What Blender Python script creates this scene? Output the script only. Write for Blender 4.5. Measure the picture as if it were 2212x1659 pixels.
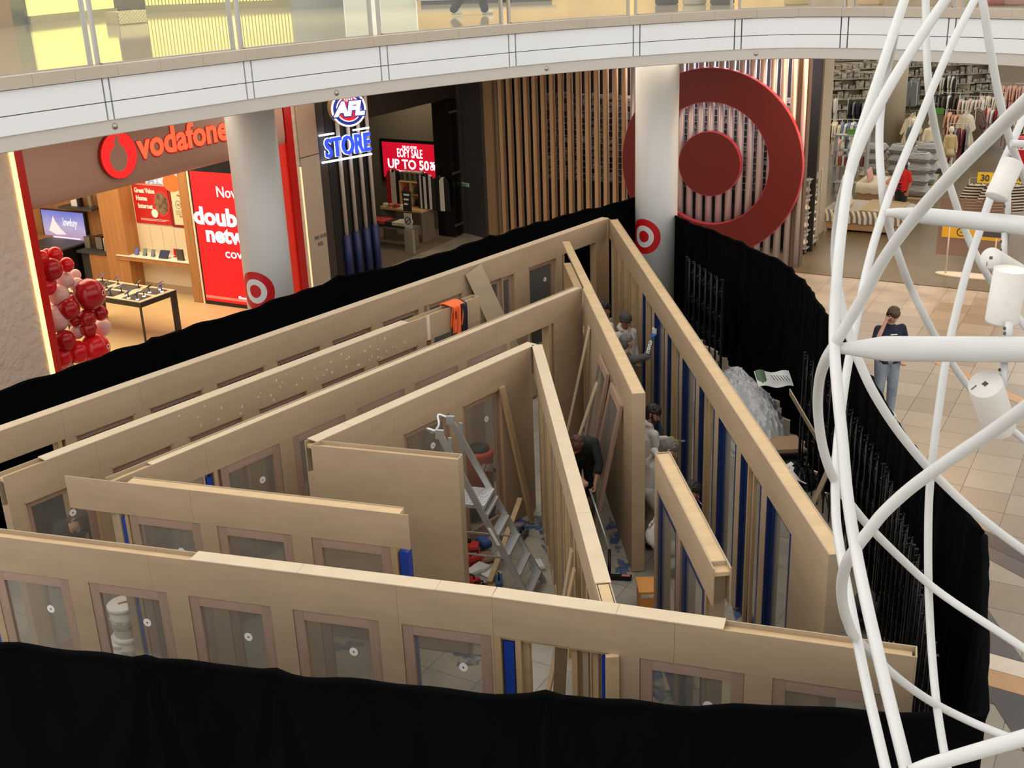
import bpy, bmesh, math, random
from mathutils import Vector, Matrix
random.seed(7)
R = math.radians
for o in list(bpy.data.objects): bpy.data.objects.remove(o)
scn = bpy.context.scene
COL = scn.collection
# ------------------------------------------------------------------ camera
FPX, PITCH, ROLL, CX, CY = 2495.0, R(20.98), R(-2.21), 1106.0, 829.5
CAM = Vector((0, 0, 7.44))
fw = Vector((0, math.cos(PITCH), -math.sin(PITCH))); up0 = Vector((0, math.sin(PITCH), math.cos(PITCH))); x0 = Vector((1, 0, 0))
CXV = x0 * math.cos(ROLL) + up0 * math.sin(ROLL); CUV = -x0 * math.sin(ROLL) + up0 * math.cos(ROLL)
cd = bpy.data.cameras.new('camera'); cam = bpy.data.objects.new('camera', cd); COL.objects.link(cam)
cd.sensor_width = 36.0; cd.lens = FPX / 2212.0 * 36.0; cd.clip_end = 300
m = Matrix((CXV, CUV, -fw)).transposed().to_4x4(); m.translation = CAM; cam.matrix_world = m
scn.camera = cam
# ------------------------------------------------------------------ world, skylight, exposure
w = bpy.data.worlds.new('world'); scn.world = w; w.use_nodes = True
bg = w.node_tree.nodes['Background']; bg.inputs[0].default_value = (1.0, 0.97, 0.93, 1); bg.inputs[1].default_value = 1.3
def area(name, loc, sx, sy, power, color=(1, 1, 1), rot=(0, 0, 0)):
    l = bpy.data.lights.new(name, 'AREA'); l.shape = 'RECTANGLE'; l.size = sx; l.size_y = sy; l.energy = power; l.color = color
    o = bpy.data.objects.new(name, l); COL.objects.link(o); o.location = loc; o.rotation_euler = rot; return o
area('atrium_skylight', (-7.5, 8.5, 14), 15, 17, 760, (1.0, 0.965, 0.92), (0, R(-34), 0))
scn.view_settings.view_transform = 'Standard'; scn.view_settings.look = 'None'
scn.view_settings.exposure = 0.0; scn.view_settings.gamma = 1.0; scn.view_settings.use_curve_mapping = False
# ------------------------------------------------------------------ pixel helpers
def ray(x, y): return CXV * ((x - CX) / FPX) - CUV * ((y - CY) / FPX) + fw
def at(x, y, z):
    d = ray(x, y); return CAM + d * ((z - CAM.z) / d.z)
def atd(x, y, depth): return CAM + ray(x, y) * depth
def V(*a): return Vector(a)
# ------------------------------------------------------------------ materials
MATS = {}
def lin(c):
    c = [v / 255.0 for v in c]
    return tuple((v / 12.92 if v <= 0.04045 else ((v + 0.055) / 1.055) ** 2.4) for v in c) + (1.0,)
def mat(name, col, rough=0.6, metal=0.0, noise=0.0, scale=(3, 3, 3), emit=None, estr=0.0, bump=0.0, bscale=60, alpha=1.0, spec=0.5, col2=None, wave=None, obj=False):
    """procedural principled material: base colour varied by a stretched noise, optional bump"""
    if name in MATS: return MATS[name]
    M = bpy.data.materials.new(name); M.use_nodes = True; nt = M.node_tree; b = nt.nodes['Principled BSDF']
    c = lin(col); b.inputs['Base Color'].default_value = c; b.inputs['Roughness'].default_value = rough; b.inputs['Metallic'].default_value = metal
    b.inputs['Specular IOR Level'].default_value = spec
    tc = nt.nodes.new('ShaderNodeTexCoord')
    if noise > 0 or col2:
        mp = nt.nodes.new('ShaderNodeMapping'); mp.inputs['Scale'].default_value = scale
        nt.links.new(tc.outputs['Object'], mp.inputs[0])
        nz = nt.nodes.new('ShaderNodeTexNoise'); nz.inputs['Scale'].default_value = 1.0; nz.inputs['Detail'].default_value = 5.0; nz.inputs['Roughness'].default_value = 0.6
        nt.links.new(mp.outputs[0], nz.inputs['Vector'])
        cr = nt.nodes.new('ShaderNodeValToRGB')
        if col2: a1, a2 = c, lin(col2)
        else:
            a1 = tuple(v * (1 - noise) for v in c[:3]) + (1,); a2 = tuple(min(1, v * (1 + noise)) for v in c[:3]) + (1,)
        cr.color_ramp.elements[0].position = 0.32; cr.color_ramp.elements[1].position = 0.68
        cr.color_ramp.elements[0].color = a1; cr.color_ramp.elements[1].color = a2
        nt.links.new(nz.outputs['Fac'], cr.inputs[0]); nt.links.new(cr.outputs[0], b.inputs['Base Color'])
    if bump > 0:
        n2 = nt.nodes.new('ShaderNodeTexNoise'); n2.inputs['Scale'].default_value = bscale; n2.inputs['Detail'].default_value = 3
        nt.links.new(tc.outputs['Object'], n2.inputs['Vector'])
        bp = nt.nodes.new('ShaderNodeBump'); bp.inputs['Strength'].default_value = bump; bp.inputs['Distance'].default_value = 0.02
        nt.links.new(n2.outputs['Fac'], bp.inputs['Height']); nt.links.new(bp.outputs[0], b.inputs['Normal'])
    if emit:
        b.inputs['Emission Color'].default_value = lin(emit); b.inputs['Emission Strength'].default_value = estr
    MATS[name] = M; return M
def glass(name, tint, haze=0.12, gloss=0.08, rough=0.05):
    """thin sheet: transparent with a little gloss and a little diffuse haze"""
    M = bpy.data.materials.new(name); M.use_nodes = True; nt = M.node_tree; nt.nodes.clear()
    out = nt.nodes.new('ShaderNodeOutputMaterial'); tr = nt.nodes.new('ShaderNodeBsdfTransparent'); tr.inputs[0].default_value = lin(tint)
    df = nt.nodes.new('ShaderNodeBsdfDiffuse'); df.inputs[0].default_value = (0.75, 0.74, 0.72, 1)
    gl = nt.nodes.new('ShaderNodeBsdfGlossy'); gl.inputs['Roughness'].default_value = rough
    m1 = nt.nodes.new('ShaderNodeMixShader'); m1.inputs[0].default_value = haze
    m2 = nt.nodes.new('ShaderNodeMixShader'); m2.inputs[0].default_value = gloss
    nt.links.new(tr.outputs[0], m1.inputs[1]); nt.links.new(df.outputs[0], m1.inputs[2])
    nt.links.new(m1.outputs[0], m2.inputs[1]); nt.links.new(gl.outputs[0], m2.inputs[2]); nt.links.new(m2.outputs[0], out.inputs[0])
    MATS[name] = M; return M
def emis(name, col, s, base=None):
    return mat(name, base or col, rough=0.5, emit=col, estr=s)
# ------------------------------------------------------------------ mesh builder
ORG = {}
def meta(o, label=None, cat=None, group=None, kind=None):
    if label: o['label'] = label
    if cat: o['category'] = cat
    if group: o['group'] = group
    if kind: o['kind'] = kind
    return o
def thing(name, loc, label=None, cat=None, group=None, kind=None):
    o = bpy.data.objects.new(name, None); o.empty_display_size = 0.1; COL.objects.link(o); o.location = loc; ORG[o.name] = Vector(loc)
    return meta(o, label, cat, group, kind)
class MB:
    def __init__(s): s.v = []; s.f = []; s.mi = []; s.cur = 0; s.sm = []; s.smooth = False
    def add(s, vs, fs):
        n = len(s.v); s.v += [Vector(v) for v in vs]
        for f in fs: s.f.append(tuple(i + n for i in f)); s.mi.append(s.cur); s.sm.append(s.smooth)
        return s
    def hexa(s, p):   # 8 points: bottom 4 ccw, top 4 ccw
        return s.add(p, [(3, 2, 1, 0), (4, 5, 6, 7), (0, 1, 5, 4), (1, 2, 6, 5), (2, 3, 7, 6), (3, 0, 4, 7)])
    def box(s, x0, x1, y0, y1, z0, z1):
        return s.hexa([(x0, y0, z0), (x1, y0, z0), (x1, y1, z0), (x0, y1, z0), (x0, y0, z1), (x1, y0, z1), (x1, y1, z1), (x0, y1, z1)])
    def obox(s, c, a, b, d):   # centre and three half-axis vectors
        c, a, b, d = Vector(c), Vector(a), Vector(b), Vector(d)
        if a.cross(b).dot(d) < 0: a = -a
        return s.hexa([c - a - b - d, c + a - b - d, c + a + b - d, c - a + b - d, c - a - b + d, c + a - b + d, c + a + b + d, c - a + b + d])
    def beam(s, p, q, w, t, upv=(0, 0, 1)):  # rectangular bar from p to q, w along side, t along up
        p, q = Vector(p), Vector(q); d = (q - p); L = d.length; d.normalize(); u = Vector(upv)
        sd = d.cross(u)
        if sd.length < 1e-4: sd = d.cross(Vector((1, 0, 0)))
        sd.normalize(); u2 = sd.cross(d)
        return s.obox((p + q) / 2, d * L / 2, sd * w / 2, u2 * t / 2)
    def tube(s, pts, r, n=10, cap=True, closed=False):
        pts = [Vector(p) for p in pts]; k = len(pts)
        rs = r if isinstance(r, (list, tuple)) else [r] * k
        t0 = (pts[1] - pts[0]).normalized(); ref = Vector((0, 0, 1)) if abs(t0.z) < 0.9 else Vector((1, 0, 0))
        nrm = t0.cross(ref).normalized(); vs = []; fs = []
        for i, p in enumerate(pts):
            if closed: t = (pts[(i + 1) % k] - pts[i - 1])
            else: t = pts[min(i + 1, k - 1)] - pts[max(i - 1, 0)]
            t.normalize(); nrm = (nrm - t * nrm.dot(t)).normalized(); b = t.cross(nrm)
            for j in range(n):
                a = 2 * math.pi * j / n; vs.append(p + (nrm * math.cos(a) + b * math.sin(a)) * rs[i])
        for i in range(k if closed else k - 1):
            i2 = (i + 1) % k
            for j in range(n): fs.append((i * n + j, i * n + (j + 1) % n, i2 * n + (j + 1) % n, i2 * n + j))
        if cap and not closed: fs.append(tuple(range(n - 1, -1, -1))); fs.append(tuple((k - 1) * n + j for j in range(n)))
        sm = s.smooth; s.smooth = True; s.add(vs, fs); s.smooth = sm
        if cap and not closed: s.sm[-1] = s.sm[-2] = False
        return s
    def cyl(s, p, q, r, n=16, r2=None): return s.tube([p, q], [r, r if r2 is None else r2], n)
    def lathe(s, prof, c=(0, 0, 0), n=20, axis=None):  # profile of (r,z)
        c = Vector(c); az = Vector(axis).normalized() if axis is not None else Vector((0, 0, 1))
        ax = az.orthogonal().normalized(); ay = az.cross(ax); vs = []; fs = []
        for r, z in prof:
            for j in range(n):
                a = 2 * math.pi * j / n; vs.append(c + az * z + (ax * math.cos(a) + ay * math.sin(a)) * r)
        for i in range(len(prof) - 1):
            for j in range(n): fs.append((i * n + j, i * n + (j + 1) % n, (i + 1) * n + (j + 1) % n, (i + 1) * n + j))
        if prof[0][0] > 1e-4: fs.append(tuple(range(n - 1, -1, -1)))
        if prof[-1][0] > 1e-4: fs.append(tuple((len(prof) - 1) * n + j for j in range(n)))
        sm = s.smooth; s.smooth = True; s.add(vs, fs); s.smooth = sm; return s
    def ball(s, c, r, n=14, m=9, sc=(1, 1, 1)):
        c = Vector(c); vs = []; fs = []
        for i in range(m + 1):
            th = math.pi * i / m
            for j in range(n):
                a = 2 * math.pi * j / n
                vs.append(c + Vector((math.sin(th) * math.cos(a) * sc[0], math.sin(th) * math.sin(a) * sc[1], math.cos(th) * sc[2])) * r)
        for i in range(m):
            for j in range(n): fs.append((i * n + j, (i + 1) * n + j, (i + 1) * n + (j + 1) % n, i * n + (j + 1) % n))
        sm = s.smooth; s.smooth = True; s.add(vs, fs); s.smooth = sm; return s
    def prism(s, poly, ext):   # planar polygon (3-D points, any winding) extruded by vector ext
        P = [Vector(p) for p in poly]; e = Vector(ext); n = len(P)
        nr = Vector((0, 0, 0))
        for i in range(n): nr += (P[i]).cross(P[(i + 1) % n])
        if nr.dot(e) < 0: P = P[::-1]
        vs = P + [p + e for p in P]
        fs = [tuple(range(n - 1, -1, -1)), tuple(range(n, 2 * n))] + [(i, (i + 1) % n, n + (i + 1) % n, n + i) for i in range(n)]
        return s.add(vs, fs)
    def ring(s, outer, inner, ext):   # two closed loops of the same length, extruded
        O = [Vector(p) for p in outer]; I = [Vector(p) for p in inner]; e = Vector(ext); n = len(O)
        vs = O + I + [p + e for p in O] + [p + e for p in I]; fs = []
        for i in range(n):
            j = (i + 1) % n
            fs += [(i, j, n + j, n + i), (2 * n + i, 3 * n + i, 3 * n + j, 2 * n + j), (i, 2 * n + i, 2 * n + j, j), (n + i, n + j, 3 * n + j, 3 * n + i)]
        return s.add(vs, fs)
    def grid(s, fn, nu, nv):
        vs = [fn(i / nu, j / nv) for i in range(nu + 1) for j in range(nv + 1)]
        fs = [(i * (nv + 1) + j, (i + 1) * (nv + 1) + j, (i + 1) * (nv + 1) + j + 1, i * (nv + 1) + j + 1) for i in range(nu) for j in range(nv)]
        sm = s.smooth; s.smooth = True; s.add(vs, fs); s.smooth = sm; return s
    def build(s, name, mats, parent=None, loc=None, recalc=False, **kw):
        me = bpy.data.meshes.new(name)
        if parent is not None: L = ORG[parent.name]
        else:
            if loc is None:
                xs = [v.x for v in s.v]; ys = [v.y for v in s.v]; zs = [v.z for v in s.v]
                loc = Vector(((min(xs) + max(xs)) / 2, (min(ys) + max(ys)) / 2, min(zs)))
            L = Vector(loc)
        me.from_pydata([v - L for v in s.v], [], s.f)
        if not isinstance(mats, (list, tuple)): mats = [mats]
        for mm in mats: me.materials.append(mm)
        me.polygons.foreach_set('material_index', s.mi); me.polygons.foreach_set('use_smooth', s.sm)
        if recalc:
            bm = bmesh.new(); bm.from_mesh(me); bmesh.ops.recalc_face_normals(bm, faces=bm.faces); bm.to_mesh(me); bm.free()
        me.update()
        o = bpy.data.objects.new(name, me); COL.objects.link(o); ORG[o.name] = L
        if parent is not None: o.parent = parent
        else: o.location = L
        meta(o, kw.get('label'), kw.get('cat'), kw.get('group'), kw.get('kind')); return o
def kids(o): return [c for c in bpy.data.objects if c.parent == o]
def copy_tree(o, loc, rz=0.0, label=None, group=None, sc=None):
    c = o.copy(); COL.objects.link(c); c.location = loc; c.rotation_euler = (0, 0, rz); ORG[c.name] = ORG[o.name]
    if sc: c.scale = (sc, sc, sc) if not isinstance(sc, tuple) else sc
    if label: c['label'] = label
    if group: c['group'] = group
    for ch in o.children:
        d = ch.copy(); COL.objects.link(d); d.parent = c
        for g in ch.children: e = g.copy(); COL.objects.link(e); e.parent = d
    return c
def share(src, name, parent, off=(0, 0, 0)):   # an alike piece: same mesh data, own object
    o = bpy.data.objects.new(name, src.data); COL.objects.link(o); o.parent = parent; o.location = off; ORG[o.name] = ORG[src.name]; return o
# a vertical plane: s runs along it, z up, d out of it towards the viewer's side
class Plane:
    def __init__(s, a, b):
        s.a = Vector((a[0], a[1], 0)); d = Vector((b[0] - a[0], b[1] - a[1], 0)); s.L = d.length; s.u = d.normalized(); s.n = Vector((s.u.y, -s.u.x, 0))
    def px(s, x, y):
        d = ray(x, y); t = (s.a - CAM).dot(s.n) / d.dot(s.n); P = CAM + d * t; return ((P - s.a).dot(s.u), P.z)
    def P(s, t, z, d=0.0): return s.a + s.u * t + s.n * d + Vector((0, 0, z))
    def box(s, mb, s0, s1, z0, z1, d0, d1):
        return mb.hexa([s.P(s0, z0, d1), s.P(s1, z0, d1), s.P(s1, z0, d0), s.P(s0, z0, d0), s.P(s0, z1, d1), s.P(s1, z1, d1), s.P(s1, z1, d0), s.P(s0, z1, d0)])
    def poly(s, pts, d): return [s.P(a, b, d) for a, b in pts]
# ------------------------------------------------------------------ lettering
def text_mb(mb, txt, pos, size, ux, uy, ext=0.01, off=0.0, align='LEFT', sx=1.0, shear=0.0, spacing=1.0):
    cu = bpy.data.curves.new('t', 'FONT'); cu.body = txt; cu.size = size; cu.extrude = 0.5; cu.offset = off * size; cu.align_x = align; cu.resolution_u = 3; cu.shear = shear; cu.space_character = spacing
    ob = bpy.data.objects.new('t', cu); COL.objects.link(ob); dg = bpy.context.evaluated_depsgraph_get(); me = bpy.data.meshes.new_from_object(ob.evaluated_get(dg))
    ux, uy = Vector(ux).normalized(), Vector(uy).normalized(); un = ux.cross(uy); pos = Vector(pos)
    mb.add([pos + ux * v.co.x * sx + uy * v.co.y + un * (v.co.z + 0.5) * ext for v in me.vertices], [tuple(p.vertices) for p in me.polygons])
    bpy.data.objects.remove(ob); bpy.data.curves.remove(cu); bpy.data.meshes.remove(me); return mb
UP = Vector((0, 0, 1))
# ================================================================== palette
M_PLY = mat('plywood_face', (171, 148, 120), 0.62, noise=0.07, scale=(1.2, 1.2, 5))
M_PLY2 = mat('plywood_face_grey', (163, 145, 119), 0.62, noise=0.06, scale=(1.5, 1.5, 6))
M_CAP = mat('plywood_top_edge', (196, 178, 150), 0.6, noise=0.05, scale=(4, 4, 1))
M_PINE = mat('pine_timber', (194, 166, 126), 0.6, noise=0.10, scale=(2, 9, 9))
M_STUD = mat('pine_stud', (176, 147, 110), 0.6, noise=0.10, scale=(14, 14, 1.2))
M_CEDAR = mat('pink_hardwood', (157, 130, 113), 0.5, noise=0.12, scale=(18, 18, 1.5))
M_CEDARH = mat('pink_hardwood_rail', (166, 138, 121), 0.5, noise=0.10, scale=(2, 2, 25))
M_BLUE = mat('blue_painted_steel', (28, 62, 150), 0.38, noise=0.06, scale=(3, 3, 3))
M_NAVY = mat('navy_paint', (22, 44, 92), 0.4, noise=0.10, scale=(6, 6, 1))
M_BLACK = mat('black_velvet', (6, 6, 7), 0.95, noise=0.25, scale=(2, 2, 0.6), spec=0.04)
M_BLKM = mat('black_powder_steel', (14, 14, 16), 0.45, spec=0.4)
M_WHITE = mat('white_paint', (224, 226, 226), 0.45)
M_WTUBE = mat('white_enamel_tube', (200, 201, 199), 0.32, noise=0.02, scale=(8, 8, 8))
M_STEEL = mat('brushed_steel', (176, 172, 166), 0.28, metal=0.9)
M_ALU = mat('mill_aluminium', (196, 198, 200), 0.38, metal=0.75, noise=0.05, scale=(9, 9, 9))
M_STONE = mat('travertine_kerb', (186, 174, 158), 0.5, noise=0.06, scale=(1, 1, 4))
M_FASC = mat('fascia_white_panel', (232, 235, 236), 0.35, noise=0.02, scale=(0.6, 0.6, 0.6))
M_LIP = mat('soffit_paint', (200, 194, 186), 0.6)
M_STICK = mat('white_sticker', (236, 234, 230), 0.5)
M_DARK = mat('dark_grey_mark', (70, 70, 72), 0.6)
M_RED = mat('signal_red', (196, 22, 30), 0.4)
M_GLASS = glass('door_glass_film', (234, 232, 226), 0.09, 0.06)
M_BGLASS = glass('balustrade_glass', (238, 240, 234), 0.012, 0.06, 0.01)
# ================================================================== floor
TU, TV = Vector((0.5, 0.866025, 0)), Vector((0.866025, -0.5, 0))
def floor_mat():
    M = bpy.data.materials.new('mall_floor_stone'); M.use_nodes = True; nt = M.node_tree; b = nt.nodes['Principled BSDF']
    tc = nt.nodes.new('ShaderNodeTexCoord'); mp = nt.nodes.new('ShaderNodeMapping'); mp.inputs['Rotation'].default_value = (0, 0, R(30)); mp.inputs['Scale'].default_value = (1 / 0.63,) * 3
    br = nt.nodes.new('ShaderNodeTexBrick'); br.offset = 0.0; br.inputs['Scale'].default_value = 1.0; br.inputs['Mortar Size'].default_value = 0.008; br.inputs['Brick Width'].default_value = 1; br.inputs['Row Height'].default_value = 1
    br.inputs['Color1'].default_value = lin((176, 168, 154)); br.inputs['Color2'].default_value = lin((166, 158, 146)); br.inputs['Mortar'].default_value = lin((120, 110, 100))
    nz = nt.nodes.new('ShaderNodeTexNoise'); nz.inputs['Scale'].default_value = 1.7; nz.inputs['Detail'].default_value = 7
    cr = nt.nodes.new('ShaderNodeValToRGB'); cr.color_ramp.elements[0].color = (0.62, 0.62, 0.64, 1); cr.color_ramp.elements[1].color = (1, 1, 1, 1); cr.color_ramp.elements[0].position = 0.35; cr.color_ramp.elements[1].position = 0.62
    mx = nt.nodes.new('ShaderNodeMix'); mx.data_type = 'RGBA'; mx.blend_type = 'MULTIPLY'; mx.inputs[0].default_value = 0.7
    nt.links.new(tc.outputs['Object'], mp.inputs[0]); nt.links.new(mp.outputs[0], br.inputs['Vector']); nt.links.new(tc.outputs['Object'], nz.inputs['Vector'])
    nt.links.new(nz.outputs['Fac'], cr.inputs[0]); nt.links.new(br.outputs['Color'], mx.inputs[6]); nt.links.new(cr.outputs[0], mx.inputs[7]); nt.links.new(mx.outputs[2], b.inputs['Base Color'])
    b.inputs['Roughness'].default_value = 0.4; return M
mb = MB(); mb.box(-45, 46, -45, 70, -0.12, -0.012)
FLOOR = mb.build('floor', floor_mat(), loc=(0, 0, 0), kind='structure')
# tiles of the concourse, one object each, sharing one mesh per stone tone
TS = 0.63; U0, V0 = 19.66, -3.12
tmats = [mat('tile_stone_%d' % i, c, 0.24, spec=0.4, noise=0.035, scale=(4, 4, 4)) for i, c in enumerate([(152, 142, 126), (147, 136, 120), (143, 131, 115), (158, 148, 132)])]
tproto = []
for tm in tmats:
    mb = MB(); a = TS / 2 - 0.004
    mb.hexa([(TU * su + TV * sv) * a + Vector((0, 0, -0.012)) for su, sv in ((-1, -1), (-1, 1), (1, 1), (1, -1))] + [(TU * su + TV * sv) * a for su, sv in ((-1, -1), (-1, 1), (1, 1), (1, -1))])
    me = bpy.data.meshes.new('tile'); me.from_pydata(mb.v, [], mb.f); me.materials.append(tm); tproto.append(me)
def proj(P):
    v = Vector(P) - CAM; c = v.dot(fw); return (CX + FPX * v.dot(CXV) / c, CY - FPX * v.dot(CUV) / c) if c > 0.5 else (-9999, -9999)
DRAPE_R = [(3.38, 23.1), (4.0, 20.4), (4.49, 17.95), (4.41, 15.16), (4.24, 12.0), (4.11, 8.94), (3.30, 6.45)]
def right_of_drape(p):
    for (xa, ya), (xb, yb) in zip(DRAPE_R, DRAPE_R[1:]):
        if yb <= p[1] <= ya: return p[0] > xa + (xb - xa) * (ya - p[1]) / (ya - yb) - 0.5
    return False
nt_ = 0
for i in range(-26, 11):
    for j in range(-6, 19):
        c = TU * (U0 + TS * (i + 0.5)) + TV * (V0 + TS * (j + 0.5))
        x, y = proj((c.x, c.y, 0))
        if not (1560 < x < 2330 and 520 < y < 1800) or not right_of_drape(c): continue
        if c.dot(TU) > 25.9: continue
        o = bpy.data.objects.new('tile', tproto[(i * 7 + j * 3 + (i * j) % 5) % 4]); COL.objects.link(o); o.location = c; o.parent = FLOOR; nt_ += 1
def inlay(name, pts, m, z=0.004):
    P = [at(x, y, 0) for x, y in pts]; b = MB(); b.prism([(p.x, p.y, 0.0005) for p in P], (0, 0, z)); return b.build(name, m, FLOOR)
def DX(x, y): return (2060 + x / 2.77, 1060 + y / 2.77)
M_INK = mat('dark_basalt_inlay', (66, 60, 60), 0.3, noise=0.12, scale=(5, 5, 5)); M_INK2 = mat('grey_basalt_inlay', (88, 80, 78), 0.3, noise=0.1, scale=(5, 5, 5))
M_OCH = mat('ochre_stone_inlay', (186, 143, 98), 0.3, noise=0.08, scale=(5, 5, 5)); M_PALE = mat('pale_stone_inlay', (216, 200, 180), 0.25, noise=0.04, scale=(5, 5, 5))
inlay('stone_inlay', [DX(60, 175), DX(60, 260), DX(560, 500), DX(560, 420)], M_INK)
inlay('stone_inlay', [DX(60, 262), DX(60, 330), DX(560, 600), DX(560, 502)], M_INK2)
inlay('stone_inlay', [DX(100, 560), DX(425, 1030), DX(100, 935)], M_INK2)
inlay('stone_inlay', [DX(60, 935), DX(60, 1025), DX(560, 1160), DX(560, 1068)], M_PALE)
inlay('stone_inlay', [DX(60, 1028), DX(60, 1125), DX(560, 1266), DX(560, 1163)], M_OCH)
inlay('stone_inlay', [DX(60, 1128), DX(60, 1230), DX(240, 1275), DX(440, 1590), DX(560, 1620), DX(560, 1270)], M_INK)
inlay('stone_inlay', [(2008, 779), (2026, 779), (2216, 863), (2216, 880)], M_OCH)
M_PBLUE = mat('blue_paint_stain', (74, 98, 140), 0.6, noise=0.3, scale=(9, 9, 9))
def _spots():
    nt = M_PBLUE.node_tree; tc = nt.nodes.new('ShaderNodeTexCoord'); nz = nt.nodes.new('ShaderNodeTexNoise'); nz.inputs['Scale'].default_value = 7; nz.inputs['Detail'].default_value = 6; cr = nt.nodes.new('ShaderNodeValToRGB'); cr.color_ramp.elements[0].position = 0.42; cr.color_ramp.elements[1].position = 0.62; cr.color_ramp.elements[1].color = (0.85, 0.85, 0.85, 1)
    nt.links.new(tc.outputs['Object'], nz.inputs['Vector']); nt.links.new(nz.outputs['Fac'], cr.inputs[0]); nt.links.new(cr.outputs[0], nt.nodes['Principled BSDF'].inputs['Alpha'])
_spots()
def stain(x, y, rx, ry, seed):
    r_ = random.Random(seed); c = at(x, y, 0); b = MB(); n = 22; f = [r_.uniform(0.45, 1.1) for _ in range(n)]
    b.prism([(c.x + math.cos(6.283 * k / n) * rx * f[k], c.y + math.sin(6.283 * k / n) * ry * f[k], -0.0118) for k in range(n)], (0, 0, 0.002)); return b.build('paint_stain', M_PBLUE, FLOOR)
for k, (x, y, a, b_) in enumerate([(1326, 1150, .1, .5), (1345, 1228, .12, .3), (1150, 1130, .35, .25), (1185, 1160, .12, .7), (1012, 1420, .3, .15), (745, 1395, .25, .12), (1442, 1480, .3, .35), (1590, 1310, .08, .6)]): stain(x, y, a, b_, k)
# ================================================================== drapes
def drape(name, path, folds, amp, label, pins=(), step=0.035, nv=12, lean=0.0, face=1, thick=0.0):
    """path of (x,y,ztop); a hanging cloth with vertical folds and creases fanning from the pins"""
    pts = [Vector(p) for p in path]; seg = [(pts[i + 1] - pts[i]).to_2d().length for i in range(len(pts) - 1)]; L = sum(seg)
    def along(s):
        for i, g in enumerate(seg):
            if s <= g or i == len(seg) - 1:
                t = min(1, s / g); d = (pts[i + 1] - pts[i]).to_2d().normalized()
                return pts[i].lerp(pts[i + 1], t), Vector((d.y, -d.x, 0)) * face
            s -= g
    nu = int(L / step); rnd = random.Random(len(name)); ph = [rnd.uniform(0, 6.28) for _ in range(8)]
    def fn(u, v):
        s = u * L; p, n = along(s); h = v ** 1.3
        f = math.sin(s * folds + ph[0] + 1.5 * math.sin(s * 0.9 + ph[1])) + 0.6 * math.sin(s * folds * 1.83 + ph[2] + 2 * math.sin(s * 1.7)) + 0.35 * math.sin(s * folds * 3.1 + ph[3] + v * 2)
        dd = amp * (0.25 + 0.75 * v) * f; sag = 0.0
        for q, wd in pins:
            dx = s - q; ang = math.atan2(dx, 0.04 + v * 2.4); e = math.exp(-(ang / 0.75) ** 2)
            dd += 0.05 * e * (0.3 + v) * math.cos(ang * 17 + ph[4]); sag += 0.03 * math.exp(-(dx / 0.06) ** 2)
        zt = p.z + sag + 0.012 * math.sin(s * 4.3 + ph[5]) + 0.01 * math.sin(s * 9.1)
        return Vector((p.x, p.y, 0)) + n * (dd + lean * v) + Vector((0, 0, zt * (1 - v) + 0.01 * v))
    b = MB(); b.grid(fn, nu, nv)
    # rolled hem over the rail
    rp = []
    for i in range(int(L / 0.12) + 1):
        p = fn(min(1, i * 0.12 / L), 0.0); rp.append(p)
    b.tube(rp, 0.028, 8)
    o = b.build(name, M_BLACK, label=label, cat='drape'); return o
A = at
def p3(x, y, z): q = at(x, y, z); return (q.x, q.y, z)
back_path = [p3(-330, 962, 2.4), p3(0, 848, 2.4), p3(370, 722, 2.4), p3(548, 668, 2.4), p3(740, 600, 2.4), p3(900, 565, 2.4), p3(1050, 517, 2.4), p3(1200, 472, 2.4), p3(1372, 430, 2.4), (3.05, 23.95, 2.4), (3.42, 23.55, 2.2)]
drape('back_drape', back_path, 9, 0.035, 'long black drape strung in front of the shops behind the timber maze', pins=((4.2, 1), (7.8, 1), (9.3, 1), (11.3, 1)), step=0.045)
right_path = [(3.40, 23.2, 2.1), p3(1478, 478, 2.12), p3(1560, 508, 2.3), p3(1640, 545, 2.4), p3(1700, 575, 2.42), p3(1745, 620, 2.42), p3(1790, 690, 2.4), p3(1870, 800, 2.4), p3(1930, 905, 2.4), p3(1960, 955, 2.4), p3(2055, 1070, 2.4), p3(2128, 1158, 2.4)]
drape('side_drape', right_path, 11, 0.045, 'black drape along the concourse side, sagging towards the white column', pins=((5.6, 1), (8.4, 1)), step=0.045, face=1)
front_path = [(3.36, 8.2, 2.05), (3.42, 7.0, 2.1), p3(2128, 1550, 2.36), p3(1985, 1545, 2.4), p3(1640, 1532, 2.4), p3(1315, 1521, 2.4), p3(1250, 1513, 2.4), p3(900, 1491, 2.4), p3(640, 1461, 2.4), p3(250, 1419, 2.4), p3(0, 1396, 2.4), p3(-320, 1366, 2.4)]
_e = p3(2128, 1158, 2.4); front_path[0] = _e; front_path[1] = tuple(Vector(_e).lerp(Vector(front_path[2]), 0.5))
drape('front_drape', front_path, 5.5, 0.022, 'black velvet drape across the foreground in front of the timber maze', pins=((5.65, 1), (8.75, 1), (7.7, 1)), step=0.035, nv=16, face=1)
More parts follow.
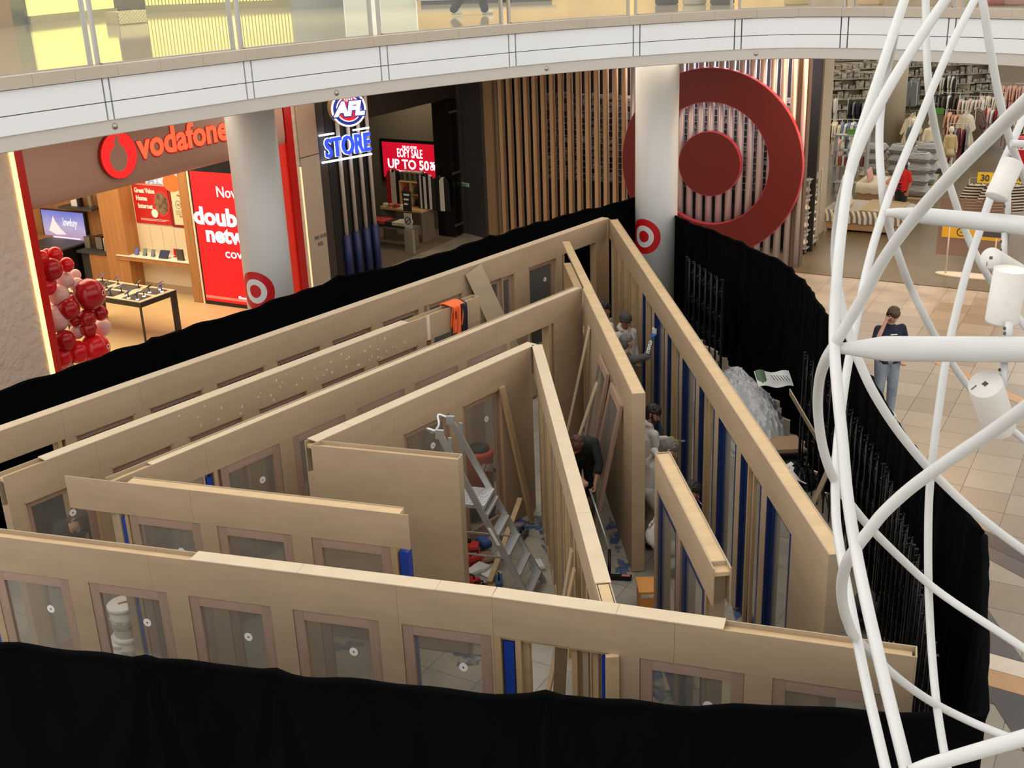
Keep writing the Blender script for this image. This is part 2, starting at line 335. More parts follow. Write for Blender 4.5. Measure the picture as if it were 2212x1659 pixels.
# ================================================================== columns
def column(x, y, r, ztop, label, stk, sgn):
    t = thing('column', (x, y, 0), label, 'column')
    b = MB(); b.lathe([(r, 0), (r, ztop)], (x, y, 0), 48); b.build('shaft', mat('column_white', (214, 215, 214), 0.42), t)
    b = MB(); b.lathe([(r + 0.012, 0), (r + 0.012, 0.12), (r, 0.125)], (x, y, 0), 48); b.build('skirting', M_STEEL, t)
    # bullseye decal following the curve
    a0, z0 = stk
    def patch(r0, r1, d, nm, m):
        b = MB(); n = 40; vs = []; nr = 6
        for rr in [r0 + (r1 - r0) * q_ / nr for q_ in range(nr + 1)]:
            for k in range(n):
                q = 6.28318 * k / n; aa = a0 + rr * math.cos(q) / r; vs.append((x + (r + d) * math.cos(aa), y + (r + d) * math.sin(aa), z0 + rr * math.sin(q)))
        b.add(vs, [(j * n + k, j * n + (k + 1) % n, (j + 1) * n + (k + 1) % n, (j + 1) * n + k) for k in range(n) for j in range(nr)])
        return b.build(nm, m, t)
    patch(0.225, 0.36, 0.004, 'bullseye_ring', M_RED); patch(0.12, 0.225, 0.004, 'bullseye_gap', M_WHITE); patch(0.001, 0.12, 0.004, 'bullseye_dot', M_RED)
    return t
column(-4.33, 20.25, 0.43, 5.3, 'round white column beside the red phone shop, bullseye decal low down', (R(-114), 1.78), 1)
column(3.08, 23.25, 0.43, 5.3, 'round white column in front of the big red bullseye sign', (R(-133), 1.74), 1)
# ================================================================== balcony edge
EDX = [-400, 0, 370, 740, 1106, 1380, 1660, 1850, 2050, 2212, 2600]
EDY = [252, 198, 152, 109, 74, 54, 39, 37, 39.5, 43, 56]
def edge(x):
    for i in range(len(EDX) - 1):
        if x <= EDX[i + 1] or i == len(EDX) - 2:
            # cubic Hermite
            x0_, x1_, y0_, y1_ = EDX[i], EDX[i + 1], EDY[i], EDY[i + 1]; h = x1_ - x0_; t = (x - x0_) / h
            m0 = (EDY[i + 1] - EDY[max(i - 1, 0)]) / (EDX[i + 1] - EDX[max(i - 1, 0)]); k = min(i + 2, len(EDX) - 1); m1 = (EDY[k] - EDY[i]) / (EDX[k] - EDX[i])
            y = (2 * t ** 3 - 3 * t ** 2 + 1) * y0_ + (t ** 3 - 2 * t ** 2 + t) * h * m0 + (-2 * t ** 3 + 3 * t ** 2) * y1_ + (t ** 3 - t ** 2) * h * m1
            return at(x, y, 5.98)
def strip(b, xa, xb, z0, z1, d0, d1, n=6, gap=0.0):
    """curved bar following the balcony edge, d measured outwards from the fascia face"""
    P = []
    for k in range(n + 1):
        x = xa + (xb - xa) * k / n; p = edge(x); q = edge(x + 2) - edge(x - 2); q.z = 0; q.normalize(); nn = Vector((q.y, -q.x, 0)); P.append((p, nn, q))
    P[0] = (P[0][0] + P[0][2] * gap, P[0][1], P[0][2]); P[-1] = (P[-1][0] - P[-1][2] * gap, P[-1][1], P[-1][2])
    vs = []
    for p, nn, q in P:
        for d, z in ((d1, z0), (d0, z0), (d0, z1), (d1, z1)): vs.append(Vector((p.x, p.y, z)) + nn * d)
    fs = [(3, 2, 1, 0), tuple(4 * n + k for k in range(4))]
    for i in range(n):
        for k in range(4): fs.append((4 * i + k, 4 * i + (k + 1) % 4, 4 * i + 4 + (k + 1) % 4, 4 * i + 4 + k))
    b.add(vs, fs)
BAL = thing('trim_1', (0, 20, 5.23), kind='structure')
JX = [(-390, -374), (-100, -86), (220, 234), (526, 541.5), (820, 836), (1098.5, 1113), (1368, 1382.6), (1588, 1603), (1818, 1833.5), (2050, 2065.5), (2262, 2277), (2480, 2495)]
cuts = [c for j in JX for c in j]
for a_, b_ in zip(cuts, cuts[1:]):
    n = 2 if b_ - a_ < 30 else 8
    b = MB(); strip(b, a_, b_, 5.692, 5.98, -0.03, 0, n, 0.012); b.build('fascia_panel', M_FASC, BAL)
    b = MB(); strip(b, a_, b_, 5.458, 5.680, -0.03, 0, n, 0.012); b.build('fascia_panel', M_FASC, BAL)
b = MB(); strip(b, -390, 2495, 5.455, 5.985, -0.12, -0.031, 60); b.build('fascia_backing', M_DARK, BAL)
b = MB(); strip(b, -390, 2495, 5.27, 5.455, -0.35, -0.02, 60); b.build('soffit_lip', M_LIP, BAL)
for x in (234, 721, 1180, 1637):
    p = edge(x); b = MB(); q = edge(x + 2) - edge(x - 2); nn = Vector((q.y, -q.x, 0)).normalized(); b.lathe([(0.0, 0.012), (0.03, 0.012), (0.045, 0.0)], Vector((p.x, p.y, 5.365)) + nn * -0.02, 14, nn); b.build('sprinkler', M_STEEL, BAL)
kx = [-390 + 92 * k for k in range(32)]
for a_, b_ in zip(kx, kx[1:]):
    b = MB(); strip(b, a_, b_, 5.99, 6.14, -0.30, 0.03, 3, 0.0015); b.build('kerb_stone', M_STONE, BAL)
# slab and upper floor
EP = [edge(x) for x in range(-390, 2500, 60)]
b = MB(); poly = [Vector((p.x, p.y, 5.25)) + Vector((0, 0.14, 0)) for p in EP] + [V(26, 60, 5.25), V(-26, 60, 5.25)]
b.prism(poly, (0, 0, 0.80)); SLAB = b.build('floor', [mat('upper_floor_polished', (196, 180, 156), 0.07, noise=0.04, scale=(1, 1, 1))], loc=(0, 30, 5.25), kind='structure')
# glass balustrade with paired posts
for i in range(1, len(JX) - 1):
    a_, b_ = JX[i][1] + 2, JX[i + 1][0] - 2
    xm = (a_ + b_) / 2; p = edge(xm); t = thing('glass_balustrade', (p.x, p.y, 6.14), ['', 'clear balustrade glass above the phone shop sign, left of the first post pair', 'clear balustrade glass in front of the yellow slatted shop and textured bench', 'clear balustrade glass in front of the grey and yellow upper walls', 'clear balustrade glass in front of the walking legs', 'clear balustrade glass over the wooden slat wall', 'clear balustrade glass above the big red bullseye', 'clear balustrade glass above the right edge of the bullseye', 'clear balustrade glass crossed by the white tube lattice', 'clear balustrade glass at the right edge behind the lattice', 'clear balustrade glass beyond the right edge'][i], 'balustrade')
    b = MB(); strip(b, a_, b_, 6.14, 7.3, -0.165, -0.15, 8, 0.02); b.build('glass_pane', M_BGLASS, t)
    b = MB(); strip(b, a_, b_, 6.14, 6.155, -0.18, -0.135, 8, 0.02); b.build('base_channel', M_STEEL, t)
    b = MB(); strip(b, a_, b_, 7.3, 7.35, -0.19, -0.13, 8, 0.0); b.build('handrail', M_STEEL, t)
    for xx in (JX[i][1] + 1, JX[i + 1][0] - 1):
        p = edge(xx); b = MB(); q = edge(xx + 2) - edge(xx - 2); q.normalize(); nn = Vector((q.y, -q.x, 0)); c = Vector((p.x, p.y, 6.72)) - nn * 0.2
        b.obox(c, q * 0.022, nn * 0.03, UP * 0.58); b.build('post', M_STEEL, t)
# ================================================================== timber maze
HT, HD = 2.4, 2.03
def door_proto(frame, rail, w=0.84):
    """local: x along the wall, y into the wall, z up; parts as sub-objects"""
    b = MB(); b.box(0, 0.1, 0, 0.04, 0.0, HD); b.box(w - 0.1, w, 0, 0.04, 0.0, HD)
    d = b.build('door', frame, loc=(0, 0, 0))
    b = MB(); b.box(0.1, w - 0.1, 0.001, 0.039, HD - 0.1, HD); r1 = b.build('rail', rail, loc=(0, 0, 0)); r1.parent = d
    b = MB(); b.box(0.1, w - 0.1, 0.001, 0.039, 0.0, 0.2); r2 = b.build('rail', rail, loc=(0, 0, 0)); r2.parent = d
    b = MB(); b.box(0.1, w - 0.1, 0.017, 0.023, 0.2, HD - 0.1); g = b.build('pane', M_GLASS, loc=(0, 0, 0)); g.parent = d
    b = MB(); b.prism([(0.56 + 0.042 * math.cos(6.283 * k / 20), 0.0165, 1.66 + 0.042 * math.sin(6.283 * k / 20)) for k in range(20)], (0, -0.002, 0)); b.cur = 1; b.prism([(0.56 + 0.009 * math.cos(6.283 * k / 8), 0.0145, 1.66 + 0.009 * math.sin(6.283 * k / 8)) for k in range(8)], (0, -0.001, 0))
    s_ = b.build('sticker', [M_STICK, M_DARK], loc=(0, 0, 0)); s_.parent = d
    return d
DOOR = door_proto(M_CEDAR, M_CEDARH); BDOOR = door_proto(M_NAVY, M_NAVY)
def put_door(parent, pl, s0, s1, d=-0.006, proto=None, stick=True):
    src = proto or DOOR; c = src.copy(); COL.objects.link(c); c.parent = parent; P = pl.P(s0, 0.0, d); c.location = P - ORG[parent.name]
    c.rotation_euler = (0, 0, math.atan2(pl.u.y, pl.u.x)); c.scale = ((s1 - s0) / 0.84, 1, 1)
    for ch in src.children:
        if not stick and ch.name.startswith('sticker'): continue
        e = ch.copy(); COL.objects.link(e); e.parent = c
    return c
class Wall:
    def __init__(s, a, b, t, label, name='timber_screen'):
        s.pl = Plane(a, b); s.t = t; c = s.pl.P(s.pl.L / 2, 0, -t / 2); s.o = thing(name, (c.x, c.y, 0), label, 'timber wall')
    def part(s, name, m, s0, s1, z0, z1, d0, d1, **k):
        b = MB(); s.pl.box(b, s0, s1, z0, z1, d0, d1); return b.build(name, m, s.o, **k)
    def header(s, s0, s1, joints=(), back=True, z0=HD, m=None):
        cs = [s0] + list(joints) + [s1]
        for a, b in zip(cs, cs[1:]):
            s.part('header_panel', m or M_PLY, a + 0.001, b - 0.001, z0, HT, -0.012, 0)
            if back: s.part('back_panel', M_PLY2, a + 0.001, b - 0.001, z0, HT, -s.t, -s.t + 0.012)
        s.part('top_plate', M_PINE, s0 + 0.02, s1 - 0.02, HT - 0.085, HT - 0.045, -s.t + 0.0125, -0.0125)
    def cap(s, s0, s1, m=None, joints=()):
        cs = [s0] + list(joints) + [s1]
        for a, b in zip(cs, cs[1:]): s.part('top_cap', m or M_CAP, a + 0.0015, b - 0.0015, HT + 0.0005, HT + 0.012, -s.t - 0.004, 0.004)
    def infill(s, s0, s1, z1=HD, m=None): s.part('infill_panel', m or M_PLY, s0, s1, 0, z1 - 0.0005, -s.t, -0.0005)
    def stud(s, s0, w=0.045, z0=0, z1=HD, d0=None, d1=-0.013, m=None): s.part('stud', m or M_STUD, s0, s0 + w, z0, z1, -s.t + 0.013 if d0 is None else d0, d1)
    def post(s, s0, w=0.075, z1=1.98, m=None, d0=None, d1=-0.02): s.part('steel_post', m or M_BLUE, s0, s0 + w, 0, z1, -s.t + 0.03 if d0 is None else d0, d1)
    def doors(s, lst, s0, s1, d=-0.006, proto=None, stick=True):
        """doors at the listed spans; infill between s0, the doors and s1"""
        cur = s0
        for a, b in lst:
            if a > cur + 0.01: s.infill(cur, a - 0.004)
            put_door(s.o, s.pl, a, b, d, proto, stick); cur = b + 0.004
            if d < -0.03:
                s.part('reveal', M_STUD, a - 0.003, a + 0.02, 0, HD, d, -0.001); s.part('reveal', M_STUD, b - 0.02, b + 0.003, 0, HD, d, -0.001); s.part('reveal', M_STUD, a, b, HD - 0.018, HD + 0.0, d, -0.001)
        if s1 > cur + 0.01: s.infill(cur, s1)
# ---- front wall, two straight runs
pa, pm, pb = at(-300, 1123, HT), at(1062, 1291, HT), at(1978, 1419.5, HT)
F1 = Wall(pa, pm, 0.15, 'long timber wall of glazed pink-framed doors nearest the foreground drape, left run')
f = lambda x, y: F1.pl.px(x, y)[0]
F1.header(0, F1.pl.L, (f(-120, 1147), f(318, 1200), f(854, 1262)))
sr = [(f(-190, 1196), f(-40, 1216)), (f(-18, 1220), f(144.5, 1243)), (f(189, 1249.7), f(358, 1272)), (f(405.8, 1278.8), f(582, 1302)), (f(631.6, 1308.9), f(815.6, 1334)), (f(867.5, 1341.7), f(1062, 1371) - 0.012)]
F1.doors(sr[1:], f(-34, 1218), F1.pl.L - 0.002); F1.infill(0, f(-200, 1195)); F1.post(f(-30, 1219) - 0.11)
F1.cap(f(408, 1200), F1.pl.L, joints=(f(640, 1230), f(940, 1272)))
F2 = Wall(pm, pb, 0.15, 'timber wall with an open stud bay and two doors, right foreground')
f = lambda x, y: F2.pl.px(x, y)[0]
F2.header(0, F2.pl.L, (f(1457, 1352),)); F2.cap(0, f(1563, 1361), joints=(f(1330, 1330),))
F2.stud(0.0, 0.06, d1=-0.001); F2.post(f(1085, 1375), 0.09); F2.stud(f(1112, 1378), 0.05, d1=-0.001); F2.stud(f(1122, 1380), 0.06, d1=-0.06, m=M_PINE)
F2.part('lintel', M_PINE, 0, f(1324, 1411), HD - 0.03, HD, -0.13, -0.02)
s_o = f(1324, 1411)
for k, q in enumerate((0.36, 0.27, 0.19)): F2.stud(s_o - q, 0.045, m=(M_STUD, M_PLY2, M_PINE)[k], d1=-0.05 - 0.02 * k)
F2.post(s_o - 0.10, 0.085); F2.doors([(f(1382.6, 1419.5), f(1607, 1454.5)), (f(1670.7, 1464), f(1905, 1500))], s_o, F2.pl.L)
F2.part('end_plate', M_PLY2, F2.pl.L, F2.pl.L + 0.012, 0, HT, -0.15, 0)
# ---- W1 back wall
q0, q1 = at(-330, 1048, HT), at(1315, 472, HT)
W1 = Wall(q0, q1, 0.15, 'rear timber wall running along the black drape towards the white column')
f = lambda x, y: W1.pl.px(x, y)[0]
s0 = f(163, 950); W1.header(0, W1.pl.L, (f(132, 893), f(300, 832), f(720, 690), f(900, 630), f(1128, 535)))
W1.cap(0, W1.pl.L, joints=(f(500, 760), f(1010, 580)))
dl = [(s0 + 1.056 * k, s0 + 0.85 + 1.056 * k) for k in range(0, 6)]
dl += [(f(910, 690) - 0.45, f(910, 690) + 0.4)] if False else []
dR = [(f(1042, 621), f(1112, 592)), (f(1141, 577), f(1203, 556))]
s6 = s0 + 1.056 * 6
W1.doors(dl, f(143, 958), s6 - 0.02, -0.055); W1.stud(f(127, 965), 0.05, d1=-0.002)
W1.doors([(s6, s6 + 0.85), (s6 + 1.056, s6 + 1.906)], s6 - 0.1, dR[0][0] - 0.02, -0.055)
W1.doors(dR, dR[0][0] - 0.02, dR[1][1] + 0.16, -0.055)
so = f(1292, 532); W1.infill(so, W1.pl.L); W1.stud(so - 0.07, 0.07, d1=-0.002); W1.stud(dR[1][1] + 0.2, 0.05)
W1.infill(0, 0.9)
# ---- W2
q0, q1 = at(6, 1031, HT), at(1035, 640, HT)
W2 = Wall(q0, q1, 0.15, 'second timber wall from the back, dotted with filler patches')
f = lambda x, y: W2.pl.px(x, y)[0]; s0 = f(240, 1008)
W2.header(0, W2.pl.L, (f(206, 955), f(560, 820), f(815, 720), f(925, 682))); W2.cap(f(96, 984), W2.pl.L - 1.55, joints=(f(385, 885), f(700, 763)))
W2.doors([(s0 + 1.062 * k - 1.068, s0 + 0.835 + 1.062 * k - 1.068) for k in range(6)], 0.0, s0 + 1.062 * 5 - 0.05, -0.055)
W2.infill(f(1000, 712), W2.pl.L); W2.stud(f(932, 737), 0.06, d1=-0.002); W2.post(0.03, 0.08, d1=-0.001)
W2.part('end_plate', M_PLY2, W2.pl.L, W2.pl.L + 0.012, HD - 0.02, HT, -0.15, 0)
W2.part('patch_panel', M_PLY2, f(1000, 712), W2.pl.L - 0.03, HD - 0.10, HD + 0.02, 0.0, 0.014)
fm = mat('pale_filler', (214, 200, 176), 0.8); rr = random.Random(5); b = MB()
for k in range(46):
    ss = rr.uniform(2.2, 6.1); zz = rr.choice([rr.uniform(HD + 0.02, HD + 0.12), rr.uniform(HD + 0.15, HT - 0.05)]); a, c_ = rr.uniform(0.008, 0.02), rr.uniform(0.008, 0.022); n = 7
    b.prism([W2.pl.P(ss + a * math.cos(6.283 * j / n) * rr.uniform(0.7, 1.2), zz + c_ * math.sin(6.283 * j / n) * rr.uniform(0.7, 1.2), 0.0003) for j in range(n)], W2.pl.n * 0.0015)
b.build('filler_patches', fm, W2.o, kind='stuff')
b = MB(); W2.pl.box(b, f(921, 690), f(928, 690), HD, HT, 0.0003, 0.002); b.build('filler_seam', fm, W2.o)
# ---- W3
q0, q1 = at(244.5, 1039.5, HT), at(1258, 621, HT)
W3 = Wall(q0, q1, 0.15, 'third timber wall from the back, its far end butting the cross wall')
f = lambda x, y: W3.pl.px(x, y)[0]; s0 = f(477.4, 1017.2)
W3.header(0, W3.pl.L, (f(442, 960), f(797, 815), f(1072, 702))); W3.part('top_strip', M_CAP, 0.5, W3.pl.L, HT - 0.03, HT - 0.015, -0.138, -0.0125)
W3.doors([(s0 - 1.06, s0 - 0.25)] , 0.0, s0 - 0.22); W3.stud(s0 - 0.10, 0.05, d1=-0.001); W3.post(s0 - 0.19, 0.08)
W3.doors([(s0 + 1.06 * k, s0 + 0.85 + 1.06 * k) for k in range(5)], s0, s0 + 1.06 * 5 - 0.12)
W3.infill(f(1197, 710), W3.pl.L); W3.stud(f(1186, 712), 0.06, d1=-0.001); W3.part('hung_board', M_PLY2, f(1148, 727), f(1151, 727), 0.1, HD, -0.08, -0.06)
# ---- W4 and its return
q0, q1 = at(677, 959, HT), at(1147, 750, HT)
W4 = Wall(q0, q1, 0.15, 'innermost timber wall behind the stepladder, two tall glazed doors')
f = lambda x, y: W4.pl.px(x, y)[0]
W4.header(0, W4.pl.L, (f(850, 900), f(985, 842), f(1102, 790))); W4.cap(0.05, W4.pl.L + 0.12, joints=(f(760, 920), f(1000, 815)))
W4.doors([(f(998.4, 885.3) - 1.06, f(998.4, 885.3) - 0.22), (f(998.4, 885.3), f(998.4, 885.3) + 0.78)], 0, f(1102, 842), -0.045)
W4.infill(f(1102, 842), W4.pl.L)
q0, q1 = at(671, 962, HT), at(989, 993, HT)
W4b = Wall(q0, q1, 0.15, 'plain plywood wall return with hollow top, left of the stepladder')
W4b.header(0, W4b.pl.L, z0=0.0); W4b.part('end_plate', M_PLY2, W4b.pl.L - 0.012, W4b.pl.L, 0, HT, -0.138, -0.012)
# ---- W3 return, header overhanging at the left
q0, q1 = at(139, 1028, HT), at(881, 1113, HT)
W3b = Wall(q0, q1, 0.15, 'timber wall with three half-hidden doors and a header overhanging its left end')
f = lambda x, y: W3b.pl.px(x, y)[0]; L = W3b.pl.L
W3b.part('header_panel', M_PLY, 0, f(408, 1060), HD, HT, -0.012, 0); W3b.part('header_panel', M_PLY, f(408, 1060) + 0.002, L, HD, HT, -0.012, 0); W3b.part('back_panel', M_PLY2, f(270, 1043), L - 0.1, HD, HT, -0.15, -0.138)
W3b.part('top_plate', M_PINE, f(270, 1043), L - 0.1, HT - 0.055, HT - 0.01, -0.1375, -0.0125)
W3b.doors([(f(277.8, 1113.3), f(431, 1132)), (f(468.8, 1136.5), f(629.3, 1155.3)), (f(672.8, 1160.7), f(842.4, 1181.8))], f(277.8, 1113.3), f(846, 1182))
W3b.post(f(256, 1120), 0.075); W3b.stud(f(268, 1118), 0.04); W3b.stud(f(846, 1184), 0.05, d1=-0.002); W3b.post(f(860, 1187), 0.09)
# ---- R wall (long right side)
q0, q1 = at(1315.6, 473, HT), at(1790, 1197, HT)
RW = Wall(q0, q1, 0.16, 'long right-hand timber wall of navy-framed panes, outer side of the maze')
f = lambda x, y: RW.pl.px(x, y)[0]; L = RW.pl.L; se = f(1710, 1147)
RW.header(0, L, (f(1418, 640), f(1520, 790), f(1640, 960))); RW.infill(se, L); RW.part('end_plate', M_PLY2, L, L + 0.012, 0, HT, -0.16, 0)
RW.part('top_strip', M_PINE, 0.05, L, HT - 0.03, HT - 0.005, -0.1475, -0.0125)
k = 0; s_ = se - 0.86
while s_ > 3.4:
    put_door(RW.o, RW.pl, s_, s_ + 0.84, -0.05, BDOOR, False); RW.infill(s_ - 0.20, s_ - 0.003)
    RW.part('navy_reveal', M_NAVY, s_ - 0.003, s_ + 0.02, 0.05, HD - 0.02, -0.06, -0.002); RW.part('navy_reveal', M_NAVY, s_ + 0.80, s_ + 0.855, 0.05, HD - 0.02, -0.06, -0.002)
    if k % 2: RW.stud(s_ + 0.3, 0.045, d0=-0.04, d1=-0.002); RW.stud(s_ + 0.52, 0.045, d0=-0.04, d1=-0.002)
    s_ -= 1.06; k += 1
s_ += 1.06 - 0.2
for j in range(9): RW.stud(0.25 + j * (s_ - 0.4) / 8, 0.06 if j % 2 else 0.045, d1=-0.004, m=M_STUD if j % 2 else M_PINE)
RW.part('back_sheet', M_PLY2, 0.1, s_, 0, HD, -0.16, -0.148)
# ---- M wall (cross wall)
q0, q1 = at(1211, 522, HT), at(1365, 850, HT)
MW = Wall(q0, q1, 0.16, 'cross wall standing between the two triangular corridors, ply end post towards the viewer')
f = lambda x, y: MW.pl.px(x, y)[0]; L = MW.pl.L; sj = f(1258, 624)
MW.header(sj + 0.05, L, (f(1300, 715),)); MW.part('top_plate', M_PINE, 0, sj + 0.07, HT - 0.045, HT, -0.16, -0.03); MW.part('top_strip', M_PINE, sj, L, HT - 0.03, HT + 0.001, -0.1475, -0.0125)
MW.part('end_plate', M_PLY, L, L + 0.012, 0, HT, -0.16, 0); MW.part('back_sheet', M_PLY2, 0.1, L, 0, HD, -0.16, -0.148)
for j in range(6): MW.stud(0.15 + j * (sj - 0.2) / 5, 0.05, d1=-0.03)
for z_ in (1.55, 2.0): MW.part('nogging', M_PINE, 0.15, sj, z_, z_ + 0.045, -0.147, -0.03)
MW.doors([(L - 0.36 - 0.84, L - 0.36), (L - 0.36 - 1.9, L - 0.36 - 1.06), (L - 0.36 - 2.96, L - 0.36 - 2.12)], sj + 0.16, L)
# ---- I wall (inner stud wall)
q0, q1 = at(1151, 752, HT), at(1286, 1262, HT)
IW = Wall(q0, q1, 0.13, 'inner stud wall with open timber framing beside the stepladder')
L = IW.pl.L; f = lambda x, y: IW.pl.px(x, y)[0]
IW.header(0, L + 0.34, (1.9, 4.1)); IW.cap(-0.1, L, joints=(f(1193, 905), f(1246, 1110)))
IW.part('bare_plate', M_PINE, L + 0.01, L + 0.33, HT - 0.03, HT, -0.11, -0.02); IW.part('back_sheet', M_PLY2, 0.1, L + 0.3, 0, HD, -0.13, -0.118)
j = 0; s_ = 0.45
while s_ < L + 0.5:
    IW.stud(s_, 0.05 if j % 3 else 0.085, d1=-0.012, m=(M_STUD, M_PINE, M_PLY2)[j % 3]); s_ += 0.36 if j % 3 else 0.25; j += 1
IW.part('bottom_plate', M_STUD, 0.3, L + 0.5, 0, 0.045, -0.117, -0.012)
# ---- S wall (short stub)
q0, q1 = at(1414.7, 977.5, HT), at(1541, 1230, HT)
SW = Wall(q0, q1, 0.16, 'short free-standing wall with navy-edged panes and hollow timber top')
L = SW.pl.L; SW.header(0, L, m=M_PLY); SW.part('top_strip', M_PINE, 0.02, L - 0.14, HT - 0.03, HT - 0.012, -0.1475, -0.0125)
SW.part('end_plate', M_PLY2, L - 0.14, L - 0.128, 0, HT, -0.147, -0.013); SW.part('end_plate', M_PLY2, 0.0, 0.012, HT - 0.1, HT, -0.147, -0.013)
put_door(SW.o, SW.pl, 0.12, 1.02, -0.02, BDOOR, False); put_door(SW.o, SW.pl, 1.22, 2.1, -0.02, BDOOR, False)
SW.infill(0, 0.115); SW.infill(1.03, 1.21, m=M_CEDAR); SW.stud(2.12, 0.05, d1=-0.01)
# leave only the door copies: the prototypes become part of a wall, not strays
for pr, wl, s_ in ((DOOR, W1, None), (BDOOR, RW, None)):
    for ch in list(pr.children): bpy.data.objects.remove(ch)
    bpy.data.objects.remove(pr)
# ================================================================== shop shells
M_WARMW = mat('warm_white_wall', (214, 198, 170), 0.6, noise=0.03, scale=(1, 1, 1))
M_OAK = mat('oak_veneer', (168, 116, 66), 0.5, noise=0.16, scale=(16, 16, 0.9))
M_BAND = mat('sign_band_clay', (176, 138, 122), 0.55)
M_REDG = mat('red_gloss_frame', (186, 30, 26), 0.22)
M_WFLOOR = mat('store_floor_warm', (206, 178, 132), 0.35, noise=0.06, scale=(1.4, 1.4, 1))
M_CONC = mat('polished_concrete', (100, 89, 68), 0.34, spec=0.3, noise=0.10, scale=(0.8, 0.8, 1))
M_CHAR = mat('charcoal_panel', (66, 62, 60), 0.5, noise=0.05, scale=(2, 2, 2))
M_CHAR2 = mat('warm_grey_panel', (118, 108, 92), 0.55, noise=0.04, scale=(2, 2, 2))
M_ALUB = mat('black_gloss', (16, 16, 18), 0.25)
VP_ = Plane((-8.5, 18.24), (-5, 24.3)); IN = -VP_.n          # shop facade line; IN points into the shops
TP = Plane((-0.45, 30.33), (6.82, 26.39))                    # slatted wall line
# floors of the shops, a hair above the stone
def flat(name, pts, m, z=0.003, kind='structure'):
    b = MB(); b.prism([(p[0], p[1], -0.011) for p in pts], (0, 0, 0.011 + z)); return b.build(name, m, loc=(pts[0][0], pts[0][1], -0.011), kind=kind)
a = VP_.P(-1.2, 0); b1 = VP_.P(8.0, 0); flat('floor', [a, b1, b1 + IN * 9, a + IN * 9], M_WFLOOR)
a = VP_.P(8.8, 0); b1 = VP_.P(14.2, 0); flat('floor', [a, b1, b1 + IN * 3 + V(0.0, 7, 0), a + IN * 9], mat('grey_store_tile', (120, 110, 92), 0.4, noise=0.08, scale=(1.5, 1.5, 1)))
e0 = TU * 25.85 + TV * -6.4; e1 = TU * 25.85 + TV * 22; flat('floor', [TP.P(8.3, 0) + V(-0.1, 0.05, 0), e0 + TV * 0.0 if False else TU * 25.85 + TV * -7.35, e1, V(45, 70, 0), V(2, 70, 0), V(2, 34, 0)], M_CONC)
def swall(name, p, q, z0, z1, m, t=0.08):
    pl = Plane(p, q); b = MB(); pl.box(b, 0, pl.L, z0, z1, -t, 0); return b.build(name, m, kind='structure')
# phone shop: back wall and left wall
SP = Plane((-6.86, 25.24), (-5.71, 24.63))
swall('wall_left', SP.P(-3.1, 0, -1.1) + SP.u * -6, SP.P(-2.9, 0, -1.1), 0, 5.2, M_OAK)
swall('wall_left', VP_.P(-1.1, 0) + IN * 8, VP_.P(-1.1, 0) + IN * 0.5, 0, 5.2, M_WARMW)
swall('wall_back', SP.P(-8.9, 0, 6), SP.P(-8.9, 0, -1.1), 0, 5.2, M_WARMW)
# ---- wood nib, poster wall, shelf
mb = MB(); SP.box(mb, -2.95, -2.25, 0, 5.2, -1.1, -0.05); mb.build('wall_nib', M_OAK, kind='structure')
mb = MB(); SP.box(mb, -2.25, -0.35, 0, 5.2, -0.55, -0.45); PW = mb.build('wall_right', M_WARMW, kind='structure')
mb = MB(); SP.box(mb, -2.25, -0.35, 0, 0.18, -0.46, -0.43); mb.build('baseboard_right', mat('taupe_skirting', (170, 148, 120), 0.5), kind='structure')
mb = MB(); SP.box(mb, -0.36, -0.1, 0, 5.2, -0.55, 0.0); mb.build('trim_2', M_OAK, kind='structure')
for k in range(5):
    mb = MB(); SP.box(mb, -2.2 + 0.37 * k, -1.84 + 0.37 * k, 1.0, 1.58, -0.45, -0.435); mb.build('wall_panel', M_WARMW, PW)
t = thing('display_shelf', SP.P(-1.3, 0, -0.2), 'oak display shelf with phones below the red home internet poster', 'shelf')
mb = MB(); SP.box(mb, -2.62, -0.36, 0.80, 0.90, -0.44, -0.02); mb.build('shelf_board', M_OAK, t)
mb = MB(); SP.box(mb, -2.60, -0.36, 0.90, 0.915, -0.44, -0.0); mb.build('shelf_top', mat('white_laminate', (232, 224, 208), 0.4), t)
mb = MB(); SP.box(mb, -2.62, -2.3, 0, 0.8, -0.44, -0.1); mb.build('side_support', M_OAK, t)
# posters
def poster(name, pl, s0, s1, z0, z1, d, m, label, cat, frame=None):
    c = pl.P((s0 + s1) / 2, z0, d); t = thing(name, c, label, cat); mb = MB(); pl.box(mb, s0, s1, z0, z1, d - 0.02, d); mb.build('board', m, t); return t
def word(pl, t, txt, s, z, h, d, m, wid=None, off=0.0, al='LEFT', name='lettering', shear=0.0):
    mb = MB(); text_mb(mb, txt, pl.P(0, 0, d), h, pl.u, UP, 0.006, off, al, 1.0, shear)
    if wid:
        q = [(v - pl.a).dot(pl.u) for v in mb.v]; lo, hi = min(q), max(q); k = wid / max(1e-6, hi - lo)
        mb.v = [v + pl.u * (((v - pl.a).dot(pl.u) - (lo if al == 'LEFT' else (lo + hi) / 2)) * k + (s) - (v - pl.a).dot(pl.u)) for v in mb.v]
    else: mb.v = [v + pl.u * s for v in mb.v]
    mb.v = [v + UP * z for v in mb.v]; return mb.build(name, m, t)
W_P = mat('print_white', (240, 236, 228), 0.5)
dq = -0.425
t = poster('wall_poster', SP, -2.2, -1.12, 1.62, 2.52, dq, mat('poster_red', (184, 26, 26), 0.5), 'red home internet poster with a couple in a round picture', 'poster')
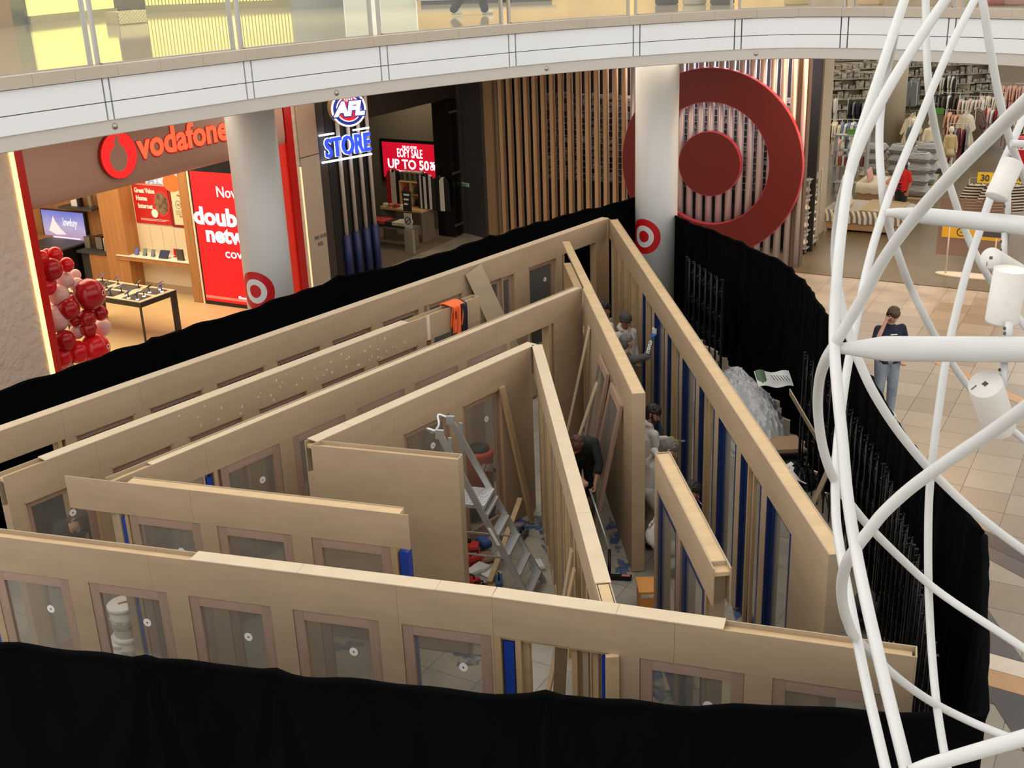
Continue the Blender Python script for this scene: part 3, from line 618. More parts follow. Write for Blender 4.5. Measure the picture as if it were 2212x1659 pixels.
word(SP, t, 'Great Value', -2.13, 2.34, 0.155, dq, W_P, 0.62, 0.03); word(SP, t, 'Home', -2.10, 2.16, 0.155, dq, W_P, 0.33, 0.03); word(SP, t, 'Internet', -2.07, 1.98, 0.155, dq, W_P, 0.45, 0.03)
def disc(pl, s, z, r, d, m, t, name, n=28, dep=0.006, sy=1.0, sx=1.0):
    mb = MB(); mb.prism([pl.P(s + r * sx * math.cos(6.28318 * k / n), z + r * sy * math.sin(6.28318 * k / n), d) for k in range(n)], pl.n * dep); return mb.build(name, m, t)
disc(SP, -1.34, 2.12, 0.24, dq, mat('red_light', (214, 50, 44), 0.5), t, 'picture_rim', sy=1.25); disc(SP, -1.34, 2.12, 0.20, dq + 0.006, mat('photo_brown', (150, 120, 92), 0.6, col2=(40, 34, 30), scale=(9, 9, 7)), t, 'picture', sy=1.25)
disc(SP, -1.58, 1.88, 0.1, dq + 0.012, W_P, t, 'price_roundel')
for k in range(2):
    mb = MB(); SP.box(mb, -2.05, -1.3 + 0.1 * k, 1.70 + 0.03 * k, 1.708 + 0.03 * k, dq, dq + 0.003); mb.build('fine_print', W_P, t)
t = poster('wall_poster', SP, -1.10, -0.37, 1.60, 2.52, dq, mat('poster_dark_red', (128, 20, 20), 0.5), 'cream plan sheet poster in a dark red border beside the home internet poster', 'poster')
mb = MB(); SP.box(mb, -1.02, -0.37, 1.66, 2.46, dq, dq + 0.004); mb.build('cream_sheet', mat('cream_print', (226, 206, 172), 0.6), t)
gp = mat('print_grey', (90, 76, 66), 0.6)
word(SP, t, 'Home Internet', -0.84, 2.32, 0.07, dq + 0.004, mat('print_red', (170, 40, 36), 0.5), 0.44, 0.02); word(SP, t, '5G', -0.88, 2.10, 0.075, dq + 0.004, gp); word(SP, t, '4G', -0.62, 2.10, 0.075, dq + 0.004, gp); word(SP, t, 'Mobile Broadband', -0.84, 1.84, 0.06, dq + 0.004, mat('print_red', (170, 40, 36), 0.5), 0.45)
for sx_ in (-0.84, -0.58):
    mb = MB(); n = 24; mb.ring([SP.P(sx_ + 0.085 * math.cos(6.283 * k / n), 2.125 + 0.095 * math.sin(6.283 * k / n), dq + 0.004) for k in range(n)], [SP.P(sx_ + 0.075 * math.cos(6.283 * k / n), 2.125 + 0.085 * math.sin(6.283 * k / n), dq + 0.004) for k in range(n)], SP.n * 0.003); mb.build('icon_ring', gp, t)
    for k in range(4):
        mb = MB(); SP.box(mb, sx_ - 0.1, sx_ + 0.1 - 0.02 * (k % 2), 1.985 - 0.03 * k, 1.993 - 0.03 * k, dq + 0.004, dq + 0.006); mb.build('fine_print', gp, t)
# light box artwork above: plain coloured stand-in
t = poster('light_box', SP, -2.05, -0.37, 2.56, 3.1, dq, mat('lightbox_pattern', (220, 230, 240), 0.5, col2=(50, 70, 130), scale=(11, 11, 11), emit=(150, 150, 160), estr=0.5), 'patterned light box of dots and waves above the posters', 'light box')
disc(SP, -0.95, 2.62, 0.26, dq, mat('lightbox_orange', (226, 96, 40), 0.5, emit=(226, 96, 40), estr=0.5), t, 'orange_disc', sy=0.8); disc(SP, -0.50, 2.72, 0.14, dq + 0.004, mat('lightbox_green', (110, 190, 90), 0.5, emit=(110, 190, 90), estr=0.5), t, 'green_leaf', sy=1.5)
mb = MB(); SP.box(mb, -2.05, -1.75, 2.56, 2.72, dq, dq + 0.01); mb.build('red_tag', M_RED, t)
# LED wall: the words run on behind the column
t = thing('led_screen', SP.P(0.7, 0, 0), 'bright red LED screen reading Now double network coverage behind the column', 'screen')
M_LED = emis('led_red', (236, 10, 24), 0.75); M_LEDW = emis('led_white', (255, 240, 250), 1.6)
mb = MB(); SP.box(mb, -0.02, 1.72, 0.0, 4.2, -0.12, 0.0); mb.build('casing', M_ALUB, t)
mb = MB(); SP.box(mb, 0.03, 1.70, 0.10, 3.02, 0.0, 0.012); mb.build('display', M_LED, t)
mb = MB(); SP.box(mb, -0.075, -0.02, 0.0, 4.2, -0.1, 0.01); mb.build('edge_strip', mat('cream_edge', (230, 214, 186), 0.4), t)
s1 = SP.px(470, 425); word(SP, t, 'Now', s1[0], s1[1], 0.34, 0.012, M_LEDW, 0.62, 0.0)
s1 = SP.px(421, 478); word(SP, t, 'double', s1[0], s1[1] - 0.03, 0.53, 0.012, M_LEDW, 1.62, 0.035)
s1 = SP.px(448, 520); word(SP, t, 'network', s1[0], s1[1], 0.50, 0.012, M_LEDW, 1.9, 0.035)
s1 = SP.px(489, 556); word(SP, t, 'coverage', s1[0], s1[1], 0.30, 0.012, M_LEDW, 1.22, 0.0)
s1 = SP.px(517, 645); word(SP, t, '©vodafone', s1[0], s1[1], 0.09, 0.012, M_LEDW, 0.45, 0.0)
mb = MB(); SP.box(mb, 0.03, 1.70, 0.16, 0.22, 0.012, 0.014); mb.build('footer_bar', emis('led_salmon', (240, 110, 90), 0.7), t)
# ---- television on the oak wall
TVd = -1.02
def tvp(x, y):
    pl = Plane(SP.P(0, 0, TVd), SP.P(1, 0, TVd)); return pl, pl.px(x, y)
pl, q = tvp(103, 527); _, q2 = tvp(195, 536); _, q3 = tvp(187, 461)
t = thing('television', pl.P((q[0] + q2[0]) / 2, q2[1]), 'wall television showing a lilac dreamy advert', 'television')
s0, s1, z0, z1 = q[0] - 0.02, q2[0] + 0.02, q2[1], q3[1] + 0.02
mb = MB(); pl.box(mb, s0, s1, z0, z1, -0.05, 0.03); mb.build('casing', M_ALUB, t)
def lilac():
    M = mat('tv_lilac', (150, 150, 224), 0.4); nt = M.node_tree; b_ = nt.nodes['Principled BSDF']; tc = nt.nodes.new('ShaderNodeTexCoord'); sp = nt.nodes.new('ShaderNodeSeparateXYZ'); cr = nt.nodes.new('ShaderNodeValToRGB')
    cr.color_ramp.elements[0].color = lin((206, 150, 178)); cr.color_ramp.elements[1].color = lin((120, 130, 226)); e = cr.color_ramp.elements.new(0.45); e.color = lin((206, 190, 226))
    nz = nt.nodes.new('ShaderNodeTexNoise'); nz.inputs['Scale'].default_value = 3; ad = nt.nodes.new('ShaderNodeMath'); ad.operation = 'MULTIPLY_ADD'; ad.inputs[1].default_value = 0.35
    nt.links.new(tc.outputs['Generated'], sp.inputs[0]); nt.links.new(tc.outputs['Object'], nz.inputs['Vector']); nt.links.new(nz.outputs['Fac'], ad.inputs[0]); nt.links.new(sp.outputs['Z'], ad.inputs[2])
    sb = nt.nodes.new('ShaderNodeMath'); sb.operation = 'SUBTRACT'; sb.inputs[1].default_value = 0.17; nt.links.new(ad.outputs[0], sb.inputs[0]); nt.links.new(sb.outputs[0], cr.inputs[0]); nt.links.new(cr.outputs[0], b_.inputs['Emission Color']); b_.inputs['Emission Strength'].default_value = 0.8; b_.inputs['Base Color'].default_value = (0.02, 0.02, 0.03, 1); return M
mb = MB(); pl.box(mb, s0 + 0.03, s1 - 0.05, z0 + 0.1, z1 - 0.02, 0.03, 0.034); mb.build('picture', lilac(), t)
LW = s1 - s0
word(pl, t, 'lowkey', s0 + LW * 0.48, z0 + 0.52, 0.3, 0.034, emis('tv_white', (244, 240, 255), 0.9), LW * 0.33, -0.01, shear=0.3)
mb = MB(); c = pl.P(s0 + LW * 0.30, z0 + 0.5, 0.034)
mb.prism([pl.P(s0 + LW * a_, z0 + b_, 0.034) for a_, b_ in ((0.14, 0.36), (0.24, 0.62), (0.28, 0.74), (0.31, 0.62), (0.40, 0.45), (0.52, 0.30), (0.3, 0.27))], pl.n * 0.004); mb.build('figure', emis('tv_cream', (236, 214, 214), 0.7), t)
mb = MB(); pl.box(mb, s0 + LW * .22, s0 + LW * .82, z0 + 0.2, z0 + 0.225, 0.034, 0.036); mb.build('caption', emis('tv_white', (244, 240, 255), 0.9), t)
# dark ledges and counter below the television
t = thing('wall_shelf', pl.P(s1 + 0.3, z1 + 0.2, 0.2), 'dark wall shelf with small gadgets high on the oak wall', 'shelf'); mb = MB(); _, q = tvp(150, 446); _, q2 = tvp(221, 446); pl.box(mb, q[0], q2[0], q2[1] - 0.05, q2[1], 0, 0.35); mb.build('board', M_CHAR, t)
for k, (x, y, w_, h_, m_) in enumerate([(168, 443, 0.22, 0.2, W_P), (180, 441, 0.12, 0.26, M_ALUB), (205, 441, 0.1, 0.3, M_STEEL)]):
    _, q3 = tvp(x, y); mb = MB(); pl.box(mb, q3[0], q3[0] + w_, q2[1] + 0.001, q2[1] + h_, 0.1, 0.2); pl.box(mb, q3[0] + w_ * .2, q3[0] + w_ * .8, q2[1] + h_, q2[1] + h_ + 0.02, 0.12, 0.18); mb.build('gadget_box', m_, label=['white boxed gadget on the high dark wall shelf', 'black boxed gadget on the high dark wall shelf', 'silver gadget at the end of the high dark wall shelf'][k], cat='gadget')
t = thing('counter', pl.P(s1 - 0.3, 0, 0.9), 'black service counter with a glowing white sign', 'counter'); g0 = at(155, 640, 0)
mb = MB(); pl.box(mb, s0 + 0.45, s1 + 0.12, 0, 0.86, 0.35, 1.05); mb.build('body', M_ALUB, t); mb = MB(); pl.box(mb, s0 + 0.35, s1 + 0.16, 0.86, 0.9, 0.2, 1.1); mb.build('worktop', M_CHAR, t)
word(pl, t, 'vodafone', s1 - 0.62, 0.60, 0.2, 1.05, emis('sign_cool_white', (235, 245, 255), 6), 0.55, 0.03, name='lit_sign')
t = thing('accessory_bench', pl.P(s1 + 0.55, 0, 0.3), 'dark bench with boxed accessories between the television and the oak nib', 'bench'); mb = MB(); pl.box(mb, s1 + 0.18, s1 + 1.15, 0.72, 0.78, 0.0, 0.62); mb.build('top', M_CHAR, t); mb = MB(); pl.box(mb, s1 + 0.55, s1 + 1.15, 0, 0.72, 0.0, 0.58); mb.build('cupboard', M_OAK, t); mb = MB(); pl.box(mb, s1 + 0.2, s1 + 0.5, 0, 0.72, 0.0, 0.5); mb.build('bin', M_CHAR, t)
for k, (a_, w_, h_, m_) in enumerate([(0.25, 0.2, 0.3, M_STEEL), (0.62, 0.25, 0.34, M_ALUB), (0.9, 0.06, 0.3, W_P)]):
    mb = MB(); pl.box(mb, s1 + a_, s1 + a_ + w_, 0.781, 0.78 + h_, 0.2, 0.4); mb.cur = 1; pl.box(mb, s1 + a_ + 0.02, s1 + a_ + w_ - 0.02, 0.8, 0.76 + h_, 0.4, 0.404); mb.build('accessory_box', [m_, M_CHAR2], label=['silver handset stand on the dark bench', 'tall black box on the dark bench', 'slim white box on the dark bench'][k], cat='box')
mb = MB()
for sg in (-1, 1): mb.lathe([(0.0, 0.0), (0.05, 0.005), (0.06, 0.03), (0.05, 0.06), (0.0, 0.065)], pl.P(s0 - 0.35 + 0.09 * sg, 0.965, 0.18), 12, pl.u * sg)
hp = [pl.P(s0 - 0.35 + 0.12 * math.cos(R(a_)), 0.99 + 0.16 * math.sin(R(a_)), 0.18) for a_ in range(0, 181, 20)]; mb.tube(hp, 0.016, 6); mb.build('headphones', M_ALUB, label='black headphones on show left of the television', cat='headphones')
mb = MB(); pl.box(mb, s0 - 0.9, s0 + 0.3, 0.84, 0.9, 0.0, 0.3); pl.box(mb, s0 - 0.88, s0 - 0.84, 0, 0.84, 0.02, 0.38); mb.build('side_ledge', M_OAK, label='oak ledge under the headphones at the shop\'s left', cat='shelf')
# phones on the shelf: one mesh, copies
def phone_mesh(w_, h_, name, body, face):
    mb = MB(); mb.obox((0, 0, 0.02 + h_ * 0.35), (w_ / 2, 0, 0), (0, 0.005, 0.0), (0, h_ * 0.28, h_ * 0.36)); mb.obox((0, 0.05, 0.03), (w_ * .2, 0, 0), (0, 0.02, 0), (0, 0, 0.03)); mb.cur = 1; mb.obox((0, -0.009, 0.02 + h_ * 0.35), (w_ / 2 - 0.006, 0, 0), (0, 0.003, 0), (0, h_ * 0.265, h_ * 0.345)); return mb
cols = [(38, 40, 60), (60, 74, 170), (60, 90, 84), (50, 62, 84)]
zs = 0.915
for k, (x, y) in enumerate([(262, 529), (281, 533), (299, 537), (317, 540)]):
    q = SP.px(x, y); p = SP.P(q[0] + 0.0, zs, -0.18); mb = phone_mesh(0.09, 0.19, 'phone', None, None); o = mb.build('shelf_phone', [M_CHAR, mat('phone_face_%d' % k, cols[k], 0.2)], loc=(0, 0, 0), label=['dark phone on the oak shelf, nearest the nib', 'violet phone on the oak shelf, second from the nib', 'green phone on the oak shelf, third from the nib', 'slate phone on the oak shelf, beside the tablet'][k], cat='phone'); o.location = p; o.rotation_euler = (0, 0, R(-28 + 20))
mb = phone_mesh(0.26, 0.22, 't', None, None); o = mb.build('tablet', [M_CHAR, mat('tablet_face', (36, 40, 74), 0.2)], loc=(0, 0, 0), label='navy tablet leaning on the oak shelf', cat='tablet'); o.location = SP.P(SP.px(343, 540)[0], zs, -0.15); o.rotation_euler = (0, 0, R(-20))
mb = MB(); mb.obox((0, 0, 0.13), (0.1, 0, 0), (0, 0.02, 0.004), (0, -0.01, 0.13)); mb.cur = 1; mb.obox((0, -0.022, 0.13), (0.09, 0, 0), (0, 0.002, 0), (0, -0.01, 0.12)); o = mb.build('speaker_tablet', [M_CHAR, mat('grey_glass', (66, 66, 64), 0.2)], loc=(0, 0, 0), label='upright dark tablet near the right end of the oak shelf', cat='tablet'); o.location = SP.P(SP.px(380, 545)[0], zs, -0.12); o.rotation_euler = (0, 0, R(-28))
mb = MB(); mb.box(-0.09, 0.09, -0.06, 0.06, 0, 0.24); mb.box(-0.07, 0.07, -0.061, -0.06, 0.02, 0.22); o = mb.build('modem', mat('modem_white', (228, 210, 182), 0.4), loc=(0, 0, 0), label='white modem box at the right end of the oak shelf', cat='modem'); o.location = SP.P(SP.px(402, 548)[0], zs, -0.14); o.rotation_euler = (0, 0, R(-28))
mb = MB(); mb.obox((0, 0, 0.12), (0.035, 0, 0), (0, 0.004, 0), (0, 0, 0.08)); mb.box(-0.04, 0.04, -0.03, 0.03, 0, 0.02); mb.obox((0, 0, 0.03), (0.006, 0, 0), (0, 0.004, 0), (0, 0, 0.02)); o = mb.build('price_card', M_RED, loc=(0, 0, 0), label='small red price card behind the tablet on the shelf', cat='sign'); o.location = SP.P(SP.px(353, 527)[0], zs, -0.32); o.rotation_euler = (0, 0, R(-28))
# ---- display table
tn = V(-7.44, 22.47, 0); tu = VP_.u; tw = -VP_.n; zt = 0.88
M_TBL = mat('table_black', (30, 29, 28), 0.4)
t = thing('display_table', tn + tu * 0.5 + tw * 1.1, 'dark-edged display table covered with phones on stands', 'table')
def tb(mb, a0, a1, b0, b1, z0, z1): mb.hexa([tn + tu * a_ + tw * b_ + UP * z0 for a_, b_ in ((a0, b0), (a1, b0), (a1, b1), (a0, b1))] + [tn + tu * a_ + tw * b_ + UP * z1 for a_, b_ in ((a0, b0), (a1, b0), (a1, b1), (a0, b1))])
mb = MB(); tb(mb, 0, 1.0, 0, 2.3, zt - 0.1, zt); mb.build('table_frame', M_TBL, t); mb = MB(); tb(mb, 0.012, 0.988, 0.012, 2.288, zt, zt + 0.012); mb.build('table_top', mat('pale_top', (206, 190, 160), 0.4), t)
mb = MB(); tb(mb, 0.86, 1.0, 0, 0.05, 0, zt - 0.1); mb.build('leg', M_TBL, t); mb = MB(); tb(mb, 0.0, 0.02, 0, 0.05, 0, zt - 0.1); mb.build('leg', M_TBL, t); mb = MB(); tb(mb, 0.0, 1.0, 0, 0.05, 0, 0.03); mb.build('floor_bar', M_TBL, t); mb = MB(); tb(mb, 0.86, 1.0, 2.2, 2.3, 0, zt - 0.1); mb.build('leg', M_TBL, t); mb = MB(); tb(mb, 0, 0.14, 2.2, 2.3, 0, zt - 0.1); mb.build('leg', M_TBL, t)
for k in range(6):
    a_, b_ = (k % 2) * 0.46 + 0.08, (k // 2) * 0.75 + 0.12; mb = MB(); tb(mb, a_, a_ + 0.36, b_, b_ + 0.5, zt + 0.012, zt + 0.016); mb.build('inlay_mat', M_CHAR, t)
pc = [(40, 60, 150), (70, 90, 190), (36, 38, 46), (60, 70, 150), (40, 40, 48)]
for k, (a_, b_) in enumerate([(0.12, 0.2), (0.12, 0.45), (0.35, 0.25), (0.75, 0.15), (0.6, 0.35), (0.85, 0.3), (0.4, 0.95), (0.78, 0.85), (0.15, 1.0), (0.5, 1.5), (0.82, 1.5), (0.85, 2.0), (0.4, 2.05)]):
    p = tn + tu * a_ + tw * b_ + UP * (zt + 0.016); tt = thing('table_phone', p, 'phone tilted on a lit stand on the dark-edged display table', 'phone', 'phones on the display table')
    mb = MB(); mb.lathe([(0.035, 0), (0.035, 0.012), (0.0, 0.014)], p, 12); mb.build('stand_base', emis('stand_glow', (240, 246, 255), 2.0) if k < 6 else M_CHAR, tt); mb = MB(); mb.cyl(p + UP * 0.01, p + UP * 0.1, 0.012, 8); mb.build('stand_post', M_CHAR, tt)
    mb = MB(); mb.obox(p + UP * 0.13, tu * 0.045, (tw * 0.02 + UP * 0.01) * 0.3, (UP * 0.05 + tw * -0.07)); mb.build('handset', mat('handset_%d' % (k % 5), pc[k % 5], 0.2), tt)
# ---- facade: textured pillar, LED line, red frame, sign band
M_TEX = mat('wave_tile_white', (206, 186, 172), 0.7, bump=1.0, bscale=7)
for n_ in M_TEX.node_tree.nodes:
    if n_.type == 'BUMP': n_.inputs['Distance'].default_value = 0.05
f = VP_.px
mb = MB(); sA = f(22, 325)[0]; VP_.box(mb, -1.6, sA - 0.078, 0, 5.24, -0.5, 0.05); mb.build('wall_left', M_TEX, kind='structure')
t = thing('light_strip', VP_.P(sA - 0.03, 0, 0.02), 'warm glowing vertical light strip beside the wavy white pillar', 'light'); mb = MB(); VP_.box(mb, sA - 0.075, sA - 0.002, 0, 5.2, -0.03, 0.075); mb.build('diffuser', emis('led_warm', (255, 206, 110), 3.2), t); mb = MB(); VP_.box(mb, sA - 0.076, sA - 0.001, 0, 5.2, -0.09, -0.032); mb.build('channel', M_STEEL, t)
t = thing('shop_portal', VP_.P(4.5, 0), 'glossy red portal frame around the phone shop front', 'shop front')
mb = MB(); VP_.box(mb, sA + 0.0, sA + 0.17, 0, 5.2, -0.45, 0.06); mb.build('jamb', M_REDG, t)
mb = MB(); s6 = f(606, 235)[0]; s7 = f(622, 225)[0]; VP_.box(mb, s6 + 0.03, s7, 0, 5.2, -0.5, 0.06); mb.build('jamb', M_REDG, t); mb = MB(); VP_.box(mb, s6 - 0.26, s6 + 0.03, 0, 3.6, -0.08, 0.0); mb.build('red_panel', emis('red_light_panel', (200, 40, 24), 0.35), t)
# band with rounded ends and rounded bottom edge
s2, s3 = sA + 0.17, s6 - 0.0; mb = MB(); prof = [(0.04, 5.2), (0.04, 3.72), (0.02, 3.60), (-0.05, 3.51), (-0.16, 3.48), (-0.3, 3.50), (-0.3, 5.2)]
n = len(prof); vs = [VP_.P(s_, z_, d_) for s_ in (s2, s3) for d_, z_ in prof]; mb.smooth = True; mb.add(vs, [(k, (k + 1) % n, n + (k + 1) % n, n + k) for k in range(n)]); mb.smooth = False; mb.add([], []); mb.add(vs, [tuple(range(n)), tuple(range(2 * n - 1, n - 1, -1))]); mb.build('sign_band', M_BAND, t, recalc=True)
# logo
qa, qb = f(205, 335), f(290, 335); lc = ((f(247, 285)[0] + f(247, 384)[0]) / 2, (f(247, 285)[1] + f(247, 384)[1]) / 2); lr = 0.42
t = thing('roundel_sign', VP_.P(lc[0], lc[1] - lr, 0.05), 'glowing red roundel sign with a drop-shaped opening', 'sign')
M_LOGO = emis('logo_red', (255, 30, 30), 0.9); n = 40
disc(VP_, lc[0], lc[1], lr, 0.05, mat('logo_side', (150, 20, 20), 0.4), t, 'body', 40, 0.07); disc(VP_, lc[0], lc[1], lr - 0.012, 0.12, M_LOGO, t, 'face', 40, 0.008)
drop = [(lc[0] - 0.03 + 0.2 * math.cos(R(a_)), lc[1] - 0.05 + 0.23 * math.sin(R(a_))) for a_ in range(100, 395, 12)]; drop += [(lc[0] + 0.13, lc[1] + 0.12), (lc[0] + 0.04, lc[1] + 0.20), (lc[0] + 0.03, lc[1] + 0.30), (lc[0] + 0.08, lc[1] + 0.37), (lc[0] - 0.02, lc[1] + 0.33), (lc[0] - 0.09, lc[1] + 0.24)]
mb = MB(); mb.prism([VP_.P(a_, b_, 0.128) for a_, b_ in drop], VP_.n * 0.006); mb.build('drop_opening', M_BAND, t)
q = f(293, 337); q2 = f(490, 300); t = thing('shop_name_sign', VP_.P((q[0] + q2[0]) / 2, q[1], 0.05), 'glowing coral lettering vodafone on the clay sign band', 'sign')
word(VP_, t, 'vodafone', q[0], f(310, 337)[1] - 0.02, 0.66, 0.06, emis('letter_coral', (255, 96, 60), 0.95), q2[0] - q[0], 0.03, name='letters'); word(VP_, t, 'vodafone', q[0] - 0.015, f(310, 337)[1] - 0.035, 0.69, 0.045, M_RED, q2[0] - q[0] + 0.03, 0.045, name='letter_backing')
# ---- hose reel pier
s8 = f(714, 618)[0]; mb = MB(); VP_.box(mb, s7, f(652, 400)[0], 0, 5.2, -0.4, 0.0); mb.build('wall_pier', M_TEX, kind='structure')
t = thing('hose_reel_cabinet', VP_.P(s8 - 0.3, 0, 0), 'pale pier panel lettered FIRE HOSE REEL', 'cabinet'); sE = f(652, 400)[0]
mb = MB(); VP_.box(mb, sE, s8, 0, 3.18, -0.3, 0.03); mb.build('panel', mat('pier_panel', (176, 160, 144), 0.5, noise=0.03, scale=(2, 2, 2)), t); mb = MB(); VP_.box(mb, sE, s8, 3.2, 5.2, -0.3, 0.03); mb.build('panel', mat('pier_panel_top', (178, 152, 132), 0.6, bump=0.5, bscale=20), t); mb = MB(); VP_.box(mb, sE - 0.015, sE, 0, 3.0, -0.02, 0.035); mb.build('edge_light', emis('pier_edge', (240, 214, 160), 1.0), t)
q = f(678, 520); word(VP_, t, 'FIRE HOSE', q[0], q[1] + 0.01, 0.12, 0.03, M_DARK, 0.42); word(VP_, t, 'REEL', q[0] + 0.1, q[1] - 0.15, 0.12, 0.03, M_DARK, 0.2)
# ---- AFL pillar with rods
sF = f(822, 600)[0]; mb = MB(); VP_.box(mb, s8, sF, 0, 5.2, -0.5, -0.02); mb.build('wall_pier', mat('dark_bronze_panel', (58, 50, 45), 0.5, noise=0.04, scale=(2, 2, 2)), kind='structure')
mb = MB(); VP_.box(mb, s8 + 0.35, sF - 0.06, 0, 5.2, -0.02, -0.005); mb.build('wall_pier_recess', mat('near_black', (20, 18, 17), 0.6), kind='structure')
M_ROD = mat('rod_white', (196, 184, 172), 0.45); M_RODB = mat('rod_blue', (32, 44, 96), 0.5)
rs = [f(x, y)[0] for x, y in ((745, 507), (766, 501), (787, 495), (806, 489))]
for k, s_ in enumerate(rs):
    t = thing('pillar_rod', VP_.P(s_, 0, 0.05), ['leftmost white rod with blue foot on the dark pillar', 'second white rod from the left with blue foot on the dark pillar', 'third white rod from the left with blue foot on the dark pillar', 'rightmost white rod with blue foot on the dark pillar'][k], 'rod')
    mb = MB(); mb.cyl(VP_.P(s_, 1.18, 0.06), VP_.P(s_, 5.2, 0.06), 0.047, 14); mb.build('upper', M_ROD, t); mb = MB(); mb.cyl(VP_.P(s_, 0, 0.06), VP_.P(s_, 1.18, 0.06), 0.09, 14); mb.build('foot', M_RODB, t)
# ---- AFL signs
q = (f(752, 237)[0], f(752, 237)[1]); t = thing('round_shop_sign', VP_.P(q[0], q[1] - 0.6, 0.3), 'round lit blue and red sign lettered AFL', 'sign'); sg = Plane(VP_.P(q[0], 0, 0.30), VP_.P(q[0] + 1, 0, 0.30)); AR = 0.40
# the drum faces the concourse at an angle
def tilt_disc(c, nrm, r, dep, m, nm, n=40, z=1.0):
    ux = UP.cross(nrm).normalized(); mb = MB(); mb.prism([c + ux * r * math.cos(6.28318 * k / n) + UP * r * math.sin(6.28318 * k / n) for k in range(n)], nrm * dep); return mb.build(nm, m, t)
an = V(0.34, -0.94, 0).normalized(); ac = atd(753, 235, (VP_.P(q[0], 3.9, 0.4) - CAM).dot(fw) - 1.3); AR = 38 / FPX * (ac - CAM).dot(fw)
tilt_disc(ac - an * 0.35, an, AR * 1.03, 0.34, mat('tan_drum', (176, 140, 96), 0.5), 'drum'); tilt_disc(ac, an, AR, 0.01, emis('afl_white', (250, 250, 255), 1.1), 'rim'); tilt_disc(ac + an * 0.01, an, AR * 0.9, 0.006, emis('afl_blue', (26, 40, 130), 0.6), 'blue_ring'); tilt_disc(ac + an * 0.016, an, AR * 0.72, 0.006, emis('afl_white', (250, 250, 255), 1.1), 'white_ring'); tilt_disc(ac + an * 0.022, an, AR * 0.66, 0.006, emis('afl_red', (226, 16, 30), 0.8), 'red_ball')
ux = UP.cross(an).normalized(); mb = MB(); text_mb(mb, 'AFL', ac + an * 0.045 - UP * AR * 0.32, AR * 1.02, ux, UP, 0.02, 0.06, 'CENTER', 0.98, 0.22); mb.build('letters', emis('afl_white', (250, 250, 255), 1.1), t); mb = MB(); text_mb(mb, 'AFL', ac + an * 0.03 - UP * AR * 0.34, AR * 1.04, ux, UP, 0.012, 0.12, 'CENTER', 0.98, 0.22); mb.build('letter_edge', emis('afl_blue', (26, 40, 130), 0.6), t)
for k in range(4): mb = MB(); mb.obox(ac + an * 0.03 + ux * AR * (-0.2 + 0.13 * k) + UP * AR * 0.55, ux * AR * 0.03, an * 0.004, UP * AR * 0.13); mb.build('lace', emis('afl_white', (250, 250, 255), 1.1), t)
t = thing('store_sign', VP_.P(9.9, 2.9, 0.2), 'lit blue STORE lettering between two white tubes', 'sign'); d_ = (VP_.P(9.9, 3.2, 0.45) - CAM).dot(fw)
p0, p1 = atd(704, 347, d_ - 0.5), atd(800, 317, d_ + 0.25); ux = (p1 - p0); ux.z = 0; L_ = ux.length; ux.normalize(); nn = Vector((ux.y, -ux.x, 0))
def st(mb, m, nm, off, dz, sx_):
    q = [(v - p0).dot(ux) for v in mb.v]; k = L_ / (max(q) - min(q)); lo = min(q); mb.v = [v + ux * (((v - p0).dot(ux) - lo) * k - (v - p0).dot(ux)) for v in mb.v]; mb.build(nm, m, t)
zb = (p0.z + p1.z) / 2; p0.z = p1.z = zb
mb = MB(); text_mb(mb, 'STORE', p0, 0.58, ux, UP, 0.05, 0.02); st(mb, emis('store_blue', (40, 70, 240), 1.1), 'letters', 0, 0, 1); mb = MB(); text_mb(mb, 'STORE', p0 - nn * 0.04 - UP * 0.005, 0.59, ux, UP, 0.03, 0.04); st(mb, emis('store_halo', (225, 235, 255), 1.3), 'halo', 0, 0, 1)
mb = MB(); mb.cyl(p0 - ux * 0.1 - UP * 0.1, p1 + ux * 0.02 - UP * 0.1, 0.022, 8); mb.build('tube_light', emis('tube_white', (235, 242, 255), 5), t); mb = MB(); mb.cyl(p0 - ux * 0.12 + UP * 0.50, p0 + ux * 0.28 + UP * 0.50, 0.02, 8); mb.build('tube_light', emis('tube_white', (235, 242, 255), 5), t); mb = MB(); mb.cyl(p1 - ux * 0.45 + UP * 0.50, p1 + UP * 0.50, 0.02, 8); mb.build('tube_light', emis('tube_white', (235, 242, 255), 5), t)
# ---- AFL entrance: header, folded doors, grey walls, interior
mb = MB(); VP_.box(mb, sF, 14.9, 3.66, 5.2, -0.9, -0.1); mb.build('wall_header', mat('dark_brown_header', (44, 34, 30), 0.5), kind='structure')
gl = VP_.P(14.8, 0); swall('wall_grey', gl, TP.P(0.02, 0), 0, 5.2, M_CHAR)
swall('wall_interior', V(-4.3, 33.2, 0), V(-1.2, 31.3, 0), 0, 5.2, M_CHAR2)
swall('wall_interior', VP_.P(10.7, 0, -4.5), VP_.P(10.7, 0, -0.5), 0, 5.2, M_CHAR2); swall('wall_interior', V(-6.7, 30.6, 0), V(-4.3, 33.2, 0), 0, 5.2, M_CHAR)
t = thing('folding_door', VP_.P(13.8, 0), 'stack of glossy black folded doors beside the sports shop entrance', 'door')
sD = f(974, 300)[0]
for k in range(4): mb = MB(); VP_.box(mb, sD + 0.11 * k, sD + 0.09 + 0.11 * k, 0.02, 3.62, -0.55, -0.02 - 0.03 * (k % 2)); mb.build('leaf', M_ALUB, t)
for z_ in (0.3, 1.7, 3.3): mb = MB(); VP_.box(mb, sD, sD + 0.44, z_, z_ + 0.06, -0.02, 0.0); mb.build('hinge', M_STEEL, t)
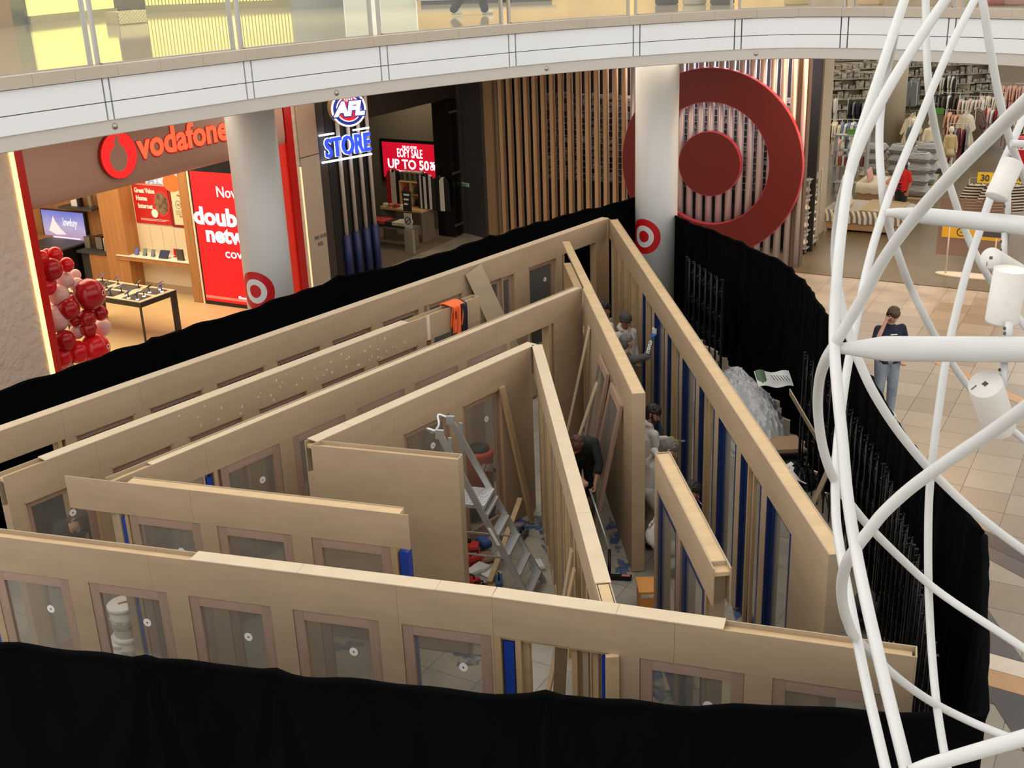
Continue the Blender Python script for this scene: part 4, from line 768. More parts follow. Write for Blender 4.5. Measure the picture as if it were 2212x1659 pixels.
gp_ = Plane(gl, TP.P(0.02, 0)); mb = MB(); q = gp_.px(1003, 398); gp_.box(mb, q[0] - 0.2, q[0] + 0.2, q[1] - 0.05, q[1] + 0.05, 0, 0.02); t = mb.build('exit_plate', mat('green_plate', (190, 214, 194), 0.5), label='small pale green plate on the grey wall', cat='sign'); word(gp_, t, 'EMERGENCY', q[0] - 0.16, q[1] - 0.03, 0.075, 0.02, mat('plate_text', (40, 110, 60), 0.5), 0.32)
swall('wall_interior', gl + IN * 0.45, gl + IN * 0.0, 0, 5.2, M_CHAR); IP = Plane((-4.3, 33.2), (-1.2, 31.3)); q0, q1 = IP.px(833, 381), IP.px(952, 386); qt = IP.px(831, 305)
t = thing('sale_screen', IP.P((q0[0] + q1[0]) / 2, q0[1], 0.05), 'red shop screen reading EOFY SALE UP TO 50% OFF', 'screen')
mb = MB(); IP.box(mb, q0[0] - 0.08, q1[0] + 0.08, q0[1] - 0.1, qt[1] + 0.08, 0.002, 0.06); mb.build('casing', M_ALUB, t); mb = MB(); IP.box(mb, q0[0], q1[0], q0[1], qt[1], 0.06, 0.065); mb.build('display', emis('sale_red', (206, 16, 44), 0.75), t)
sw = q1[0] - q0[0]; sh = qt[1] - q0[1]; cx_ = q0[0] + sw * 0.5; LWm = emis('sale_white', (250, 245, 250), 1.4)
word(IP, t, 'THE AFL STORE', cx_, q0[1] + sh * 0.85, 0.10, 0.066, LWm, sw * 0.26, 0.0, 'CENTER'); word(IP, t, 'EOFY SALE', cx_, q0[1] + sh * 0.60, 0.34, 0.066, LWm, sw * 0.45, 0.012, 'CENTER'); word(IP, t, 'UP TO 50', q0[0] + sw * 0.09, q0[1] + sh * 0.28, 0.36, 0.066, LWm, sw * 0.74, 0.02); word(IP, t, '%', q0[0] + sw * 0.85, q0[1] + sh * 0.40, 0.17, 0.066, LWm, sw * 0.09, 0.03); word(IP, t, 'OFF', q0[0] + sw * 0.85, q0[1] + sh * 0.29, 0.15, 0.066, LWm, sw * 0.13, 0.03); word(IP, t, 'Selected Items Online & In-Store', cx_, q0[1] + sh * 0.18, 0.09, 0.066, LWm, sw * 0.52, 0.0, 'CENTER')
# shop furniture
def at_s(x, y, z=0): p = at(x, y, z); return p
M_BIRCH = mat('birch_ply', (206, 172, 118), 0.5, noise=0.08, scale=(8, 8, 2))
tp = at(870, 521, 0); du = IP.u; dn = IP.n
t = thing('merch_table', tp, 'birch table with caps and folded goods below the sale screen', 'table')
def fb(mb, o_, a0, a1, b0, b1, z0, z1): mb.hexa([o_ + du * a_ + dn * b_ + UP * z0 for a_, b_ in ((a0, b1), (a1, b1), (a1, b0), (a0, b0))] + [o_ + du * a_ + dn * b_ + UP * z1 for a_, b_ in ((a0, b1), (a1, b1), (a1, b0), (a0, b0))])
tq = tp - dn * 0.35
mb = MB(); fb(mb, tq, -0.68, 0.68, -0.3, 0.35, 0.82, 0.87); mb.build('table_top', M_BIRCH, t)
for a_ in (-0.66, 0.6): mb = MB(); fb(mb, tq, a_, a_ + 0.05, -0.25, 0.3, 0, 0.82); mb.build('leg', M_CHAR2, t)
t = thing('cube_shelf', tq - dn * 0.1 + UP * 0.87, 'birch cube shelf standing on the merch table', 'shelf')
for a_ in (-0.22, 0.12, 0.44): mb = MB(); fb(mb, tq, a_, a_ + 0.03, -0.3, 0.05, 0.871, 1.56); mb.build('upright', M_BIRCH, t)
for z_ in (0.871, 1.2, 1.53): mb = MB(); fb(mb, tq, -0.19, 0.44, -0.3, 0.05, z_, z_ + 0.025); mb.build('shelf', M_BIRCH, t)
for k in range(4): mb = MB(); fb(mb, tq, -0.2 + 0.165 * k, -0.07 + 0.165 * k, -0.25, -0.02, 1.556, 1.80); mb.cur = 1; fb(mb, tq, -0.18 + 0.165 * k, -0.09 + 0.165 * k, -0.02, -0.016, 1.58, 1.77); mb.build('boxed_figure', [mat('clear_box', (150, 140, 110), 0.3), M_CHAR], label='boxed collectable in the row on top of the cube shelf', cat='box', group='boxes on the cube shelf')
for k, (a_, z_, c_) in enumerate([(-0.13, 1.23, (150, 40, 40)), (-0.03, 0.9, (160, 150, 130)), (0.22, 1.23, (60, 60, 66)), (0.22, 0.9, (24, 24, 28))]): mb = MB(); mb.ball(tq + du * (a_ + 0.05) - dn * 0.08 + UP * (z_ + 0.09), 0.085, 10, 6, (1, 1, 1)); mb.obox(tq + du * (a_ + 0.05) + dn * 0.03 + UP * (z_ + 0.05), du * 0.06, dn * 0.06, UP * 0.006); mb.build('cap', mat('cap_%d' % k, c_, 0.7), label=['red cap in the cube shelf', 'cream cap in the cube shelf', 'grey cap in the upper right cube', 'black cap in the lower right cube'][k], cat='cap')
for k, c_ in enumerate([(200, 190, 160), (180, 120, 70), (160, 60, 50), (210, 200, 180)]):
    mb = MB(); p = tq + du * (-0.62 + 0.19 * k) + dn * 0.17 + UP * 0.872; mb.ball(p + UP * 0.05, 0.08, 10, 6, (1.1, 0.9, 0.6)); mb.obox(p + dn * 0.09 + UP * 0.012, du * 0.07, dn * 0.06, UP * 0.006); mb.build('cap', mat('tcap_%d' % k, c_, 0.7), label=['cream cap at the left end of the birch table', 'tan cap on the birch table', 'red cap on the birch table', 'pale cap beside the sign stand on the birch table'][k], cat='cap')
t2 = tq + dn * 0.75; t = thing('low_table', t2, 'low table stacked with folded red and white shirts', 'table'); mb = MB(); fb(mb, t2, -0.7, 0.75, -0.2, 0.3, 0.5, 0.54); mb.build('table_top', M_CHAR2, t)
for a_ in (-0.66, 0.68): mb = MB(); fb(mb, t2, a_, a_ + 0.04, -0.15, 0.25, 0, 0.5); mb.build('leg', M_CHAR2, t)
for k, c_ in enumerate([(190, 30, 36), (170, 60, 56), (200, 60, 60), (60, 30, 34), (220, 210, 190), (206, 200, 180)]): mb = MB(); fb(mb, t2, -0.66 + 0.21 * k, -0.48 + 0.21 * k, -0.15, 0.26, 0.541, 0.60); mb.cur = 1; fb(mb, t2, -0.66 + 0.21 * k, -0.48 + 0.21 * k, -0.15, 0.27, 0.60, 0.68); mb.build('folded_shirt', [mat('fold_dark', (40, 36, 36), 0.8), mat('fold_%d' % k, c_, 0.8)], label=['crimson folded shirts, left end of the low table', 'brick folded shirts, second on the low table', 'red folded shirts, third on the low table', 'maroon folded shirts, middle of the low table', 'cream folded shirts on the low table', 'pale folded shirts, right end of the low table'][k], cat='shirt')
def jersey(p, h, cols, label, ux, nn):
    t = thing('football_jersey', p, label, 'jersey'); L_ = [(-0.5, 0), (-0.48, 0.55), (-0.56, 0.8), (-0.36, 0.98), (-0.16, 1.0), (0, 0.9), (0.16, 1.0), (0.36, 0.98), (0.56, 0.8), (0.48, 0.55), (0.5, 0)]
    nst = len(cols); w_ = h * 0.5
    for k, c_ in enumerate(cols):
        a0, a1 = -0.56 + 1.12 * k / nst, -0.56 + 1.12 * (k + 1) / nst
        def top(a_):
            L2 = [(-0.56, 0.8), (-0.36, 0.98), (-0.16, 1.0), (0, 0.9), (0.16, 1.0), (0.36, 0.98), (0.56, 0.8)]
            for (x1, y1), (x2, y2) in zip(L2, L2[1:]):
                if x1 <= a_ <= x2 + 1e-6: return y1 + (y2 - y1) * (a_ - x1) / (x2 - x1)
            return 0.8
        mid = (a0 + a1) / 2; bot = 0.0 if abs(mid) < 0.5 else 0.6; mb = MB(); mb.prism([p + ux * a_ * w_ + UP * z_ * h for a_, z_ in ((a0, bot), (a1, bot), (a1, top(a1)), (mid, top(mid)), (a0, top(a0)))], nn * (0.06 + 0.05 * (1 - abs(mid) * 1.6))); mb.build('stripe', mat('jersey_%d%d%d' % c_, c_, 0.8), t)
    mb = MB(); mb.lathe([(0.05, 0), (0.06, 0.04), (0.04, 0.08), (0, 0.1)], p + UP * h * 0.93 + nn * 0.05, 10); mb.build('neck_form', M_ALUB, t); return t
K, Wt, Rd = (24, 22, 24), (222, 212, 196), (196, 24, 36)
jersey(tq - du * 0.52 - dn * 0.2 + UP * 0.9, 0.9, [Rd, Rd, Wt, Wt, K, K], 'red white and black football jersey left of the cube shelf', du, dn); jersey(tq + du * 0.66 - dn * 0.0 + UP * 0.88, 0.92, [K, Wt, K, Wt, K, Wt, K], 'black and white striped football jersey right of the cube shelf', du, dn); jersey(tq + du * 0.95 - dn * 0.25 + UP * 0.8, 0.9, [K, K, Wt, K], 'dark football jersey half hidden by the black folded doors', du, dn)
ps = at(887, 547, 0); t = thing('sign_stand', ps, 'slim stand with notices in front of the merch table', 'sign stand')
mb = MB(); fb(mb, ps, -0.13, 0.13, -0.05, 0.05, 0, 0.62); mb.build('pedestal', mat('stand_grey', (150, 142, 126), 0.4), t); mb = MB(); fb(mb, ps, -0.12, 0.12, 0.0, 0.02, 0.66, 1.05); mb.build('notice', mat('notice_white', (190, 186, 176), 0.5), t); mb = MB(); fb(mb, ps, -0.13, 0.13, -0.01, 0.01, 1.1, 1.62); mb.build('board', mat('chalk_board', (44, 42, 40), 0.4), t)
sp_ = Plane(ps - du, ps + du); n = 20; mb = MB(); mb.ring([sp_.P(1 + 0.09 * math.cos(6.283 * k / n), 0.86 + 0.1 * math.sin(6.283 * k / n), 0.02) for k in range(n)], [sp_.P(1 + 0.07 * math.cos(6.283 * k / n), 0.86 + 0.08 * math.sin(6.283 * k / n), 0.02) for k in range(n)], sp_.n * 0.004); mb.obox(sp_.P(1, 0.86, 0.024), (du + UP) * 0.05, dn * 0.002, (du - UP) * 0.008); mb.build('no_entry_ring', M_ALUB, t)
for k, (z_, s_) in enumerate([(1.5, 'A'), (1.38, 'B'), (1.26, 'C')]): mb = MB(); fb(mb, ps, -0.09, 0.09 - 0.03 * k, 0.01, 0.013, z_, z_ + 0.05); mb.build('print_line', W_P, t)
# hanging caps at the shop edge
for k in range(9):
    p = VP_.P(10.85, 0.7 + 0.42 * k, -0.45); mb = MB(); c_ = [(190, 50, 40), (30, 34, 60), (40, 38, 40), (200, 190, 170), (220, 90, 40), (36, 40, 80), (40, 36, 36), (210, 200, 180), (180, 60, 40)][k]; mb.ball(p, 0.14, 10, 6, (1.0, 0.8, 0.8)); mb.obox(p + VP_.n * 0.12 - UP * 0.05, VP_.u * 0.1, VP_.n * 0.09, UP * 0.01); mb.build('hanging_cap', mat('hcap_%d' % k, c_, 0.7), label='cap on the vertical display just inside the sports shop entrance', cat='cap', group='caps hung inside the sports shop entrance')
# ---- wood slat wall and metal slats
M_SLAT = mat('slat_timber', (188, 152, 114), 0.5, noise=0.10, scale=(10, 10, 0.8)); M_MSLAT = mat('anodised_slat', (206, 194, 196), 0.36, metal=0.45)
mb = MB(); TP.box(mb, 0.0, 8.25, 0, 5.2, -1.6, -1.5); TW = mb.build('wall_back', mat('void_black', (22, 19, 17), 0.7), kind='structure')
mb = MB(); TP.box(mb, 8.1, 8.34, 0, 5.2, -0.25, 0.0); mb.build('trim_3', mat('brown_trim', (92, 74, 60), 0.5), kind='structure')
mb = MB(); TP.box(mb, 0.0, 0.24, 0, 5.2, -0.3, 0.02); mb.build('wall_corner', mat('tan_corner', (150, 122, 90), 0.5), kind='structure')
mb = MB(); TP.box(mb, -0.1, 0.0, 0, 5.2, -1.6, 0.0); mb.build('wall_return', M_CHAR, kind='structure')
SLW = thing('wall_slatted', TP.P(4, 0), kind='structure')
ns = 24; src = None
for k in range(15):
    s_ = 0.42 + k * 0.243
    mb = MB(); TP.box(mb, s_, s_ + 0.09, 0, 5.2, -0.16, 0.0); mb.build('slat', M_SLAT, SLW)
for k in range(18):
    s_ = 0.42 + (15 + k) * 0.243
    if s_ > 8.2: break
    mb = MB(); c = TP.P(s_ + 0.05, 0, -0.06); mb.cyl(c, c + UP * 5.2, 0.085, 12); mb.build('metal_slat', M_MSLAT, SLW)
t = thing('stock_rack', TP.P(3.2, 0, -1.0), 'dark gridded stock rack glimpsed behind the timber slats', 'rack')
mb = MB(); rr = random.Random(3)
for k in range(14): TP.box(mb, 1.3, 7.6, 1.55 + 0.16 * k, 1.57 + 0.16 * k, -0.95, -0.9)
for k in range(40): TP.box(mb, 1.3 + 0.16 * k, 1.315 + 0.16 * k, 1.5, 3.75, -0.95, -0.93)
mb.build('grid', mat('rack_steel', (120, 116, 110), 0.4, metal=0.4), t)
mb = MB()
for i in range(14):
    for k in range(40):
        if rr.random() < 0.6: w_ = rr.uniform(0.05, 0.13); TP.box(mb, 1.32 + 0.16 * k, 1.32 + 0.16 * k + w_, 1.575 + 0.16 * i, 1.575 + 0.16 * i + rr.uniform(0.04, 0.12), -1.1, -0.97)
mb.build('stock_items', mat('stock_mix', (60, 58, 54), 0.6, col2=(190, 184, 172), scale=(7, 7, 9)), t, kind='stuff')
# ---- big bullseye
cS, cZ, BR = 6.14, 2.36, 2.21; t = thing('bullseye_sign', TP.P(cS, cZ - BR, 0.25), 'giant dark red bullseye ring sign on the metal slats', 'sign')
M_BULL = mat('bullseye_red', (104, 22, 14), 0.5); M_BULE = mat('bullseye_rim', (196, 70, 84), 0.35); n = 72
def circ(r, d): return [TP.P(cS + r * math.cos(6.283185 * k / n), cZ + r * math.sin(6.283185 * k / n), d) for k in range(n)]
mb = MB(); mb.ring(circ(BR, 0.06), circ(1.43, 0.06), TP.n * 0.16); mb.build('outer_ring_side', M_BULE, t); mb = MB(); mb.ring(circ(BR - 0.015, 0.22), circ(1.445, 0.22), TP.n * 0.012); mb.build('outer_ring_face', M_BULL, t)
mb = MB(); mb.prism(circ(0.76, 0.06), TP.n * 0.16); mb.build('centre_side', M_BULE, t); mb = MB(); mb.prism(circ(0.745, 0.22), TP.n * 0.012); mb.build('centre_face', M_BULL, t)
for r_ in (0.5, 1.62, 2.0):
    mb = MB()
    for k in range(8): a_ = 6.283 * k / 8; mb.cyl(TP.P(cS + r_ * math.cos(a_), cZ + r_ * math.sin(a_), -0.06), TP.P(cS + r_ * math.cos(a_), cZ + r_ * math.sin(a_), 0.07), 0.02, 6)
    mb.build('bracket', M_STEEL, t)
# ================================================================== shop lamps (ceiling panels under the slab), then added soffit fill lights
area('phone_shop_ceiling_light', VP_.P(4.2, 4.6, -3.2), 6, 4, 430, (1.0, 0.83, 0.55), (0, 0, R(60)))
area('sports_shop_ceiling_light', (-2.6, 30.9, 4.6), 1.6, 1.2, 60, (1.0, 0.84, 0.6))
area('bullseye_wash_light', TP.P(6.0, 5.0, -0.55), 4.4, 0.35, 150, (0.95, 0.90, 1.0), (0, 0, R(-28)))
area('store_ceiling_light', (10.5, 36, 5.0), 12, 14, 620, (1.0, 0.93, 0.80))
area('store_ceiling_light', (11, 50, 5.0), 14, 14, 620, (1.0, 0.93, 0.80))
area('soffit_fill_light', (-1.0, 24.6, 5.15), 9, 4.0, 190, (1.0, 0.86, 0.68))  # added fill light where the slab blocks the skylight
area('soffit_fill_light', (8.6, 24.5, 5.15), 5, 4.0, 330, (1.0, 0.64, 0.36))
area('soffit_fill_light', (-5.9, 19.2, 5.15), 4.5, 1.2, 34, (1.0, 0.82, 0.64), (0, 0, R(50)))  # added fill light to brighten the phone shop facade and pillar
# ================================================================== people
SKIN1 = mat('skin_light', (206, 158, 132), 0.55, noise=0.05, scale=(9, 9, 9)); SKIN2 = mat('skin_tan', (158, 108, 80), 0.55, noise=0.05, scale=(9, 9, 9))
def fused(segs, vox, smooth_it=3):
    """capsules [(p,r0,q,r1)] fused into one continuous skin with a voxel remesh"""
    b = MB()
    for p, r0, q, r1 in segs:
        p, q = Vector(p), Vector(q); d = q - p; L_ = d.length
        if L_ < 1e-5: b.ball(p, r0, 14, 9); continue
        d.normalize(); pr = []
        for k in range(5): a = math.pi / 2 * k / 4; pr.append((max(1e-4, r0 * math.sin(a)), -r0 * math.cos(a)))
        for k in range(1, 5): a = math.pi / 2 * k / 4; pr.append((max(1e-4, r1 * math.cos(a)), L_ + r1 * math.sin(a)))
        b.lathe(pr, p, 14, d)
    me = bpy.data.meshes.new('tmp'); me.from_pydata(b.v, [], b.f); ob = bpy.data.objects.new('tmp', me); COL.objects.link(ob)
    md = ob.modifiers.new('r', 'REMESH'); md.mode = 'VOXEL'; md.voxel_size = vox
    if smooth_it: ms = ob.modifiers.new('s', 'SMOOTH'); ms.iterations = smooth_it; ms.factor = 0.5
    dg = bpy.context.evaluated_depsgraph_get(); e = ob.evaluated_get(dg).to_mesh(); vs = [v.co.copy() for v in e.vertices]; fs = [tuple(p.vertices) for p in e.polygons]
    ob.evaluated_get(dg).to_mesh_clear(); bpy.data.objects.remove(ob); bpy.data.meshes.remove(me); return vs, fs
def bone_hand(wr, dirv, palm_n, curl, thumb_side, s=1.0):
    """palm, four unequal bent fingers and a thumb leaving the side of the palm"""
    d = Vector(dirv).normalized(); n = (Vector(palm_n) - d * Vector(palm_n).dot(d)).normalized(); sd = d.cross(n).normalized() * thumb_side; S = []; wr = Vector(wr)
    for k in (-1, -0.3, 0.35, 1): S.append((wr + d * 0.01 * s + sd * 0.016 * k * s, 0.017 * s, wr + d * 0.085 * s + sd * 0.03 * k * s, 0.0135 * s))
    for k, L_ in ((1.0, 0.068), (0.35, 0.078), (-0.3, 0.073), (-1.0, 0.056)):
        p = wr + d * 0.088 * s + sd * 0.03 * k * s; a = 0.25 + curl; L_ *= s
        for j, fr in enumerate((0.45, 0.32, 0.23)):
            q = p + (d * math.cos(a) + n * math.sin(a)) * L_ * fr; S.append((p, (0.0105 - 0.001 * j) * s, q, (0.0098 - 0.001 * j) * s)); p = q; a += 0.35 + curl * 0.8
    p = wr + d * 0.025 * s + sd * 0.02 * s; dd = (d * 0.75 + sd * 0.75 + n * (0.25 + curl * 0.3)).normalized(); q = p + dd * 0.05 * s; S.append((p, 0.0145 * s, q, 0.0115 * s)); S.append((q, 0.0115 * s, q + (d * 0.9 + sd * 0.15 + n * (0.3 + curl * 0.4)).normalized() * 0.036 * s, 0.0095 * s)); return S
def person(label, J, skin, top_m, leg_m, hair_m, face, hair='short', sleeve='long', top_over=0.0, shoes=None, hands=True, curl=(0.5, 0.5), hood=False, beanie=None, sc=1.0, look_up=None, glove=None, legs=True, loose=1.0, cat='person', beard=None, vox=0.014):
    """J: joint positions (world). hip, chest, neck, head, sL eL wL sR eR wR, hL kL aL hR kR aR"""
    J = {k: Vector(v) for k, v in J.items()}; base = J['base'] if 'base' in J else Vector((J['hip'].x, J['hip'].y, 0)); t = thing('person', base, label, cat)
    fv = Vector(face).normalized(); hu = (J['head'] - J['neck']).normalized() if look_up is None else Vector(look_up).normalized(); hu = (hu - fv * hu.dot(fv)).normalized(); hs = fv.cross(hu); h = J['head']; k_ = sc
    lat = (J['sL'] - J['sR']).normalized(); ax_ = (J['chest'] - J['hip']).normalized(); S = []
    for g_ in (-1, 1): S += [(J['hip'] + lat * 0.065 * g_, 0.105 * k_, J['chest'] + lat * 0.07 * g_, 0.112 * k_), (J['chest'] + lat * 0.06 * g_, 0.105 * k_, J['neck'] - (J['neck'] - J['chest']).normalized() * 0.07, 0.06 * k_)]
    S += [(J['neck'] - (J['neck'] - J['chest']).normalized() * 0.04, 0.058 * k_, h - hu * 0.05, 0.052 * k_)]
    for a in ('L', 'R'): S += [(J['chest'] * 0.45 + J['neck'] * 0.55 - (J['neck'] - J['chest']).normalized() * 0.05, 0.07 * k_, J['s' + a], 0.055 * k_), (J['s' + a], 0.053 * k_, J['e' + a], 0.042 * k_), (J['e' + a], 0.042 * k_, J['w' + a], 0.029 * k_)]
    if legs:
        for a in ('L', 'R'): S += [(J['hip'], 0.11 * k_, J['h' + a], 0.095 * k_), (J['h' + a], 0.088 * k_, J['k' + a], 0.06 * k_), (J['k' + a], 0.058 * k_, J['a' + a], 0.04 * k_)]
    # head: cranium, jaw, brow, nose, chin, ears
    S += [(h + hu * 0.035 - fv * 0.015, 0.088 * k_, h + hu * 0.03 + fv * 0.018, 0.082 * k_), (h - hu * 0.03 + fv * 0.035, 0.062 * k_, h - hu * 0.078 + fv * 0.055, 0.038 * k_)]
    for sg in (-1, 1): S += [(h - hu * 0.02 + hs * sg * 0.028 + fv * 0.045, 0.045 * k_, h - hu * 0.07 + hs * sg * 0.02 + fv * 0.045, 0.034 * k_)]
    vs, fs = fused(S, vox)
    F = [(h + fv * 0.088 + hu * 0.012, 0.011, h + fv * 0.112 - hu * 0.026, 0.0125)]
    for sg in (-1, 1): F += [(h + hs * sg * 0.088 - fv * 0.012 + hu * 0.014, 0.016, h + hs * sg * 0.086 - fv * 0.008 - hu * 0.02, 0.011), (h + hs * sg * 0.014 + fv * 0.094 + hu * 0.034, 0.010, h + hs * sg * 0.05 + fv * 0.08 + hu * 0.036, 0.009), (h + hs * sg * 0.012 + fv * 0.098 - hu * 0.028, 0.008, h + hs * sg * 0.013 + fv * 0.097 - hu * 0.03, 0.008)]
    F += [(h + hs * -0.02 + fv * 0.094 - hu * 0.05, 0.007, h + hs * 0.02 + fv * 0.094 - hu * 0.05, 0.007), (h - hu * 0.088 + fv * 0.08, 0.018, h - hu * 0.09 + fv * 0.078, 0.018)]
    v2, f2 = fused(F, 0.005, 2); n = len(vs); vs += v2; fs += [tuple(i + n for i in f_) for f_ in f2]
    b = MB(); b.smooth = True; b.add(vs, fs); HS = []
    if hands:
        for i, a in enumerate(('L', 'R')):
            if a in hands if isinstance(hands, str) else True:
                d = (J['w' + a] - J['e' + a]).normalized(); dd = J.get('d' + a, d); pn = J.get('n' + a, Vector((0, 0, -1)) if abs(d.z) < 0.7 else fv); HS.append(bone_hand(J['w' + a], dd, pn, curl[i], 1 if a == 'L' else -1))
    if HS and not glove:
        for H in HS: v3, f3 = fused(H, 0.0055, 1); b.add(v3, f3)
    b.build('body', skin, t)
    if HS and glove:
        for H in HS: v3, f3 = fused([(p, r0 + 0.003, q, r1 + 0.003) for p, r0, q, r1 in H], 0.006, 1); g = MB(); g.smooth = True; g.add(v3, f3); g.build('glove', glove, t)
    e = MB()
    for sg in (-1, 1): e.ball(h + hs * sg * 0.031 + fv * 0.079 + hu * 0.016, 0.012, 10, 7)
    e.build('eyes', mat('eye_white', (214, 208, 200), 0.3), t); e = MB()
    for sg in (-1, 1): e.ball(h + hs * sg * 0.031 + fv * 0.0875 + hu * 0.0155, 0.0058, 8, 5)
    e.build('irises', mat('eye_dark', (40, 28, 22), 0.3), t); e = MB(); e.tube([h + hs * -0.026 + fv * 0.099 - hu * 0.052, h + fv * 0.1055 - hu * 0.053, h + hs * 0.026 + fv * 0.099 - hu * 0.052], 0.0035, 6); e.build('mouth', mat('lips', (150, 84, 76), 0.5), t)
    if hair_m and not beanie:
        Hh = [(h + hu * 0.052 - fv * 0.02, 0.094, h + hu * 0.06 + fv * 0.03, 0.082), (h + hu * 0.01 - fv * 0.045, 0.082, h - hu * 0.03 - fv * 0.045, 0.068), (h + hu * 0.085 + fv * 0.03, 0.05, h + hu * 0.088 - fv * 0.02, 0.06), (h + hu * 0.078 + fv * 0.075 + hs * 0.03, 0.022, h + hu * 0.078 + fv * 0.075 - hs * 0.03, 0.022)]
        if hair == 'long': Hh += [(h - fv * 0.05 + hu * 0.02, 0.085, h - fv * 0.07 - hu * 0.2, 0.06)]
        for sg in (-1, 1): Hh += [(h + hs * sg * 0.072 + hu * 0.045, 0.028, h + hs * sg * 0.078 - fv * 0.005 + hu * 0.0, 0.015)]
        rr_ = random.Random(int(abs(h.x * 991)))
        for k in range(46):
            a, c_ = rr_.uniform(0, 6.28), rr_.uniform(0.0, 1.35); d = hu * math.cos(c_) + (hs * math.cos(a) + fv * math.sin(a)) * math.sin(c_)
            if d.dot(fv) > 0.45 and d.dot(hu) < 0.55: continue
            p = h + hu * 0.05 - fv * 0.012 + d * 0.088; Hh.append((p, 0.014, p + d * 0.012 + (hs * rr_.uniform(-1, 1) + fv * 0.6) * 0.012, 0.007))
        v3, f3 = fused(Hh, 0.0065, 1); g = MB(); g.smooth = True; g.add(v3, f3); g.build('hair', hair_m, t)
    if beard:
        Bd = [(h - hu * 0.075 + fv * 0.07 + hs * -0.03, 0.027, h - hu * 0.095 + fv * 0.078, 0.027), (h - hu * 0.075 + fv * 0.07 + hs * 0.03, 0.027, h - hu * 0.095 + fv * 0.078, 0.027)]
        for sg in (-1, 1): Bd += [(h + hs * sg * 0.07 - hu * 0.005 + fv * 0.012, 0.018, h + hs * sg * 0.045 - hu * 0.075 + fv * 0.055, 0.024)]
        Bd += [(h + fv * 0.098 - hu * 0.04 + hs * 0.022, 0.007, h + fv * 0.1 - hu * 0.04 - hs * 0.022, 0.007)]
        v3, f3 = fused(Bd, 0.006, 1); g = MB(); g.smooth = True; g.add(v3, f3); g.build('beard', beard, t)
    if beanie:
        v3, f3 = fused([(h + hu * 0.06 - fv * 0.02, 0.1, h + hu * 0.066 + fv * 0.022, 0.094), (h + hu * 0.03 - fv * 0.045, 0.085, h + hu * 0.0 - fv * 0.04, 0.075)], 0.009, 1); g = MB(); g.smooth = True; g.add(v3, f3); g.build('beanie', beanie, t)
        g = MB(); c = h + hu * 0.035 + fv * 0.0; n = 24; g.tube([c + (hs * math.cos(6.283 * i / n) * 0.095 + fv * math.sin(6.283 * i / n) * 0.108) + hu * 0.012 * math.sin(6.283 * i / n) for i in range(n)], 0.014, 8, closed=True); g.build('beanie_brim', beanie, t)
    # top
    Lz = loose; T = []
    for g_ in (-1, 1): T += [(J['hip'] - ax_ * 0.03 + lat * 0.07 * g_, 0.122 * k_ * Lz, J['chest'] + lat * 0.075 * g_, 0.13 * k_), (J['chest'] + lat * 0.06 * g_, 0.125 * k_, J['chest'] * 0.3 + J['neck'] * 0.7, 0.085 * k_)]
    for sg, a in ((-1, 'L'), (1, 'R')):
        sh = J['chest'] * 0.4 + J['neck'] * 0.6 - (J['neck'] - J['chest']).normalized() * 0.05; T += [(sh, 0.08 * k_, J['s' + a], 0.066 * k_), (J['chest'], 0.12 * k_, J['s' + a], 0.062 * k_)]
        if sleeve == 'long': T += [(J['s' + a], 0.068 * k_, J['e' + a], 0.056 * k_), (J['e' + a], 0.056 * k_, J['e' + a].lerp(J['w' + a], 0.93), 0.043 * k_)]
        elif sleeve == 'pushed': T += [(J['s' + a], 0.068 * k_, J['e' + a], 0.057 * k_), (J['e' + a], 0.057 * k_, J['e' + a].lerp(J['w' + a], 0.35), 0.056 * k_)]
        else: T += [(J['s' + a], 0.068 * k_, J['s' + a].lerp(J['e' + a], 0.68), 0.07 * k_)]
    if hood:
        bk = -fv; nb = J['neck']; T += [(nb + bk * 0.05 + hs * 0.06, 0.05, nb + bk * 0.10, 0.055), (nb + bk * 0.05 - hs * 0.06, 0.05, nb + bk * 0.10, 0.055), (nb + fv * 0.04 + hs * 0.07, 0.032, nb + bk * 0.05 + hs * 0.07, 0.045), (nb + fv * 0.04 - hs * 0.07, 0.032, nb + bk * 0.05 - hs * 0.07, 0.045)]
    rr_ = random.Random(int(abs(J['hip'].x * 777)))
    for k in range(7):   # a few soft wrinkles across back and belly
        c = J['hip'].lerp(J['chest'], rr_.uniform(0.05, 0.8)); sd = fv.cross(J['chest'] - J['hip']).normalized(); o_ = fv * rr_.choice([-1, 1]) * 0.145 * k_; T.append((c + o_ + sd * rr_.uniform(0.02, 0.1), 0.018, c + o_ - sd * rr_.uniform(0.02, 0.1) + UP * rr_.uniform(-0.05, 0.05), 0.014))
    v3, f3 = fused(T, 0.0125, 3); hm = J['hip'] - ax_ * 0.085; v3 = [v - ax_ * (v - hm).dot(ax_) if -0.3 < (v - hm).dot(ax_) < 0 and (v - J['hip']).length < 0.3 else v for v in v3]; g = MB(); g.smooth = True; g.add(v3, f3); top_o = g.build('top', top_m, t)
    if legs:
        Lg = [(J['hip'] - UP * 0.0, 0.148 * k_, J['hip'] + (J['chest'] - J['hip']).normalized() * 0.06, 0.14 * k_)]
        for a in ('L', 'R'): Lg += [(J['hip'], 0.125 * k_, J['h' + a], 0.11 * k_), (J['h' + a], 0.105 * k_ * Lz, J['k' + a], 0.078 * k_ * Lz), (J['k' + a], 0.078 * k_ * Lz, J['a' + a].lerp(J['k' + a], 0.04), 0.066 * k_ * Lz)]
        v3, f3 = fused(Lg, 0.0125, 3); g = MB(); g.smooth = True; g.add(v3, f3); g.build('trousers', leg_m, t)
